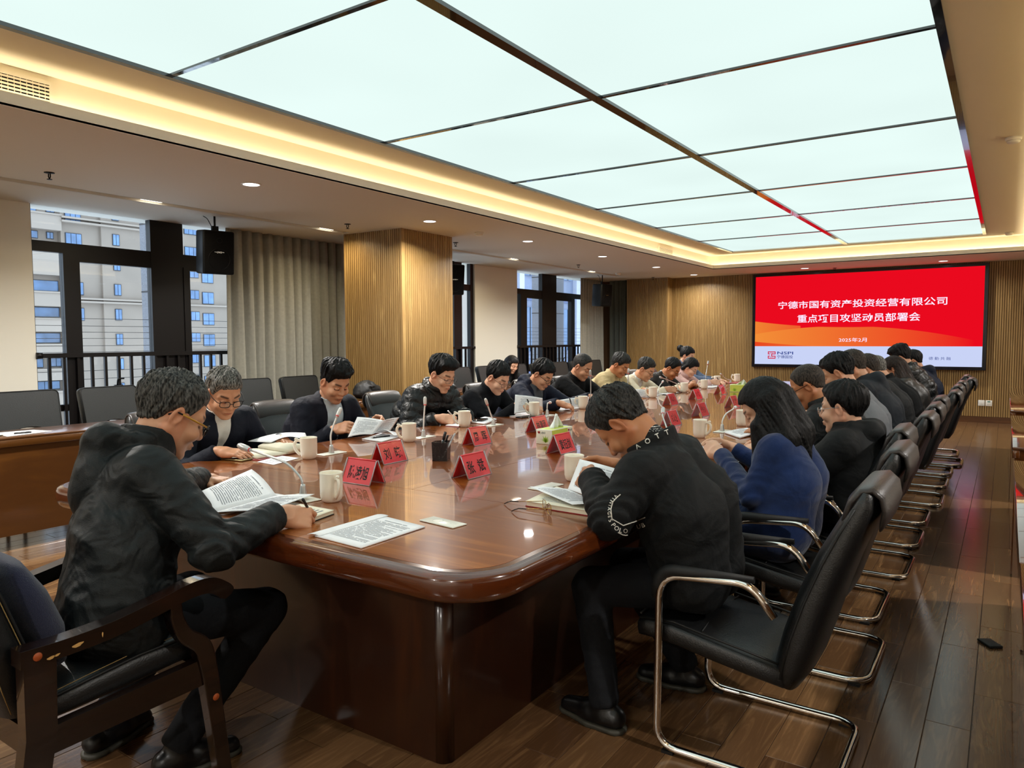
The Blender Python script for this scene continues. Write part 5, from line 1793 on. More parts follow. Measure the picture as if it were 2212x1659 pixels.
    blend(np.clip((0.022 - np.abs(Y[:, 1] - 0.082)) / 0.01, 0, 1) * (np.abs(Q[:, 0]) < 0.035) * near * 0.5, (1.0, 0.74, 0.68))
    if p.get('stubble', 0):
        blend(p['stubble'] * np.clip((-0.05 - Q[:, 2]) / 0.03, 0, 1) * np.clip((Q[:, 0] - 0.0) / 0.03, 0, 1) * (Q[:, 2] > -0.13) * near, (0.55, 0.5, 0.5))
    if p.get('buzz', 0):
        z_ = hairline(Q, dict(hair='x', hairline=p.get('hairline', 0.066)))
        blend(p['buzz'] * np.clip((Q[:, 2] - z_ + 0.004) / 0.014, 0, 1) * near * (ell(Q, (-0.008, 0.08 * 0, 0.0), (0.12, 0.086, 0.13)) < 0.02) * (np.abs(Y[:, 1]) < 0.0785), p.get('buzzc', (0.30, 0.30, 0.31)))
    hw_ = np.ones(len(V), bool)
    ca_ = bo.data.color_attributes.new('tint', 'FLOAT_COLOR', 'POINT')
    ca_.data.foreach_set('color', tint.ravel())
    # hair
    if p['hair'] != 'none':
        def hair(P):
            Q_ = (P - hc) @ R / s
            d = hair_sdf(Q_, p) * s
            if 'locks' in p:
                x = None
                for (c0, c1, r0, r1) in p['locks']:
                    a0_, a1_ = hc + R @ A_(c0) * s, hc + R @ A_(c1) * s
                    q = cap(P, a0_, a1_, r0, r1)
                    x = q if x is None else smin(x, q, 0.03)
                az = np.arctan2(Q_[:, 1], Q_[:, 0])
                x = x - 0.010 * (ridged(np.stack([np.cos(az) * 11 + 4, np.sin(az) * 11 + 6, Q_[:, 2] * 4], 1)) - 0.5) - 0.005 * (ridged(np.stack([np.cos(az) * 30 + 4, np.sin(az) * 30 + 6, Q_[:, 2] * 6], 1)) - 0.5)
                d = smin(d, x, 0.02)
            return d
        pts = [hc - 0.16, hc + 0.16]
        for (c0, c1, r0, r1) in p.get('locks', ()):
            for c in (c0, c1):
                pts += [hc + R @ A_(c) * s - 0.08, hc + R @ A_(c) * s + 0.08]
        pts = np.array(pts)
        V, F = surface(hair, pts.min(0), pts.max(0), min(hb, 0.0055) if 'locks' not in p else 0.006, 0.012)
        hcname = p.get('hairc', 'black')
        link_np('hair', V, F, hair_mat('hair_' + hcname, *HAIRS[hcname]), root, root)
    # legs and shoes
    if p.get('legs', True):
        lg = p.get('leg', {})
        J = {}
        for k_ in (1, -1):
            hip = pel + k_ * l * 0.085 + A_(0, 0, -0.015)
            q = lg.get(k_, {})
            kn = A_(q['knee']) if 'knee' in q else A_(*(pel[:2] + fh[:2] * 0.43 + k_ * l[:2] * 0.13), 0.50)
            an = A_(q['ankle']) if 'ankle' in q else A_(*(kn[:2] - fh[:2] * 0.04), 0.10)
            td = unit(A_(q['toe'])) if 'toe' in q else fh
            J[k_] = (hip, kn, an, td)
        rt = p.get('legr', (0.088, 0.068, 0.052))
        def trou(P):
            d = cap(P, pel + l * 0.07, pel - l * 0.07, 0.115)
            for k_ in (1, -1):
                hip, kn, an, td = J[k_]
                fo_ = 0.006 * (ridged(np.stack([P[:, 0] * 14, P[:, 1] * 14, P[:, 2] * 22], 1)) - 0.5)
                e = smin(cap(P, hip, kn, rt[0], rt[1]), cap(P, kn, an, rt[1], rt[2]), 0.02) - fo_
                e = smax(e, (P - an) @ unit(an - kn) - 0.03, 0.006)
                d = smin(d, e, 0.02)
            return d
        pts = np.array([q for k_ in (1, -1) for q in J[k_][:3]] + [pel])
        V, F = surface(trou, pts.min(0) - 0.13, pts.max(0) + 0.13, p.get('hleg', 0.014), 0.01)
        link_np('trousers', V, F, p.get('trousers', M_trousers), root, root)
        for k_ in (1, -1):
            hip, kn, an, td = J[k_]
            td = unit(A_(td[0], td[1], 0))
            tz = p.get('heel', 0.0)
            base = A_(an[0], an[1], 0)
            def shoe(P):
                d = cap(P, base - td * 0.045 + A_(0, 0, 0.045), base + td * 0.05 + A_(0, 0, 0.040), 0.040, 0.044)
                d = smin(d, cap(P, base + td * 0.05 + A_(0, 0, 0.038), base + td * 0.155 + A_(0, 0, 0.026), 0.044, 0.034), 0.02)
                d = smin(d, cap(P, base + A_(0, 0, 0.05), base + A_(0, 0, 0.10), 0.042, 0.045), 0.02)
                d = smax(d, 0.016 - P[:, 2], 0.003)
                return smax(d, P[:, 2] - 0.115, 0.004)
            V, F = surface(shoe, base - 0.22 + A_(0, 0, 0.2), base + 0.22, p.get('hshoe', 0.010))
            so = link_np('shoe', V, F, M_shoe, root, root)
            def sole(P):
                d = cap(P, base - td * 0.045 + A_(0, 0, 0.01), base + td * 0.05 + A_(0, 0, 0.01), 0.044, 0.048)
                d = smin(d, cap(P, base + td * 0.05 + A_(0, 0, 0.01), base + td * 0.16 + A_(0, 0, 0.01), 0.048, 0.036), 0.02)
                return np.maximum(d, np.abs(P[:, 2] - 0.009) - 0.009)
            V, F = surface(sole, base - 0.23 + A_(0, 0, 0.2), base + A_(0.23, 0.23, 0.05), max(0.006, p.get('hshoe', 0.010) * .7))
            so2 = link_np('sole', V, F, M_sole, root, root)
            so2.parent = so
    # spectacles
    if 'glasses' in p:
        g = dict(p['glasses'])
        H = lambda x, y, z: hc + R @ A_(x, y, z) * s - np.array(root.location)
        gm = g.get('mat', M_blackplastic)
        r = g.get('r', 0.0016)
        rim, lens_pts = MB(), []
        wl, hl_, rd = g.get('size', (0.024, 0.0165, 3.0))
        zc = g.get('z', -0.006)
        for k_ in (1, -1):
            loop = []
            for i in range(28):
                t = 2 * PI * i / 28
                ct, st_ = math.cos(t), math.sin(t)
                yy = wl * math.copysign(abs(ct) ** (2 / rd), ct)
                zz = hl_ * math.copysign(abs(st_) ** (2 / rd), st_)
                yv = k_ * 0.0335 + yy
                loop.append(H(0.1075 - 2.6 * yv * yv - 0.10 * zz * 0, yv, zc + zz))
            lens_pts.append(loop)
            if not g.get('rimless'):
                rim.tube(loop, r, 6, True)
            rim.tube([H(0.1075 - 2.6 * (0.0335 + wl) ** 2, k_ * (0.0335 + wl), zc + 0.007), H(0.090, k_ * 0.070, zc + 0.008), H(0.045, k_ * 0.0795, zc + 0.010), H(-0.012, k_ * 0.0835, zc + 0.012), H(-0.032, k_ * 0.083, zc - 0.005)], g.get('temple', r), 6)
        rim.tube([H(0.1060, 0.0105, zc + 0.003), H(0.1115, 0, zc + 0.006), H(0.1060, -0.0105, zc + 0.003)], r, 6)
        gl = rim.build('glasses', gm, root)
        for loop in lens_pts:
            MB().add(loop, [tuple(range(28))]).build('lens', M_lens, gl)
        if g.get('temple_mat'):
            for k_ in (1, -1):
                tm = MB()
                tm.tube([H(0.088, k_ * 0.0712, zc + 0.008), H(0.045, k_ * 0.0802, zc + 0.010), H(0.005, k_ * 0.084, zc + 0.012)], g.get('temple', r) * 1.25, 6)
                tm.build('temple', g['temple_mat'], gl)
    PEOPLE[key] = dict(root=root, HF=HF, W=W, El=El, Sh=Sh, nb=nb, a=a, f=f, l=l, ca=ca, nc=nc, R=R, hc=hc, s=s, jacket=jk)
    return root
M_trousers = cloth('dark_trousers', '#14161a', 0.85)
M_blackjk = cloth('black_shell', '#15191a', 0.55, wrinkle=0.7)
M_navy = cloth('navy_twill', '#0d1220', 0.75)
M_navy2 = cloth('deep_navy', '#0c0f1d', 0.75)
M_puff = plain('black_quilt', '#0c0e0f', 0.42, bump=0.3, bscale=90, spec=0.35, wrinkle=0.5, wscale=14)
M_knit = cloth('navy_knit', '#090c12', 0.9, bump=0.6, bscale=420)
M_coatn = cloth('navy_coat', '#10172a', 0.75)
M_wool = cloth('black_wool', '#060709', 0.92)
M_beige = cloth('beige_cotton', '#b9a67c', 0.82)
M_cream_s = cloth('cream_knit', '#d9d0b8', 0.9, bump=0.6, bscale=380)
M_brownj = cloth('dark_brown_jacket', '#1c1a18', 0.65)
M_pink = cloth('pink_wool', '#d3ada6', 0.9)
M_bluegrey = cloth('blue_grey', '#55637a', 0.85)
M_greyshirt = cloth('grey_shirt', '#565b60', 0.85)
M_paleblue = cloth('pale_blue_shirt', '#c3d0d8', 0.8)
M_bluecoat = cloth('blue_wool', '#152a55', 0.93, sheen=0.25)
M_slate = cloth('slate_coat', '#1b2026', 0.75)
M_darkcoat = cloth('charcoal_coat', '#0f1112', 0.75)
M_leatherj = plain('dark_leather_jacket', '#191613', 0.4, bump=0.4, bscale=140, spec=0.5, var=0.15)
M_greyknit = cloth('grey_knit', '#6d7074', 0.9)
GL_thin = dict(mat=plain('gunmetal', '#2b2b2e', 0.3, metal=0.8), r=0.0012, size=(0.024, 0.0165, 3.4))
GL_black = dict(mat=M_blackplastic, r=0.0019, size=(0.0245, 0.0170, 3.2))
GL_rimless = dict(mat=plain('silver_wire', '#b9bcc0', 0.25, metal=1.0), r=0.0012, size=(0.024, 0.0155, 3.6), rimless=False)
person('P1', 'man in a black hooded jacket writing in a notebook at the table corner, amber-sided glasses', dict(
    hc=(-2.29, 1.37, 1.14), hyaw=74, hpitch=-30, pel=(-2.23, 1.13, 0.545), yaw=66, bulk=0.014, shw=0.165, hunch=0.012, hair='short', hairc='darkgrey', hair_t=0.014, tuft=1.5,
    hood=(0.050, 0.125, 0.125), hood_up=-0.005, hood_open=True, style=('collar', 'hood'), collar=(0.076, -0.01, 0.075, 0.010, 0.0, 0.10), fat=1.14, top=M_blackjk, fold=0.011,
    R=dict(w=(-1.985, 1.545, 0.805), dir=(0.45, 0.8, -0.25), n=(-0.75, 0.2, -0.5), pose='write', el=(-1.93, 1.27, 0.765)),
    L=dict(w=(-2.80, 1.80, 0.80), dir=(0.85, 0.35, -0.05), n=(0.1, 0.0, -1), pose='rest'),
    glasses=dict(mat=M_blackplastic, r=0.0022, temple=0.0028, temple_mat=plain('amber_acetate', '#b8842a', 0.25)),
    hb=0.004, hcl=0.006, hleg=0.010, hshoe=0.007, stubble=0.3, skin='mid', s=1.10,
    leg={-1: dict(knee=(-2.13, 1.60, 0.44), ankle=(-2.16, 1.28, 0.10), toe=(0.3, 1, 0)), 1: dict(knee=(-2.46, 1.52, 0.46), ankle=(-2.50, 1.22, 0.10), toe=(-0.3, 1, 0))}))
def lp(key, label, hc, **k):
    """someone in the window-side row, facing the table"""
    y = hc[1]
    d = dict(hc=hc, hyaw=-2, hpitch=-28, pel=(-3.93, y + 0.03, 0.55), yaw=0, hair='short', s=1.08, hb=0.0055, hcl=0.010,
             R=dict(w=(-3.33, y - 0.14, 0.80), dir=(0.85, 0.3, -0.06), n=(0.1, 0.3, -1), pose='rest'), L=dict(w=(-3.35, y + 0.16, 0.80), dir=(0.85, -0.3, -0.06), n=(0.1, -0.3, -1), pose='rest'))
    d.update(k)
    person(key, label, d)
lp('P2', 'grey haired man with round dark glasses, navy jacket and white collar', (-3.62, 2.476, 1.092), hairc='grey', hair_t=0.014, tuft=1.6, style=('collar', 'open'), vee=(0.050, 0.16, 0.30), collar=(0.068, -0.005, 0.030, 0.009, 0.03, 0.15), top=M_navy, shirt=M_shirt, hpitch=-30, hyaw=-12, glasses=dict(GL_black, r=0.0021), hb=0.0045, hcl=0.008, bulk=0.012, stubble=0.2,
   R=dict(w=(-3.42, 2.30, 0.80), dir=(0.85, 0.4, -0.06), n=(0, 0.3, -1), pose='rest'), L=dict(w=(-3.52, 2.78, 0.80), dir=(0.9, -0.3, -0.06), n=(0, -0.3, -1), pose='rest'))
lp('P3', 'man with spiky hair and shaved sides, open navy jacket, reading a brochure', (-3.72, 3.385, 1.105), hair='spiky', hair_t=0.020, side_t=0.12, style=('collar', 'open'), vee=(0.075, 0.02, 0.50), collar=(0.070, -0.01, 0.035, 0.010, 0.03, 0.2), top=M_navy2, shirt=M_paleblue, hpitch=-30, hyaw=-8, hb=0.0045, hcl=0.008, bulk=0.024, fat=1.10, stubble=0.25, buzz=0.75, skin='mid', pel=(-3.98, 3.40, 0.54), neck=0.095,
   R=dict(w=(-3.62, 3.28, 0.80), dir=(0.9, 0.1, 0.15), n=(0, 0.8, -0.5), pose='hold'), L=dict(w=(-3.60, 3.62, 0.82), dir=(0.9, -0.1, 0.15), n=(0, -0.8, -0.5), pose='hold'))
lp('P4', 'man in a black quilted jacket with swept black hair and glasses, writing', (-3.60, 4.362, 1.118), hair='swept', hair_t=0.020, tuft=1.2, quilt=0.075, style=('collar',), collar=(0.078, -0.02, 0.055, 0.016, 0.0, 0.15), top=M_puff, glasses=GL_thin, bulk=0.035, hb=0.005, hcl=0.009, skin='light',
   R=dict(w=(-3.45, 4.13, 0.805), dir=(0.75, 0.6, -0.12), n=(-0.35, 0.75, -0.5), pose='write'), L=dict(w=(-3.40, 4.40, 0.815), dir=(0.6, -0.75, -0.1), n=(0.3, -0.2, -1), pose='rest'), hpitch=-26)
lp('P5', 'man in a high necked navy knit with glasses, holding papers and a pen', (-3.55, 5.035, 1.063), hair='short', hair_t=0.014, tuft=1.3, style=('collar',), collar=(0.064, -0.01, 0.060, 0.009, 0.0, 0.08), top=M_knit, glasses=GL_thin, bulk=0.004, fold=0.005, hb=0.005, hcl=0.009, skin='light',
   R=dict(w=(-3.30, 4.96, 0.84), dir=(0.65, 0.7, -0.15), n=(-0.3, 0.5, -0.8), pose='hold'), L=dict(w=(-3.32, 5.22, 0.83), dir=(0.8, -0.4, -0.1), n=(0, -0.4, -1), pose='hold'), hpitch=-33)
lp('P6', 'man in a navy hooded coat over a grey collar, black glasses, pen in hand', (-3.58, 5.806, 1.058), hair='fringe', hair_t=0.017, tuft=1.3, style=('hood', 'open'), hood=(0.045, 0.085, 0.09), vee=(0.085, 0.12, 0.40), top=M_coatn, shirt=M_greyshirt, glasses=GL_black, bulk=0.020, hb=0.005, hcl=0.010, hpitch=-36,
   R=dict(w=(-3.22, 5.50, 0.825), dir=(0.75, 0.6, -0.3), n=(-0.1, 0.4, -1), pose='hold'), L=dict(w=(-3.25, 6.15, 0.835), dir=(0.95, 0.1, -0.15), n=(0, -0.3, -1), pose='rest'))
lp('P7', 'balding man in a black stand collar coat looking at a phone', (-3.62, 6.654, 1.099), hair='short', hair_t=0.0045, hairline=0.092, hairc='salt', tuft=0.5, buzz=0.45, style=('collar',), collar=(0.066, -0.01, 0.042, 0.009, 0.0, 0.1), top=M_wool, bulk=0.016, fat=1.12, hb=0.006, hcl=0.011, hpitch=-30, fold=0.005,
   R=dict(w=(-3.24, 6.58, 0.83), dir=(0.85, 0.5, -0.1), n=(-0.2, 0.6, -0.7), pose='hold'), L=dict(w=(-3.24, 6.80, 0.83), dir=(0.85, -0.4, -0.1), n=(-0.2, -0.6, -0.7), pose='hold'))
lp('P8', 'man in a beige jacket with greying temples, turning a page', (-3.60, 7.509, 1.092), hair='short', hairc='salt', hair_t=0.015, style=('collar', 'open'), collar=(0.068, -0.005, 0.028, 0.010, 0.03, 0.35), vee=(0.055, 0.12, 0.38), top=M_beige, shirt=M_beige, bulk=0.016, hb=0.006, hcl=0.011, hpitch=-34, skin='tan', fold=0.008,
   R=dict(w=(-3.30, 7.30, 0.81), dir=(0.9, 0.3, -0.1), n=(0, 0.2, -1), pose='rest'), L=dict(w=(-3.35, 7.62, 0.81), dir=(0.8, -0.3, -0.1), n=(0, -0.2, -1), pose='rest'))
lp('P9', 'man in a cream sweater with white shirt collar and glasses, writing', (-3.50, 7.986, 1.029), hair='short', hair_t=0.012, hairc='salt', style=('open',), vee=(0.055, 0.30, 0.14), top=M_cream_s, top_name='sweater', shirt=M_shirt, glasses=GL_thin, bulk=0.008, fat=1.08, hb=0.006, hcl=0.011, hpitch=-32, fold=0.005,
   R=dict(w=(-3.20, 7.88, 0.81), dir=(0.75, 0.6, -0.1), n=(-0.35, 0.75, -0.5), pose='write'), L=dict(w=(-3.18, 8.25, 0.81), dir=(0.8, -0.4, -0.1), n=(0, -0.2, -1), pose='rest'))
lp('P10', 'man in a dark brown jacket with receding hair and glasses, forearms folded on the table', (-3.50, 8.806, 1.010), hair='short', hairline=0.088, hair_t=0.010, style=('collar', 'open'), collar=(0.068, -0.005, 0.030, 0.009, 0.03, 0.2), vee=(0.05, 0.2, 0.2), top=M_brownj, shirt=M_shirt, glasses=GL_thin, bulk=0.018, fat=1.08, hb=0.0065, hcl=0.011, hpitch=-38, skin='tan',
   R=dict(w=(-3.25, 8.86, 0.81), dir=(0.1, 0.95, -0.1), n=(0, 0.1, -1), pose='fist'), L=dict(w=(-3.28, 8.98, 0.83), dir=(0.1, -0.95, -0.1), n=(0, -0.1, -1), pose='fist'))
lp('P11', 'woman in a pink coat and dark scarf with glasses, writing', (-3.50, 9.463, 1.000), hair='short', hair_t=0.014, side_t=1.0, tuft=0.6, style=('collar',), collar=(0.072, -0.03, 0.04, 0.020, 0.0, 0.1), top=M_pink, top_name='coat', glasses=GL_thin, bulk=0.008, hb=0.0065, hcl=0.011, hpitch=-36, skin='light', s=1.0, lips=(0.75, 0.38, 0.38), brow=(0.3, 0.27, 0.25),
   locks=(((-0.06, 0.0, 0.0), (-0.10, 0.0, -0.07), 0.05, 0.035), ((-0.02, 0.075, 0.02), (-0.06, 0.07, -0.06), 0.02, 0.02), ((-0.02, -0.075, 0.02), (-0.06, -0.07, -0.06), 0.02, 0.02)),
   R=dict(w=(-3.20, 9.42, 0.815), dir=(0.75, 0.6, -0.1), n=(-0.35, 0.75, -0.5), pose='write'), L=dict(w=(-3.22, 9.70, 0.81), dir=(0.8, -0.5, -0.1), n=(0, -0.2, -1), pose='rest'))
lp('P12', 'person with black hair in a bun and blue grey top, behind the woman in pink', (-3.75, 10.005, 1.144), hair='short', hair_t=0.014, side_t=1.0, tuft=0.6, style=(), top=M_bluegrey, top_name='sweater', bulk=0.0, hb=0.008, hcl=0.012, hpitch=-20, skin='light', s=1.0, hleg=0.02, hshoe=0.014,
   locks=(((-0.09, 0.0, 0.06), (-0.135, 0.0, 0.06), 0.035, 0.045),))
person('W1', 'woman with long black parted hair writing at the second row desk', dict(
    hc=(-5.95, 8.80, 1.022), hyaw=-12, hpitch=-28, pel=(-6.20, 8.92, 0.53), yaw=0, hair='short', hair_t=0.014, side_t=1.1, tuft=0.6, style=('collar',), collar=(0.066, -0.01, 0.03, 0.009, 0.0, 0.1), top=M_darkcoat, top_name='coat', s=0.98, hb=0.0075, hcl=0.012, skin='light', lips=(0.75, 0.38, 0.38), brow=(0.3, 0.27, 0.25), hleg=0.02, hshoe=0.014,
    locks=(((0.02, 0.078, 0.03), (0.05, 0.095, -0.20), 0.026, 0.04), ((0.02, -0.078, 0.03), (0.05, -0.095, -0.20), 0.026, 0.04), ((-0.07, 0, 0.0), (-0.08, 0, -0.18), 0.07, 0.08)),
    R=dict(w=(-5.72, 8.78, 0.81), dir=(0.75, 0.6, -0.1), n=(-0.35, 0.75, -0.5), pose='write'), L=dict(w=(-5.70, 9.02, 0.81), dir=(0.8, -0.4, -0.1), n=(0, -0.2, -1), pose='rest')))
def rp(key, label, hc, **k):
    """someone on the aisle side, facing the windows"""
    y = hc[1]
    d = dict(hc=hc, hyaw=182, hpitch=-28, pel=(-0.76, y + 0.02, 0.55), yaw=180, hair='short', s=1.08, hb=0.007, hcl=0.011, hleg=0.018, hshoe=0.012,
             L=dict(w=(-1.25, y - 0.15, 0.80), dir=(-0.85, 0.3, -0.06), n=(0, 0.3, -1), pose='rest'), R=dict(w=(-1.25, y + 0.15, 0.80), dir=(-0.85, -0.3, -0.06), n=(0, -0.3, -1), pose='rest'))
    d.update(k)
    person(key, label, d)
rp('R1', 'man bent low over papers in a black jacket with lettered sleeve and collar', (-1.165, 2.45, 1.070), hpitch=-58, hyaw=186, pel=(-0.885, 2.50, 0.55), hair='short', hair_t=0.016, tuft=1.4, hairc='salt', style=('collar', 'open'), collar=(0.080, -0.01, 0.050, 0.010, 0.0, 0.15), vee=(0.05, 0.2, 0.2), top=M_darkcoat, shirt=M_shirt, bulk=0.020, hip=0.112, hunch=0.035, fold=0.011, hb=0.004, hcl=0.006, hleg=0.010, hshoe=0.007, skin='tan', stubble=0.15, s=1.08, neck=0.10,
   L=dict(w=(-1.245, 2.36, 0.875), dir=(-0.75, 0.62, -0.15), n=(0.1, 0.8, -0.5), pose='hold', el=(-1.075, 2.17, 0.785)), R=dict(w=(-1.36, 2.78, 0.85), dir=(-0.85, -0.4, 0), n=(0, -0.8, -0.5), pose='hold'),
   leg={1: dict(knee=(-1.24, 2.35, 0.47), ankle=(-1.15, 2.28, 0.10), toe=(-1, 0.15, 0)), -1: dict(knee=(-1.22, 2.62, 0.48), ankle=(-1.02, 2.72, 0.10), toe=(-1, -0.1, 0))})
rp('R2', 'woman in a belted blue wool coat with long straight black hair, holding papers', (-0.894, 3.36, 1.07), hpitch=-34, hyaw=190, pel=(-0.81, 3.37, 0.54), hair='short', hair_t=0.014, side_t=1.2, tuft=0.7, style=('collar',), collar=(0.066, -0.02, 0.02, 0.012, 0.0, 0.2), top=M_bluecoat, top_name='coat', bulk=0.004, arm=(0.052, 0.046, 0.037), s=1.02, shw=0.150, fold=0.006, hb=0.005, hcl=0.007, skin='light', zmin=0.40,
   skirt=(((0.0, 0.10, 0.0), (0.30, 0.11, -0.06), 0.125, 0.105),),
   locks=(((-0.02, 0.082, 0.03), (0.06, 0.094, -0.12), 0.026, 0.034), ((0.06, 0.094, -0.12), (0.20, 0.10, -0.30), 0.036, 0.022), ((-0.06, 0.06, 0.02), (-0.01, 0.10, -0.16), 0.04, 0.05), ((-0.01, 0.10, -0.16), (0.10, 0.13, -0.36), 0.05, 0.025), ((-0.08, 0, 0.0), (-0.05, 0.0, -0.16), 0.06, 0.075), ((-0.05, 0.02, -0.16), (0.0, 0.06, -0.30), 0.065, 0.03), ((0.06, 0.094, -0.05), (0.21, 0.105, -0.33), 0.03, 0.02), ((-0.04, -0.07, 0.02), (0.02, -0.09, -0.18), 0.035, 0.05)),
   L=dict(w=(-1.12, 3.44, 0.83), dir=(-0.8, 0.45, 0.1), n=(0, 0.8, -0.4), pose='hold', el=(-0.90, 3.18, 0.70)), R=dict(w=(-1.15, 3.72, 0.82), dir=(-0.9, -0.3, 0.1), n=(0, -0.8, -0.4), pose='hold'))
rp('R4', 'man in a black hooded coat with silver glasses sitting upright', (-0.695, 4.10, 1.020), hpitch=-8, hyaw=172, pel=(-0.66, 4.12, 0.52), hair='short', hair_t=0.018, side_t=0.7, style=('hood', 'collar'), collar=(0.074, -0.01, 0.05, 0.014, 0.0, 0.1), hood=(0.05, 0.10, 0.09), top=M_darkcoat, glasses=GL_rimless, bulk=0.030, hb=0.005, hcl=0.008, skin='light', fat=1.08, neck=0.06,
   L=dict(w=(-1.05, 3.98, 0.80), dir=(-0.9, 0.3, -0.1), n=(0, 0.3, -1), pose='rest'), R=dict(w=(-1.08, 4.28, 0.80), dir=(-0.9, -0.3, -0.1), n=(0, -0.3, -1), pose='rest'))
rp('R3', 'balding man with cropped hair and black glasses bent over his notes', (-1.032, 4.87, 1.080), hpitch=-30, hyaw=186, hair='short', hair_t=0.0045, hairc='cropped', hairline=0.086, tuft=0.5, style=('collar',), collar=(0.072, -0.01, 0.05, 0.010, 0.0, 0.2), top=M_blackjk, glasses=GL_black, bulk=0.022, hb=0.005, hcl=0.009, skin='tan', fat=1.05, buzz=0.3)
rp('R5', 'black haired man in a grey sweater half hidden behind others', (-0.986, 5.6, 1.135), hair='short', hair_t=0.018, tuft=1.4, top=M_greyknit, top_name='sweater', bulk=0.01)
rp('R6', 'man in a slate hooded coat with cropped dark hair', (-1.008, 6.30, 1.15), hair='short', hair_t=0.010, hairc='cropped', hairline=0.08, style=('hood', 'collar'), collar=(0.07, -0.01, 0.04, 0.012, 0.0, 0.1), hood=(0.045, 0.10, 0.10), top=M_slate, bulk=0.028, fat=1.05)
rp('R6b', 'man mostly hidden behind the slate hooded coat', (-1.006, 7.04, 1.105), hair='short', hair_t=0.008, hairc='cropped', style=('collar',), top=M_darkcoat, bulk=0.02)
rp('R7', 'man with grey cropped hair in a black jacket', (-1.05, 7.86, 1.070), hair='short', hair_t=0.010, hairc='grey', style=('collar',), collar=(0.072, -0.01, 0.06, 0.010, 0.0, 0.15), top=M_wool, bulk=0.025, hpitch=-34)
rp('R8', 'woman with long brown hair in a dark leather jacket with cream hood', (-0.976, 8.60, 1.055), hair='short', hair_t=0.014, side_t=1.2, hairc='brown', style=('collar', ), top=M_leatherj, bulk=0.018, s=1.02, hpitch=-30,
   locks=(((-0.06, 0.05, 0.02), (0.0, 0.10, -0.18), 0.04, 0.05), ((-0.08, 0, 0.0), (-0.05, 0.0, -0.18), 0.06, 0.07), ((-0.05, 0.03, -0.16), (-0.06, 0.05, -0.30), 0.06, 0.03)))
rp('R9', 'man with spiky black hair in a black quilted coat', (-0.985, 9.30, 1.155), hair='spiky', hair_t=0.016, quilt=0.09, style=('collar',), collar=(0.078, -0.02, 0.05, 0.016, 0.0, 0.15), top=M_puff, bulk=0.035, hcl=0.012)
rp('R10', 'man in a dark navy hooded coat with cropped sides, last in the aisle row', (-0.925, 9.95, 1.10), hair='short', hair_t=0.010, hairc='black', style=('hood', 'collar'), collar=(0.072, -0.01, 0.05, 0.012, 0.0, 0.1), hood=(0.05, 0.105, 0.09), top=M_coatn, bulk=0.032, hpitch=-24, hyaw=190)
# ================================================================ things on the tables
from mathutils.bvhtree import BVHTree
M_mug = plain('cream_glaze', '#f4eedd', 0.12, coat=0.6, coatr=0.04)
M_mic = plain('mic_silver', '#c9c9c7', 0.3, metal=0.6)
M_micw = plain('mic_white', '#e3e3df', 0.3)
M_paper = plain('white_paper', '#eef0f3', 0.7)
M_ivory = plain('ivory_paper', '#ece6cf', 0.75)
M_ink = plain('printed_ink', '#8f929a', 0.8)
M_inkd = plain('black_ink', '#1b0d10', 0.7)
M_redcard = plain('red_card', '#ec3642', 0.45, coat=0.5, coatr=0.05)
M_acryl = thin_glass('clear_acrylic', (0.98, 0.985, 0.99), 0.03, 0.0, 0.15)
M_acredge = plain('acrylic_edge', '#d6d3dc', 0.15, trans=0.35, ior=1.45)
M_redcover = plain('red_notebook_cover', '#8c1220', 0.5)
M_penblack = plain('pen_black', '#0b0b0d', 0.2)
M_glassblk = plain('phone_glass', '#050608', 0.05, coat=0.5)
M_phoneedge = plain('phone_edge', '#8d7f58', 0.3, metal=0.8)
# --- mugs: handle with a thumb rest
MUG = None
def mug(x, y, ang, lab, z=T, s=1.0):
    global MUG
    if MUG is None:
        MUG = thing('mug', lab, 'mug', (x, y, z), ang, 'cream ceramic mugs')
        MB().lathe([(0.0, 0.0), (0.030, 0.0), (0.033, 0.003), (0.0395, 0.012), (0.043, 0.028), (0.0442, 0.060), (0.0442, 0.108), (0.0455, 0.1135), (0.0442, 0.1155), (0.0415, 0.113), (0.0405, 0.105), (0.0405, 0.03), (0.030, 0.012), (0.0, 0.009)], n=40).build('cup', M_mug, MUG)
        p = spline([(0.040, 0.094), (0.058, 0.098), (0.072, 0.088), (0.0755, 0.068), (0.068, 0.046), (0.054, 0.030), (0.0425, 0.022)], 5)
        h = MB().tube([(u, 0, w) for u, w in p], 0.0055, 10, flat=1.5)
        h.tube([(0.050, 0, 0.098), (0.062, 0, 0.106), (0.070, 0, 0.107), (0.075, 0, 0.102)], 0.005, 8, radii=[.004, .006, .006, .003])
        h.build('handle', M_mug, MUG)
    else:
        c = copy_tree(MUG, loc=(x, y, z), rz=ang)
        c['label'] = lab
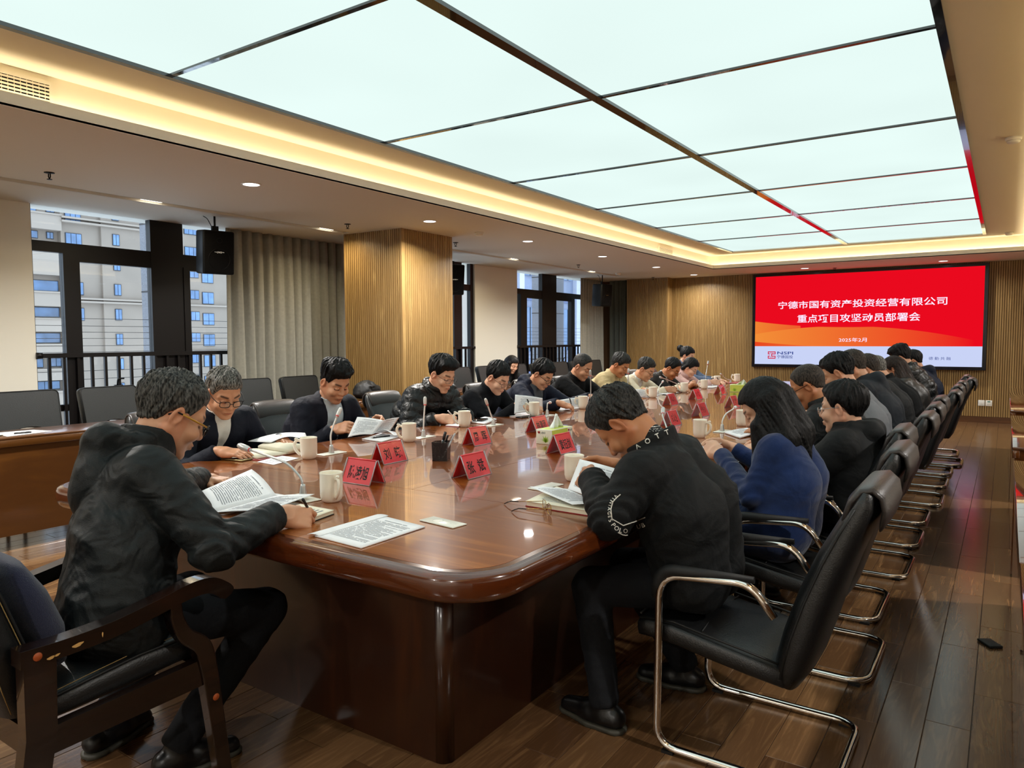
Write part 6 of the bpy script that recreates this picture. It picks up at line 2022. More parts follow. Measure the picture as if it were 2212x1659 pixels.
for x, y, a, lab in ((-2.157, 1.933, -0.35, 'cream mug beside the writing man in the hooded black jacket'), (-3.043, 2.576, 3.7, 'cream mug beside the open book and the loose sheets'), (-3.033, 3.351, 3.7, 'cream mug in front of the white notepad, near the pen holder'), (-3.215, 4.14, 3.7, 'cream mug beside the man in the quilted jacket'), (-3.178, 5.023, 3.7, 'cream mug before the man in the navy knit'), (-3.146, 5.792, -2.3, 'cream mug before the man in the navy hooded coat, handle to the camera'), (-3.11, 7.283, 3.7, 'cream mug before the man in the beige jacket'), (-3.095, 8.163, 3.7, 'cream mug before the man in the cream sweater'), (-3.113, 8.894, 3.7, 'cream mug before the woman in pink'), (-1.57, 2.81, 0.35, 'cream mug half hidden by the raised page of the bent man'), (-3.28, 9.891, 3.6, 'cream mug behind the far tissue box'), (-3.211, 10.563, 3.4, 'cream mug at the far end of the table'), (-1.592, 4.482, -0.2, 'cream mug behind the shoulder of the bent man'), (-1.552, 5.241, 0.4, 'cream mug half hidden by the long black hair'), (-1.85, 7.3, 2.0, 'cream mug beyond the man with black glasses and cropped hair')):
    mug(x, y, a, lab)
mug(0.19, 5.95, 0.3, 'cream mug on the second glossy side desk, nearer one', 0.755)
mug(0.20, 6.30, 0.3, 'cream mug on the second glossy side desk, farther one', 0.755)
mug(0.125, 3.66, 0.3, 'cream mug on the glossy side desk beside the aisle', 0.755)

# --- gooseneck microphones on cover plates
def cover_plate(x, y, w, l, parent, ang=0.0):
    M = Matrix.Translation((x, y, T)) @ Matrix.Rotation(ang, 4, 'Z')
    mb = MB().rbox(-w / 2, w / 2, -l / 2, l / 2, 0.0003, 0.005, 0.002, 2, M)
    return mb
def mic(path, lab, plate=(0.075, 0.165), pang=0.0, off=(0, 0), mat=None, headlen=0.055, ring=True, hr=0.0105):
    mat = mat or M_micw
    x, y, z = path[0]
    t = thing('gooseneck_microphone', lab, 'microphone', (x, y, T), 0, 'gooseneck microphones on the table')
    q = [(a - x, b - y, c - T) for a, b, c in path]
    MB().rbox(-plate[0] / 2, plate[0] / 2, -plate[1] / 2, plate[1] / 2, 0.0003, 0.005, 0.002, 2, Matrix.Translation((off[0], off[1], 0)) @ Matrix.Rotation(pang, 4, 'Z')).build('cover_plate', plain('plate_plastic', '#e6e6da', 0.3), t)
    MB().lathe([(0.0165, 0.004), (0.0155, 0.012), (0.0105, 0.042), (0.0085, 0.050), (0.0, 0.051)], n=20).build('base', M_mic, t)
    q = [(0, 0, 0.045)] + q[1:]
    P = [np.array(p) for p in q]
    u = unit(P[-1] - P[-2])
    neck_end = P[-1] - u * headlen
    pts = spline(q[:-1] + [tuple(neck_end)], 6) if len(q) > 2 else [q[0], tuple(neck_end)]
    MB().tube(pts, 0.0048, 8).build('gooseneck', mat, t)
    h = MB().tube([tuple(neck_end + u * headlen * k) for k in (-0.25, 0.0, 0.02, 0.2, 0.5, 0.8, 0.94, 1.0)], 0.01, 12, radii=[0.0045, 0.007, 0.0085, hr, hr * 1.05, hr, hr * 0.75, hr * 0.3])
    h.build('head', mat, t)
    if ring:
        MB().tube([tuple(neck_end + u * headlen * k) for k in (-0.02, 0.10)], 0.0093, 12).build('light_ring', plain('red_light_ring', '#e0575a', 0.3), t)
    return t
def spline3(pts, n=6):
    return spline(pts, n)
mic([(-2.319, 1.93, T), (-2.336, 1.93, 0.834), (-2.413, 1.925, 0.883), (-2.53, 1.92, 0.905), (-2.636, 1.91, 0.924), (-2.699, 1.905, 0.937)], 'bent silver microphone leaning over the papers of the writing man', (0.165, 0.075), -0.15, (0.03, -0.03), M_mic, 0.075, True, 0.013)
mic([(-3.07, 2.757, T), (-3.07, 2.755, 0.86), (-3.07, 2.781, 0.921), (-3.07, 2.81, 0.97), (-3.07, 2.834, 1.005)], 'white microphone curving up between two mugs, in front of the brochure reader')
mic([(-3.085, 3.545, T), (-3.085, 3.552, 0.889), (-3.085, 3.563, 0.978), (-3.085, 3.564, 1.018)], 'upright white microphone in front of the empty chair and the quilted jacket')
mic([(-3.086, 4.32, T), (-3.086, 4.298, 0.822), (-3.086, 4.259, 0.892), (-3.086, 4.22, 0.960)], 'slanting white microphone in front of the navy knit')
mic([(-3.1, 5.098, T), (-3.1, 5.098, 0.825), (-3.1, 5.105, 0.858), (-3.1, 5.16, 0.862)], 'short bent white microphone beside the standing page', headlen=0.03)
mic([(-3.15, 5.95, T), (-3.15, 5.95, 0.968), (-3.15, 5.94, 1.10)], 'tall upright microphone in front of the balding man in black', mat=M_mic)
mic([(-3.115, 6.67, T), (-3.115, 6.669, 0.908), (-3.115, 6.688, 1.09)], 'tall upright microphone in front of the beige jacket', mat=M_mic)
mic([(-3.2, 7.634, T), (-3.2, 7.634, 0.79), (-3.2, 7.685, 0.855), (-3.2, 7.791, 0.91)], 'bent white microphone beside the cream sweater', headlen=0.04)
mic([(-3.15, 8.37, T), (-3.15, 8.115, 0.852), (-3.15, 7.763, 0.926), (-3.15, 7.563, 0.962)], 'long silver microphone lying low before the dark brown jacket', mat=M_mic)
mic([(-3.15, 9.05, T), (-3.15, 9.063, 0.921), (-3.15, 9.144, 1.10)], 'tall upright microphone beyond the woman in pink', mat=M_mic)
mic([(-3.19, 10.196, T), (-3.19, 9.988, 0.829), (-3.19, 9.749, 0.91)], 'slanting white microphone at the far end beside the tissue box')
mic([(-1.57, 4.85, T), (-1.57, 4.855, 0.83), (-1.57, 4.93, 0.868), (-1.57, 5.06, 0.885), (-1.57, 5.152, 0.90)], 'arched white microphone in front of the woman in blue')
mic([(-1.50, 3.215, T), (-1.50, 3.215, 0.80), (-1.505, 3.212, 0.835)], 'short silver microphone under the chin of the bent man', mat=M_mic, headlen=0.035, hr=0.013)
mic([(-1.62, 4.05, T), (-1.66, 4.10, 0.85), (-1.72, 4.18, 0.91), (-1.75, 4.26, 0.955)], 'silver microphone rising behind the lettered collar', mat=M_mic, headlen=0.07, hr=0.013)
mic([(-1.60, 6.80, T), (-1.62, 6.88, 0.80), (-1.64, 7.0, 0.84), (-1.66, 7.19, 0.88)], 'slanting microphone before the man with black glasses and cropped hair', mat=M_mic)
cp = MB().rbox(-0.0825, 0.0825, -0.034, 0.034, 0.0003, 0.005, 0.002, 2).build('cover_plate', plain('plate_plastic', '#e6e6da', 0.3), None, (-1.578, 1.908, T), -0.12)
tag(cp, 'bare white cover plate on the table beside the loose document', 'cover plate', 'table cover plates')
for q_ in (0.0,):
    MB().lathe([(0.020, 0.0049), (0.020, 0.0056), (0.018, 0.0056), (0.018, 0.0049)], (-0.025, 0.0, 0), 24).build('knockout_ring', M_micw, cp)
    for k in range(3):
        MB().tube([(0.03 + 0.012 * k + 0.008 * math.cos(a), 0.004 * (k % 2) + 0.008 * math.sin(a), 0.005) for a in np.linspace(0, 2 * PI, 13)[:-1]], 0.0005, 4, True).build('relief', M_micw, cp)
cp2 = MB().rbox(-0.0825, 0.0825, -0.034, 0.034, 0.0003, 0.005, 0.002, 2).build('cover_plate', plain('plate_plastic', '#e6e6da', 0.3), None, (-1.60, 2.62, T), 1.45)
tag(cp2, 'white cover plate between the mug and the red notebook', 'cover plate', 'table cover plates')

# --- tent name plates: red card under clear acrylic
def nameplate(x, y, ang, word, lab, L=0.178, h=0.102, w=0.088):
    """long side along local x; the worded face looks along local -y"""
    t = thing('name_plate', lab, 'name plate', (x, y, T), ang, 'red tent name plates')
    for s in (-1, 1):
        V, e = [], 0.0022
        for off in (0.0, e):
            for (u, z) in ((-L / 2, 0.003), (L / 2, 0.003), (L / 2, h), (-L / 2, h)):
                yy = s * (w / 2 * (1 - z / h) + 0.002 - off * 1.0)
                V.append((u * 0.955, yy, z))
        MB().add(V, [(0, 1, 2, 3), (7, 6, 5, 4), (0, 4, 5, 1), (1, 5, 6, 2), (2, 6, 7, 3), (3, 7, 4, 0)]).build('card', M_redcard, t)
        yb, yt = s * (w / 2 + 0.004), s * 0.004
        MB().add([(-L / 2, yb, 0.001), (L / 2, yb, 0.001), (L / 2, yt, h + 0.002), (-L / 2, yt, h + 0.002)], [(0, 1, 2, 3)]).build('acrylic_sheet', M_acryl, t)
        ed = MB()
        ed.tube([(-L / 2, yb, 0.002), (L / 2, yb, 0.002)], 0.002, 6)
        for u in (-1, 1):
            ed.tube([(u * L / 2, yb, 0.002), (u * L / 2, yt, h + 0.002)], 0.0025, 6)
        ed.build('acrylic_edge', M_acredge, t)
        if word:
            V, F = text_mesh(word, 1.0, 1.0, 0.014)
            V = np.array(V)
            mn, mx = V.min(0), V.max(0)
            sy = 0.056 / (mx[1] - mn[1])
            wid = 0.118 if len(word) >= 3 and ' ' not in word else 0.125
            sx = wid / (mx[0] - mn[0])
            out_ = []
            for p in V:
                u = (p[0] - (mn[0] + mx[0]) / 2) * sx * (-s)
                z = 0.048 + (p[1] - (mn[1] + mx[1]) / 2) * sy
                out_.append((u, s * (w / 2 * (1 - z / h) + 0.0028), z))
            MB().add(out_, F).build('lettering', M_inkd, t)
        else:
            mb = MB()
            rg = random.Random(int(abs(x * 1000 + y * 77)))
            for c in range(3):
                for k in range(9):
                    u0 = -0.05 + 0.036 * c + rg.uniform(0, 0.02); z0 = 0.025 + rg.uniform(0, 0.045)
                    du, dz = (rg.uniform(0.008, 0.02), 0.0035) if k % 2 else (0.0035, rg.uniform(0.01, 0.025))
                    q = [(u0, z0), (u0 + du, z0), (u0 + du, z0 + dz), (u0, z0 + dz)]
                    mb.add([(-s * u, s * (w / 2 * (1 - z / h) + 0.0028), z) for u, z in q], [(0, 1, 2, 3)])
            mb.build('lettering', M_inkd, t)
    MB().tube([(-L / 2 * 0.955, 0, h), (L / 2 * 0.955, 0, h)], 0.0045, 10).build('fold', M_redcard, t)
    return t
Q90 = PI / 2
for x, y, a, wd, lab in ((-2.33, 2.27, 0.0, '陈凌旭', 'red name plate facing the near end beside the first mug'), (-2.615, 2.735, Q90, '刘  晓', 'red name plate standing before the bent silver microphone and book'), (-2.615, 3.49, Q90, '周  晖', 'red name plate behind the mesh pen holder'), (-2.02, 2.655, Q90, '张  斌', 'red name plate nearest the loose document on the table centre'), (-2.62, 4.19, Q90, '林清团', 'red name plate just behind the green tissue box'), (-2.03, 3.49, Q90, '黄钰剑', 'red name plate in front of the green tissue box'),
        (-2.64, 5.08, Q90, '', 'red name plate seen beside the forehead of the bent man'), (-1.98, 4.25, Q90, '', 'red name plate below the face of the bent man, half hidden'), (-2.625, 6.57, Q90, '', 'red name plate between two mugs, before the cream sweater'), (-2.65, 7.32, Q90, '', 'red name plate before the dark brown jacket'), (-2.04, 5.75, Q90, '', 'red name plate in the middle of the table behind the lettered collar'), (-2.655, 8.13, Q90, '', 'red name plate in front of the far tissue box'), (-2.05, 6.62, Q90, '', 'red name plate beside the face of the woman in blue'), (-2.0, 5.02, Q90, '', 'red name plate peeping over the lettered collar'), (-2.03, 8.52, Q90, '', 'red name plate before the balding man with black glasses')):
    nameplate(x, y, a, wd, lab)
for x, y, lab in ((0.28, 4.1, 'acrylic name plate on the glossy side desk beside the aisle'), (0.30, 5.55, 'acrylic name plate on the second glossy side desk, nearer one'), (0.30, 6.6, 'acrylic name plate on the second glossy side desk, farther one')):
    nameplate(x, y, Q90, '', lab)

# --- paper
def sheet(name, C, lab, cat='paper', bulge=0.0, rows=0, mat=None, thick_=0.0008, n=10, title=True, group=None, seed=1, parent=None, curl=0.0, ink=None, both=False, margin=0.12):
    """C: four world corners: top-left, top-right, bottom-right, bottom-left as the reader sees them"""
    C = [np.array(c, float) for c in C]
    o0 = sum(C) / 4
    nrm = unit(np.cross(C[1] - C[0], C[3] - C[0]))
    if nrm[2] < 0: nrm = -nrm
    def pt(u, v):
        p = (C[0] * (1 - u) + C[1] * u) * (1 - v) + (C[3] * (1 - u) + C[2] * u) * v
        return p - o0 + nrm * (bulge * math.sin(PI * u) * (0.6 + 0.4 * v) + curl * u * u)
    V = [pt(i / n, j / n) for j in range(n + 1) for i in range(n + 1)]
    m = len(V)
    V2 = V + [p - nrm * thick_ for p in V]
    F = []
    for j in range(n):
        for i in range(n):
            a = j * (n + 1) + i
            F.append((a, a + 1, a + n + 2, a + n + 1))
            F.append((m + a, m + a + n + 1, m + a + n + 2, m + a + 1))
    for i in range(n):
        F += [(i, m + i, m + i + 1, i + 1), (n * (n + 1) + i, n * (n + 1) + i + 1, m + n * (n + 1) + i + 1, m + n * (n + 1) + i)]
        F += [(i * (n + 1), (i + 1) * (n + 1), m + (i + 1) * (n + 1), m + i * (n + 1)), (i * (n + 1) + n, m + i * (n + 1) + n, m + (i + 1) * (n + 1) + n, (i + 1) * (n + 1) + n)]
    o = MB().add(V2, F, True).build(name, mat or M_paper, parent)
    o.location = tuple(o0) if parent is None else tuple(o0 - np.array(parent.location))
    if lab:
        tag(o, lab, cat, group)
    if rows:
        rg = random.Random(seed)
        mb = MB()
        for side in ((1, -1) if both else (1,)):
            for r in range(rows):
                v0 = margin + (1 - 2 * margin) * r / rows
                dv = (1 - 2 * margin) / rows * 0.42
                if title and r == 1: continue
                if title and r == 0:
                    u, ue, dv = 0.25, 0.75, dv * 1.4
                else:
                    u = margin + (0.06 if rg.random() < 0.25 else 0)
                    ue = (1 - margin) if rg.random() < 0.75 else rg.uniform(0.4, 0.85)
                while u < ue:
                    du = rg.uniform(0.012, 0.022)
                    if rg.random() < 0.93:
                        off = nrm * 0.0006 if side > 0 else -nrm * (thick_ + 0.0006)
                        q = [pt(u, v0) + off, pt(u + du, v0) + off, pt(u + du, v0 + dv) + off, pt(u, v0 + dv) + off]
                        mb.add(q, [(0, 1, 2, 3)])
                    u += du + 0.006
        mb.build('printed_text', ink or M_ink, o)['kind'] = 'stuff'
    return o
def Zc(pts, z): return [(x, y, z) for x, y in pts]
st_ = [(-1.810, 1.857), (-1.588, 1.827), (-1.585, 1.532), (-1.807, 1.547)]
sheet('document', Zc(st_, T + 0.005), 'loose printed document on the bare near end of the table', 'document', 0.0, 26, thick_=0.004, seed=3)
sheet('sheet_edge', Zc([(-1.838, 1.857), (-1.790, 1.866), (-1.787, 1.548), (-1.835, 1.54)], T + 0.0065), 'folded margin strip sticking out under the loose document', 'paper', 0.004, 0)
# the writing man's booklet and notebook
bk0 = sheet('booklet', [(-2.645, 1.93, 0.835), (-2.375, 1.845, 0.768), (-2.345, 1.540, 0.766), (-2.60, 1.66, 0.792)], 'printed booklet with a lifted page under the hand of the writing man', 'booklet', 0.02, 22, seed=5)
sheet('page', [(-2.375, 1.848, 0.768), (-2.245, 1.925, 0.775), (-2.175, 1.64, 0.772), (-2.345, 1.535, 0.765)], None, bulge=0.004, rows=20, parent=bk0, seed=8, title=False)
sheet('page', [(-2.60, 1.90, 0.7585), (-2.31, 1.90, 0.7585), (-2.31, 1.56, 0.7585), (-2.60, 1.56, 0.7585)], None, parent=bk0, thick_=0.003)
def block(C, z0, z1, name, mat, parent, inset=0.0):
    C = [np.array((x, y)) for x, y in C]
    m = sum(C) / 4
    P = [tuple(m + (c - m) * (1 - inset)) for c in C]
    o = MB().prism([(p[0] - parent.location.x, p[1] - parent.location.y) for p in P], z0 - parent.location.z, z1 - parent.location.z, 'z').build(name, mat, parent)
    return o
def notebook(C, lab, cover, thick_, pages, cat='notebook', rows=8, seed=1):
    m = sum(np.array(c) for c in C) / 4
    t = thing('notebook', lab, cat, (m[0], m[1], T))
    block(C, T + 0.0002, T + 0.003, 'cover', cover, t)
    block(C, T + 0.003, T + 0.003 + thick_, 'page_block', pages, t, 0.03)
    if rows:
        s = sheet('page', Zc(C, T + 0.0042 + thick_), None, mat=pages, rows=rows, parent=t, seed=seed, title=False, ink=M_ink, margin=0.15)
    return t
notebook([(-1.985, 1.790), (-1.945, 1.60), (-2.155, 1.575), (-2.165, 1.79)], 'cream notebook with black cover that the man is writing in', plain('black_cover', '#141414', 0.5), 0.012, M_ivory, rows=6, seed=6)
# grey haired man's book, phone, sheets, curled pages
BK = thing('open_book', 'thick open book with red cover and cream pages before the grey haired man', 'book', (-3.40, 2.56, T))
MB().prism([(-0.02 - 0.10, -0.20), (0.19, -0.17), (0.13, 0.17), (-0.16, 0.15)], 0.0003, 0.004, 'z').build('cover', M_redcover, BK)
def leafblock(o, u, v, w, h0, name):
    """curved half of an open book: o spine corner, u along spine, v away from it"""
    o, u, v = A_(*o), A_(*u), A_(*v)
    mb = MB()
    n = 10
    V = []
    for j in (0, 1):
        for i in range(n + 1):
            t = i / n
            V.append(tuple(o + u * j + v * t + A_(0, 0, h0 * (math.sin(PI * min(1, t * 1.25) * 0.5 + 0.25) * 0.7 + 0.3 * (1 - t)))))
        for i in range(n + 1):
            t = i / n
            V.append(tuple(o + u * j + v * t))
    F = []
    m = 2 * (n + 1)
    for i in range(n):
        F += [(i, i + 1, m + i + 1, m + i), (n + 1 + i, m + n + 1 + i, m + n + 2 + i, n + 2 + i), (i, n + 1 + i, n + 2 + i, i + 1), (m + i, m + i + 1, m + n + 2 + i, m + n + 1 + i)]
    F += [(n, 2 * n + 1, m + 2 * n + 1, m + n), (0, m, m + n + 1, n + 1)]
    mb.add(V, F, True)
    return mb
leafblock((0.16, 0.03, 0.004), (-0.28, 0.02, 0), (0.0, -0.19, 0), 0, 0.020, 'l').build('page_block', M_ivory, BK)
leafblock((0.16, 0.035, 0.004), (-0.28, 0.02, 0), (-0.02, 0.155, 0), 0, 0.048, 'r').build('page_block', M_ivory, BK)
PH = thing('phone', 'dark phone in a gold rimmed case beside the open book', 'phone', (-3.335, 2.345, T), 0.12)
MB().rbox(-0.078, 0.078, -0.037, 0.037, 0.0004, 0.010, 0.004, 3).build('case', M_phoneedge, PH)
MB().rbox(-0.073, 0.073, -0.033, 0.033, 0.0098, 0.0112, 0.0006, 1).build('screen', M_glassblk, PH)
sheet('paper_sheet', Zc([(-3.185, 2.36), (-3.035, 2.345), (-3.095, 2.556), (-3.25, 2.56)], T + 0.002), 'loose white sheets beside the mug and the open book', 'paper', 0.0, 10, seed=11)
sheet('curled_pages', [(-3.62, 2.62, 0.80), (-3.55, 2.98, 0.815), (-3.42, 2.90, 0.775), (-3.46, 2.66, 0.80)], 'curled white pages behind the open book', 'paper', 0.035, 0, n=14)
# brochure reader
br = sheet('brochure', [(-3.475, 3.345, 0.884), (-3.36, 3.465, 0.857), (-3.345, 3.345, 0.779), (-3.40, 3.19, 0.775)], 'printed brochure held open by the man with spiky hair', 'brochure', 0.01, 16, seed=14, both=True)
sheet('page', [(-3.36, 3.467, 0.857), (-3.46, 3.725, 0.848), (-3.39, 3.56, 0.777), (-3.345, 3.347, 0.779)], None, bulge=0.012, rows=10, parent=br, seed=15, both=True)
np_ = sheet('notepad', Zc([(-3.444, 3.53), (-3.23, 3.49), (-3.152, 3.235), (-3.348, 3.26)], T + 0.006), 'white notepad with a turned page and a pen on it', 'notepad', 0.0, 0, thick_=0.005)
sheet('page', [(-3.43, 3.53, 0.765), (-3.23, 3.49, 0.765), (-3.205, 3.40, 0.775), (-3.40, 3.42, 0.775)], None, bulge=0.03, rows=6, parent=np_, seed=16, title=False)
def pen(a, b, lab, mat=None, r=0.0045, tipm=None):
    a, b = A_(*a), A_(*b)
    m = (a + b) / 2
    t = thing('pen', lab, 'pen', tuple(m), 0, 'pens')
    u = unit(b - a); L = np.linalg.norm(b - a)
    q = lambda s: tuple(a + u * L * s - m)
    MB().tube([q(0.10), q(0.12), q(0.70)], r, 10).build('barrel', mat or M_penblack, t)
    MB().tube([q(0.0), q(0.03), q(0.10)], r, 10, radii=[r * .15, r * .45, r * .95]).build('tip', tipm or M_mic, t)
    MB().tube([q(0.70), q(0.72), q(0.98), q(1.0)], r, 10, radii=[r, r * 1.12, r * 1.12, r * .7]).build('cap', mat or M_penblack, t)
    return t
pen((-3.30, 3.29, T + 0.011), (-3.27, 3.43, T + 0.011), 'black pen lying on the white notepad')
for key, side, lab, mt in (('P1', -1, 'black pen in the hand of the man at the table corner', M_penblack), ('P4', -1, 'thin pen in the hand of the man in the quilted jacket', M_mic), ('P9', -1, 'pen in the hand of the man in the cream sweater', M_penblack), ('P11', -1, 'pen in the hand of the woman in pink', M_penblack)):
    o_, Mh, ps = PEOPLE[key]['HF'][side]
    k = side * -1
    tip = o_ + Mh @ A_(0.128, 0.022 * k, -0.066); tail = o_ + Mh @ A_(0.045, 0.048 * k, 0.045)
    pen(tip, tail, lab, mt)
o_, Mh, ps = PEOPLE['P5']['HF'][-1]
pen(o_ + Mh @ A_(0.13, -0.02, -0.035), o_ + Mh @ A_(0.06, 0.06, 0.035), 'black pen in the hand of the man in the navy knit')
o_, Mh, ps = PEOPLE['P6']['HF'][-1]
pen(o_ + Mh @ A_(0.135, 0.0, -0.06), o_ + Mh @ A_(0.06, 0.05, 0.05), 'two tone pen in the hand of the man in the navy hooded coat')
# quilted jacket's notebook, pads, phone
notebook([(-3.44, 4.33), (-3.30, 4.33), (-3.235, 4.10), (-3.36, 4.10)], 'small red covered notebook under the hand of the man in the quilted jacket', M_redcover, 0.004, M_paper, rows=0)
sheet('notepad', Zc([(-3.44, 4.70), (-3.27, 4.62), (-3.16, 4.32), (-3.34, 4.36)], T + 0.012), 'white notepad beside the slanting microphone', 'notepad', 0.0, 8, thick_=0.011, seed=21)
def flatphone(x, y, ang, lab, z=T):
    t = thing('phone', lab, 'phone', (x, y, z), ang)
    MB().rbox(-0.078, 0.078, -0.037, 0.037, 0.0003, 0.009, 0.003, 3).build('body', plain('phone_body', '#1a1a1d', 0.3, metal=0.3), t)
    MB().rbox(-0.074, 0.074, -0.034, 0.034, 0.0088, 0.0098, 0.0005, 1).build('screen', M_glassblk, t)
flatphone(-3.30, 4.45, 1.9, 'black phone lying on the notepad beside the slanting microphone', T + 0.0125)
flatphone(-3.19, 4.91, 1.35, 'black phone lying before the standing page')
sheet('standing_page', [(-3.30, 4.927, 0.933), (-3.25, 5.27, 0.883), (-3.235, 5.247, 0.785), (-3.25, 4.838, 0.785)], 'printed page stood up by the man in the navy knit', 'document', 0.015, 22, seed=24, both=True)
sheet('paper_stack', Zc([(-3.518, 5.195), (-3.218, 5.24), (-3.15, 4.90), (-3.46, 4.87)], T + 0.008), 'stack of papers under the standing page', 'paper', 0.0, 10, thick_=0.007, seed=25)
sheet('standing_page', [(-3.26, 5.52, 0.845), (-3.20, 6.02, 0.846), (-3.17, 5.918, 0.766), (-3.20, 5.577, 0.766)], 'printed pages raised by the man in the navy hooded coat', 'document', 0.02, 18, seed=26, both=True)
sheet('paper_stack', Zc([(-3.45, 5.90), (-3.16, 5.86), (-3.19, 5.50), (-3.44, 5.52)], T + 0.008), 'stack of papers with blue edge before the navy hooded coat', 'paper', 0.0, 10, thick_=0.007, seed=27)
sheet('paper_stack', Zc([(-3.45, 6.75), (-3.17, 6.70), (-3.15, 6.35), (-3.43, 6.40)], T + 0.006), 'white papers before the balding man in black', 'paper', 0.0, 12, thick_=0.005, seed=28)
flatphone(-3.20, 6.69, 0.2, 'dark phone held up by the balding man in black', 0.838)
sheet('standing_page', [(-3.24, 7.13, 0.850), (-3.22, 7.37, 0.826), (-3.20, 7.37, 0.765), (-3.20, 7.10, 0.765)], 'page being turned by the man in the beige jacket', 'document', 0.02, 10, seed=29, both=True)
sheet('paper_stack', Zc([(-3.44, 7.60), (-3.16, 7.60), (-3.14, 7.28), (-3.42, 7.28)], T + 0.006), 'papers lying before the beige jacket', 'paper', 0.0, 12, thick_=0.005, seed=30)
cb = sheet('clipboard', Zc([(-3.42, 8.18), (-3.12, 8.16), (-3.10, 7.66), (-3.40, 7.70)], T + 0.004), 'dark folder with papers under the hands of the cream sweater', 'folder', 0.0, 0, mat=M_penblack, thick_=0.0035)
sheet('page', Zc([(-3.38, 8.15), (-3.14, 8.13), (-3.12, 7.72), (-3.37, 7.74)], T + 0.006), None, rows=10, parent=cb, bulge=0.006, seed=31)
sheet('paper_stack', Zc([(-3.38, 9.62), (-3.08, 9.60), (-3.06, 9.05), (-3.36, 9.08)], T + 0.012), 'white papers spread before the woman in pink', 'paper', 0.0, 12, thick_=0.011, seed=33)
sheet('paper_stack', Zc([(-3.35, 10.45), (-3.05, 10.42), (-3.05, 10.10), (-3.33, 10.12)], T + 0.006), 'red edged folder at the far end of the table', 'folder', 0.0, 0, thick_=0.005, mat=M_redcover)
# bent man's notebook, pages, glasses, phone
notebook([(-1.52, 2.575), (-1.245, 2.42), (-1.20, 2.262), (-1.478, 2.272)], 'open red covered notebook under the raised pages of the bent man', M_redcover, 0.016, M_ivory, rows=12, seed=41)
pg = sheet('document', [(-1.44, 2.625, 0.888), (-1.225, 2.60, 0.862), (-1.150, 2.30, 0.795), (-1.425, 2.50, 0.787)], 'printed pages raised and read by the bent man', 'document', 0.006, 20, seed=42, both=False)
sheet('page', [(-1.425, 2.502, 0.787), (-1.555, 2.42, 0.797), (-1.275, 2.27, 0.787), (-1.150, 2.298, 0.795)], None, bulge=0.004, rows=14, parent=pg, seed=43, title=False)
flatphone(-1.60, 3.30, -0.15, 'black phone with silver edge before the chin of the bent man')
EG = thing('eyeglasses', 'folded out gold rimmed eyeglasses lying on the table by the red notebook', 'glasses', (-1.40, 2.19, T))
gb = MB()
def gp(x, y, z): return (x, y, z)
for k, (cy, cx_) in enumerate(((0.055, 0.03), (-0.005, 0.095))):
    pass
dirL = unit(A_(0.122, -0.115, 0))       # along the two lenses
bk_ = unit(A_(-0.085, -0.09, 0)) * 0 + unit(A_(-1.0, -0.02, 0))  # temples run back towards -x
lens = []
for k in (-1, 1):
    c = A_(0.045, 0.035, 0.022) + dirL * 0.034 * k
    loop = [tuple(c + dirL * 0.025 * math.copysign(abs(math.cos(t)) ** (2 / 3.), math.cos(t)) + A_(0, 0, 1) * 0.019 * math.copysign(abs(math.sin(t)) ** (2 / 3.), math.sin(t))) for t in np.linspace(0, 2 * PI, 29)[:-1]]
    gb.tube(loop, 0.0011, 6, True)
    lens.append(loop)
    e = c + dirL * 0.028 * k + A_(0, 0, 0.008)
    t1 = e + A_(-0.095, -0.018, -0.010)
    gb.tube([tuple(c + dirL * 0.024 * k + A_(0, 0, 0.008)), tuple(e), tuple(e + A_(-0.01, -0.001, -0.001)), tuple(t1)], 0.0014, 6)
gb.tube([tuple(A_(0.045, 0.035, 0.028) - dirL * 0.010), tuple(A_(0.048, 0.040, 0.032)), tuple(A_(0.045, 0.035, 0.028) + dirL * 0.010)], 0.0012, 6)
gb.build('frame', M_gold, EG)
for k in (-1, 1):
    c = A_(0.045, 0.035, 0.022) + dirL * 0.062 * k + A_(0, 0, 0.008)
    t1 = c + A_(-0.095, -0.018, -0.010)
    MB().tube([tuple(t1), tuple(t1 + A_(-0.03, -0.003, -0.001)), tuple(t1 + A_(-0.048, -0.002, -0.008)), tuple(t1 + A_(-0.065, 0.004, -0.0165))], 0.0022, 6).build('temple_tip', M_penblack, EG)
for lp_ in lens:
    MB().add(lp_, [tuple(range(28))]).build('lens', M_lens, EG)
# woman in blue: pages in hand, small book on the table
sheet('document', [(-1.45, 3.62, 0.80), (-1.38, 3.93, 0.80), (-1.17, 3.84, 0.84), (-1.20, 3.52, 0.84)], 'printed papers held by the woman in the blue coat', 'document', 0.008, 16, seed=45)
sheet('notebook', Zc([(-1.52, 4.75), (-1.46, 5.05), (-1.30, 4.98), (-1.36, 4.55)], T + 0.012), 'open notebook lying under the arched white microphone', 'notebook', 0.006, 10, thick_=0.010, seed=46)
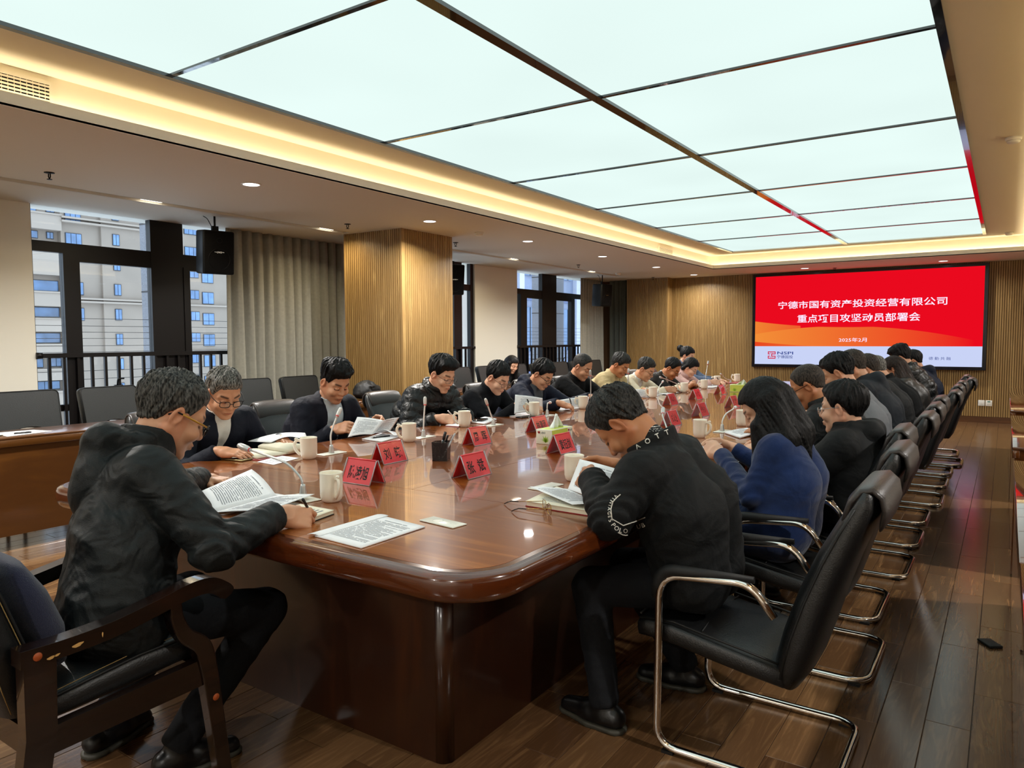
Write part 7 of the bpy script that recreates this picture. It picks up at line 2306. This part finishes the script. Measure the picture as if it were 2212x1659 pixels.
# pen holder
PHo = thing('pen_holder', 'square black wire mesh pen holder in the middle of the table', 'pen holder', (-2.42, 2.92, T), 0.45)
M_meshm = plain('black_wire_mesh', '#0c0c0e', 0.4)
_nt = M_meshm.node_tree
_tc = N(_nt, 'ShaderNodeTexCoord'); _ck = N(_nt, 'ShaderNodeTexVoronoi'); _ck.inputs['Scale'].default_value = 420
_gt = N(_nt, 'ShaderNodeMath', operation='LESS_THAN'); _gt.inputs[1].default_value = 0.30
_tr = N(_nt, 'ShaderNodeBsdfTransparent'); _ms = N(_nt, 'ShaderNodeMixShader')
_nt.links.new(_tc.outputs['Object'], _ck.inputs['Vector']); _nt.links.new(_ck.outputs['Distance'], _gt.inputs[0])
_nt.links.new(_gt.outputs[0], _ms.inputs[0]); _nt.links.new(_nt.nodes['Principled BSDF'].outputs[0], _ms.inputs[1]); _nt.links.new(_tr.outputs[0], _ms.inputs[2])
_nt.links.new(_ms.outputs[0], _nt.nodes['Material Output'].inputs[0])
w_ = 0.041
for k in range(4):
    M = Matrix.Rotation(k * PI / 2, 4, 'Z')
    MB().add([M @ Vector(p) for p in ((-w_ * .94, -w_ * .94, 0.006), (w_ * .94, -w_ * .94, 0.006), (w_, -w_, 0.096), (-w_, -w_, 0.096))], [(0, 1, 2, 3)]).build('mesh_wall', M_meshm, PHo)
rim_ = MB()
rim_.tube([(-w_, -w_, .097), (w_, -w_, .097), (w_, w_, .097), (-w_, w_, .097)], 0.0022, 6, True)
rim_.build('rim', M_penblack, PHo)
MB().box(-w_ * .95, w_ * .95, -w_ * .95, w_ * .95, 0.0004, 0.006).build('floor_plate', M_penblack, PHo)
pen((-2.425, 2.905, T + 0.01), (-2.395, 2.925, T + 0.15), 'thick black marker standing in the mesh pen holder', M_penblack, 0.007)
pen((-2.43, 2.93, T + 0.01), (-2.40, 2.95, T + 0.13), 'black ballpoint standing in the mesh pen holder', M_penblack, 0.0045)
pen((-2.40, 2.90, T + 0.012), (-2.36, 2.96, T + 0.14), 'clear ballpoint leaning in the mesh pen holder', plain('clear_pen', '#b9bcc0', 0.2), 0.0045)
# tissue boxes
M_tissue = plain('tissue_white', '#eef2ee', 0.85)
M_box1 = plain('tissue_box_print', '#dfe7b8', 0.45)
M_leaf = plain('leaf_green_print', '#8fbf2f', 0.5)
M_leaf2 = plain('lime_print', '#c9d95a', 0.5)
M_heart = plain('red_heart_print', '#c8322c', 0.5)
def tissue_box(x, y, ang, lab, plume=1.0, pale=True):
    t = thing('tissue_box', lab, 'tissue box', (x, y, T), ang, 'tissue boxes')
    hx, hy, hz = 0.055, 0.125, 0.088
    MB().rbox(-hx, hx, -hy, hy, 0.0004, hz, 0.002, 2).build('carton', plain('tissue_carton', '#e9edda', 0.45), t)
    MB().box(-hx * .86, hx * .86, -hy * .86, hy * .86, hz - 0.0005, hz + 0.0008).build('lid_print', M_leaf2, t)
    g = MB()
    g.add([(hx + 0.0006, -hy * .98, 0.004), (hx + 0.0006, hy * 0.55, 0.004), (hx + 0.0006, hy * 0.5, hz * .96), (hx + 0.0006, -hy * .98, hz * .96)], [(0, 1, 2, 3)])
    g.build('side_print', M_leaf2, t)
    lf = MB()
    rg = random.Random(int(y * 100))
    for k in range(11):
        a = math.radians(30 + 12 * k)
        L = rg.uniform(0.03, 0.05)
        for fx in (0, 1):
            def P(u, z): return (u, -hy - 0.0008, z) if fx == 0 else (hx + 0.0011, u, z)
            c0 = 0.012 if fx == 0 else -0.07
            dx, dz = math.cos(a), abs(math.sin(a))
            lf.add([P(c0, 0.01), P(c0 + dx * L * .5 - dz * .004, 0.01 + dz * L * .5), P(c0 + dx * L, 0.01 + dz * L), P(c0 + dx * L * .5 + dz * .004, 0.01 + dz * L * .5)], [(0, 1, 2, 3)])
    lf.build('leaf_print', M_leaf, t)
    hm = MB()
    for fx in (0, 1):
        def P(u, z): return (u, -hy - 0.0008, z) if fx == 0 else (hx + 0.0011, u, z)
        c0 = -0.035 if fx == 0 else 0.075
        for s in (-1, 1):
            hm.add([P(c0 + s * .004 + .005 * math.cos(q), 0.072 + .005 * math.sin(q)) for q in np.linspace(0, 2 * PI, 11)[:-1]], [tuple(range(10))])
        hm.add([P(c0 - .009, .071), P(c0 + .009, .071), P(c0, .060)], [(0, 1, 2)])
    hm.build('heart_print', M_heart, t)
    wd = MB()
    for fx in (0, 1):
        V, F = text_mesh('心相印', 0.016)
        c0 = -0.010 if fx == 0 else 0.100
        wd.add([(c0 + v[0] * .9, -hy - 0.0008, 0.067 + v[1]) if fx == 0 else (hx + 0.0011, c0 + v[0] * .9, 0.067 + v[1]) for v in V], F)
    wd.build('lettering', plain('teal_print', '#2e4a46', 0.5), t)
    V, F = [], []
    n, m = 16, 6
    for j in range(m):
        tt = j / (m - 1)
        for i in range(n):
            s = i / (n - 1) - 0.5
            wv = 0.010 * math.sin(i * 1.3 + tt * 2) * (1 - 0.3 * tt)
            V.append((0.030 * (1 - tt) * math.sin(i * 0.9) * 0.8 + wv, s * 0.13 * (1 - 0.72 * tt) + 0.022 * tt, hz + 0.085 * plume * tt * (1 - 0.28 * abs(s) * 2)))
    for j in range(m - 1):
        for i in range(n - 1):
            F.append((j * n + i, j * n + i + 1, (j + 1) * n + i + 1, (j + 1) * n + i))
    o = MB().add(V, F, True).build('tissue', M_tissue, t)
    md = o.modifiers.new('ply', 'SOLIDIFY'); md.thickness = 0.0012
tissue_box(-2.27, 3.82, 0.0, 'pale green tissue box with leaf print in the middle of the table')
tissue_box(-2.56, 8.60, -1.45, 'green tissue box with crumpled tissue at the far part of the table', 0.7)
# side desk papers, pen, bag
sheet('paper_sheet', Zc([(-5.72, 2.12), (-5.69, 2.36), (-5.50, 2.40), (-5.44, 2.10)], T + 0.004), 'white papers on the side desk before the bare wall', 'paper', 0.0, 0, thick_=0.003)
sheet('paper_sheet', Zc([(-5.76, 1.92), (-5.74, 2.10), (-5.52, 2.12), (-5.50, 1.93)], T + 0.0085), 'yellowish sheet on the side desk at the picture edge', 'paper', 0.0, 0, thick_=0.0008, mat=M_ivory)
pen((-5.52, 2.16, T + 0.0095), (-5.50, 2.27, T + 0.0095), 'thick black marker on the papers of the side desk', M_penblack, 0.006)
def bagf(P):
    d = ell(P, (0, 0, 0.075), (0.10, 0.17, 0.085))
    d = smin(d, ell(P, (0.0, -0.03, 0.13), (0.07, 0.10, 0.06)), 0.03)
    d = d - 0.025 * (ridged(P * 11 + 3) - 0.5) - 0.012 * (ridged(P * 25 + 1) - 0.5)
    return smax(d, 0.001 - P[:, 2], 0.004)
V, F = surface(bagf, A_(-0.2, -0.25, -0.03), A_(0.2, 0.25, 0.24), 0.009, 0.02)
o = link('bag', mesh_np('bag', V, F), plain('black_nylon', '#0b0b0c', 0.6, bump=0.3, bscale=120))
o.location = (-5.68, 5.62, T)
tag(o, 'crumpled black bag on the side desk in front of the slatted column', 'bag')
MB().tube(fillet([(0.03, 0.16, 0.03), (0.05, 0.22, 0.05), (0.04, 0.25, 0.02), (0.02, 0.22, 0.012)], 0.03, 4), 0.012, 8).build('strap', plain('black_nylon', '#0b0b0c', 0.6), o)
notebook([(-5.78, 8.75), (-5.57, 8.75), (-5.57, 9.05), (-5.78, 9.05)], 'notebook the dark haired woman at the second row desk writes in', plain('black_cover', '#141414', 0.5), 0.006, M_paper, rows=0)
fb = MB().rbox(-0.03, 0.03, -0.045, 0.045, 0.0005, 0.012, 0.003, 2).build('floor_wedge', M_rubber, None, (-0.02, 3.86, 0.0), 0.6)
tag(fb, 'small black rubber wedge on the floor by the glossy side desk', 'door wedge')

# --- lettering on the bent man's jacket, laid onto the cloth
cam_o = Vector((0, 0, CAM_H))
def px_dir(px, py):
    d = _f + _r * (px - 1106) / 1577.3 - _u * (py - 829.5) / 1577.3
    return Vector(d).normalized()
def on_cloth(ob, pts_px):
    bvh = BVHTree.FromObject(ob, bpy.context.evaluated_depsgraph_get())
    loc = Vector(ob.parent.location)
    out_ = []
    for p in pts_px:
        h, n, i, d = bvh.ray_cast(cam_o - loc, px_dir(*p))
        out_.append((h, n) if h is not None else None)
    return out_
M_print = plain('white_print', '#d9d6cc', 0.6)
R1 = PEOPLE['R1']; jk = R1['jacket']
bpy.context.view_layer.update()
def letters(word, px, name, hpx, angs=None):
    mb = MB()
    for k, ch in enumerate(word):
        V, F = text_mesh(ch, 1.0, 1.0, 0.01)
        V = np.array(V); mn, mx = V.min(0), V.max(0)
        c = (mn + mx) / 2; sc = hpx / max(1e-6, 0.72)
        x, y = px[k]
        if angs: a = angs[k]
        else:
            q0, q1 = px[max(0, k - 1)], px[min(len(px) - 1, k + 1)]
            a = math.atan2(q1[1] - q0[1], q1[0] - q0[0])
        pp = []
        for v in V:
            dx, dy = (v[0] - c[0]) * sc, -(v[1] - c[1]) * sc
            pp.append((x + dx * math.cos(a) - dy * math.sin(a), y + dx * math.sin(a) + dy * math.cos(a)))
        hit = on_cloth(jk, pp)
        if any(h is None for h in hit): continue
        mb.add([h + n * 0.0022 for h, n in hit], F)
    if mb.v: mb.build(name, M_print, jk)
def stripe(px, name, w=1.6):
    P = []
    for i in range(len(px) - 1):
        for k in range(8):
            t = k / 8
            P.append((px[i][0] * (1 - t) + px[i + 1][0] * t, px[i][1] * (1 - t) + px[i + 1][1] * t))
    P.append(px[-1])
    hit = [h for h in on_cloth(jk, P) if h is not None]
    if len(hit) > 2:
        MB().tube([h + n * 0.001 for h, n in hit], 0.0019, 5).build(name, M_print, jk)
letters('SPOLOCLUB', [(1319, 1124), (1325, 1134), (1331.5, 1141), (1340, 1145.5), (1350.5, 1146), (1362, 1143.5), (1372, 1140.5), (1381, 1137.5), (1390, 1134)], 'lettering', 9.5)
letters('VINTAGE', [(1330, 1072), (1325, 1078), (1320.5, 1085), (1318, 1092), (1316.5, 1100), (1316, 1108), (1317, 1116)], 'lettering', 7)
stripe([(1340, 1068), (1324, 1084), (1319.5, 1100), (1322, 1121), (1346, 1135), (1370, 1127), (1394, 1118)], 'stripe')
stripe([(1335, 1150), (1344, 1155), (1352, 1156), (1361, 1154), (1370, 1150)], 'stripe')
letters('AOTT', [(1378, 965), (1399, 953), (1420, 942), (1440, 934)], 'lettering', 11, [-0.52, -0.50, -0.45, -0.38])
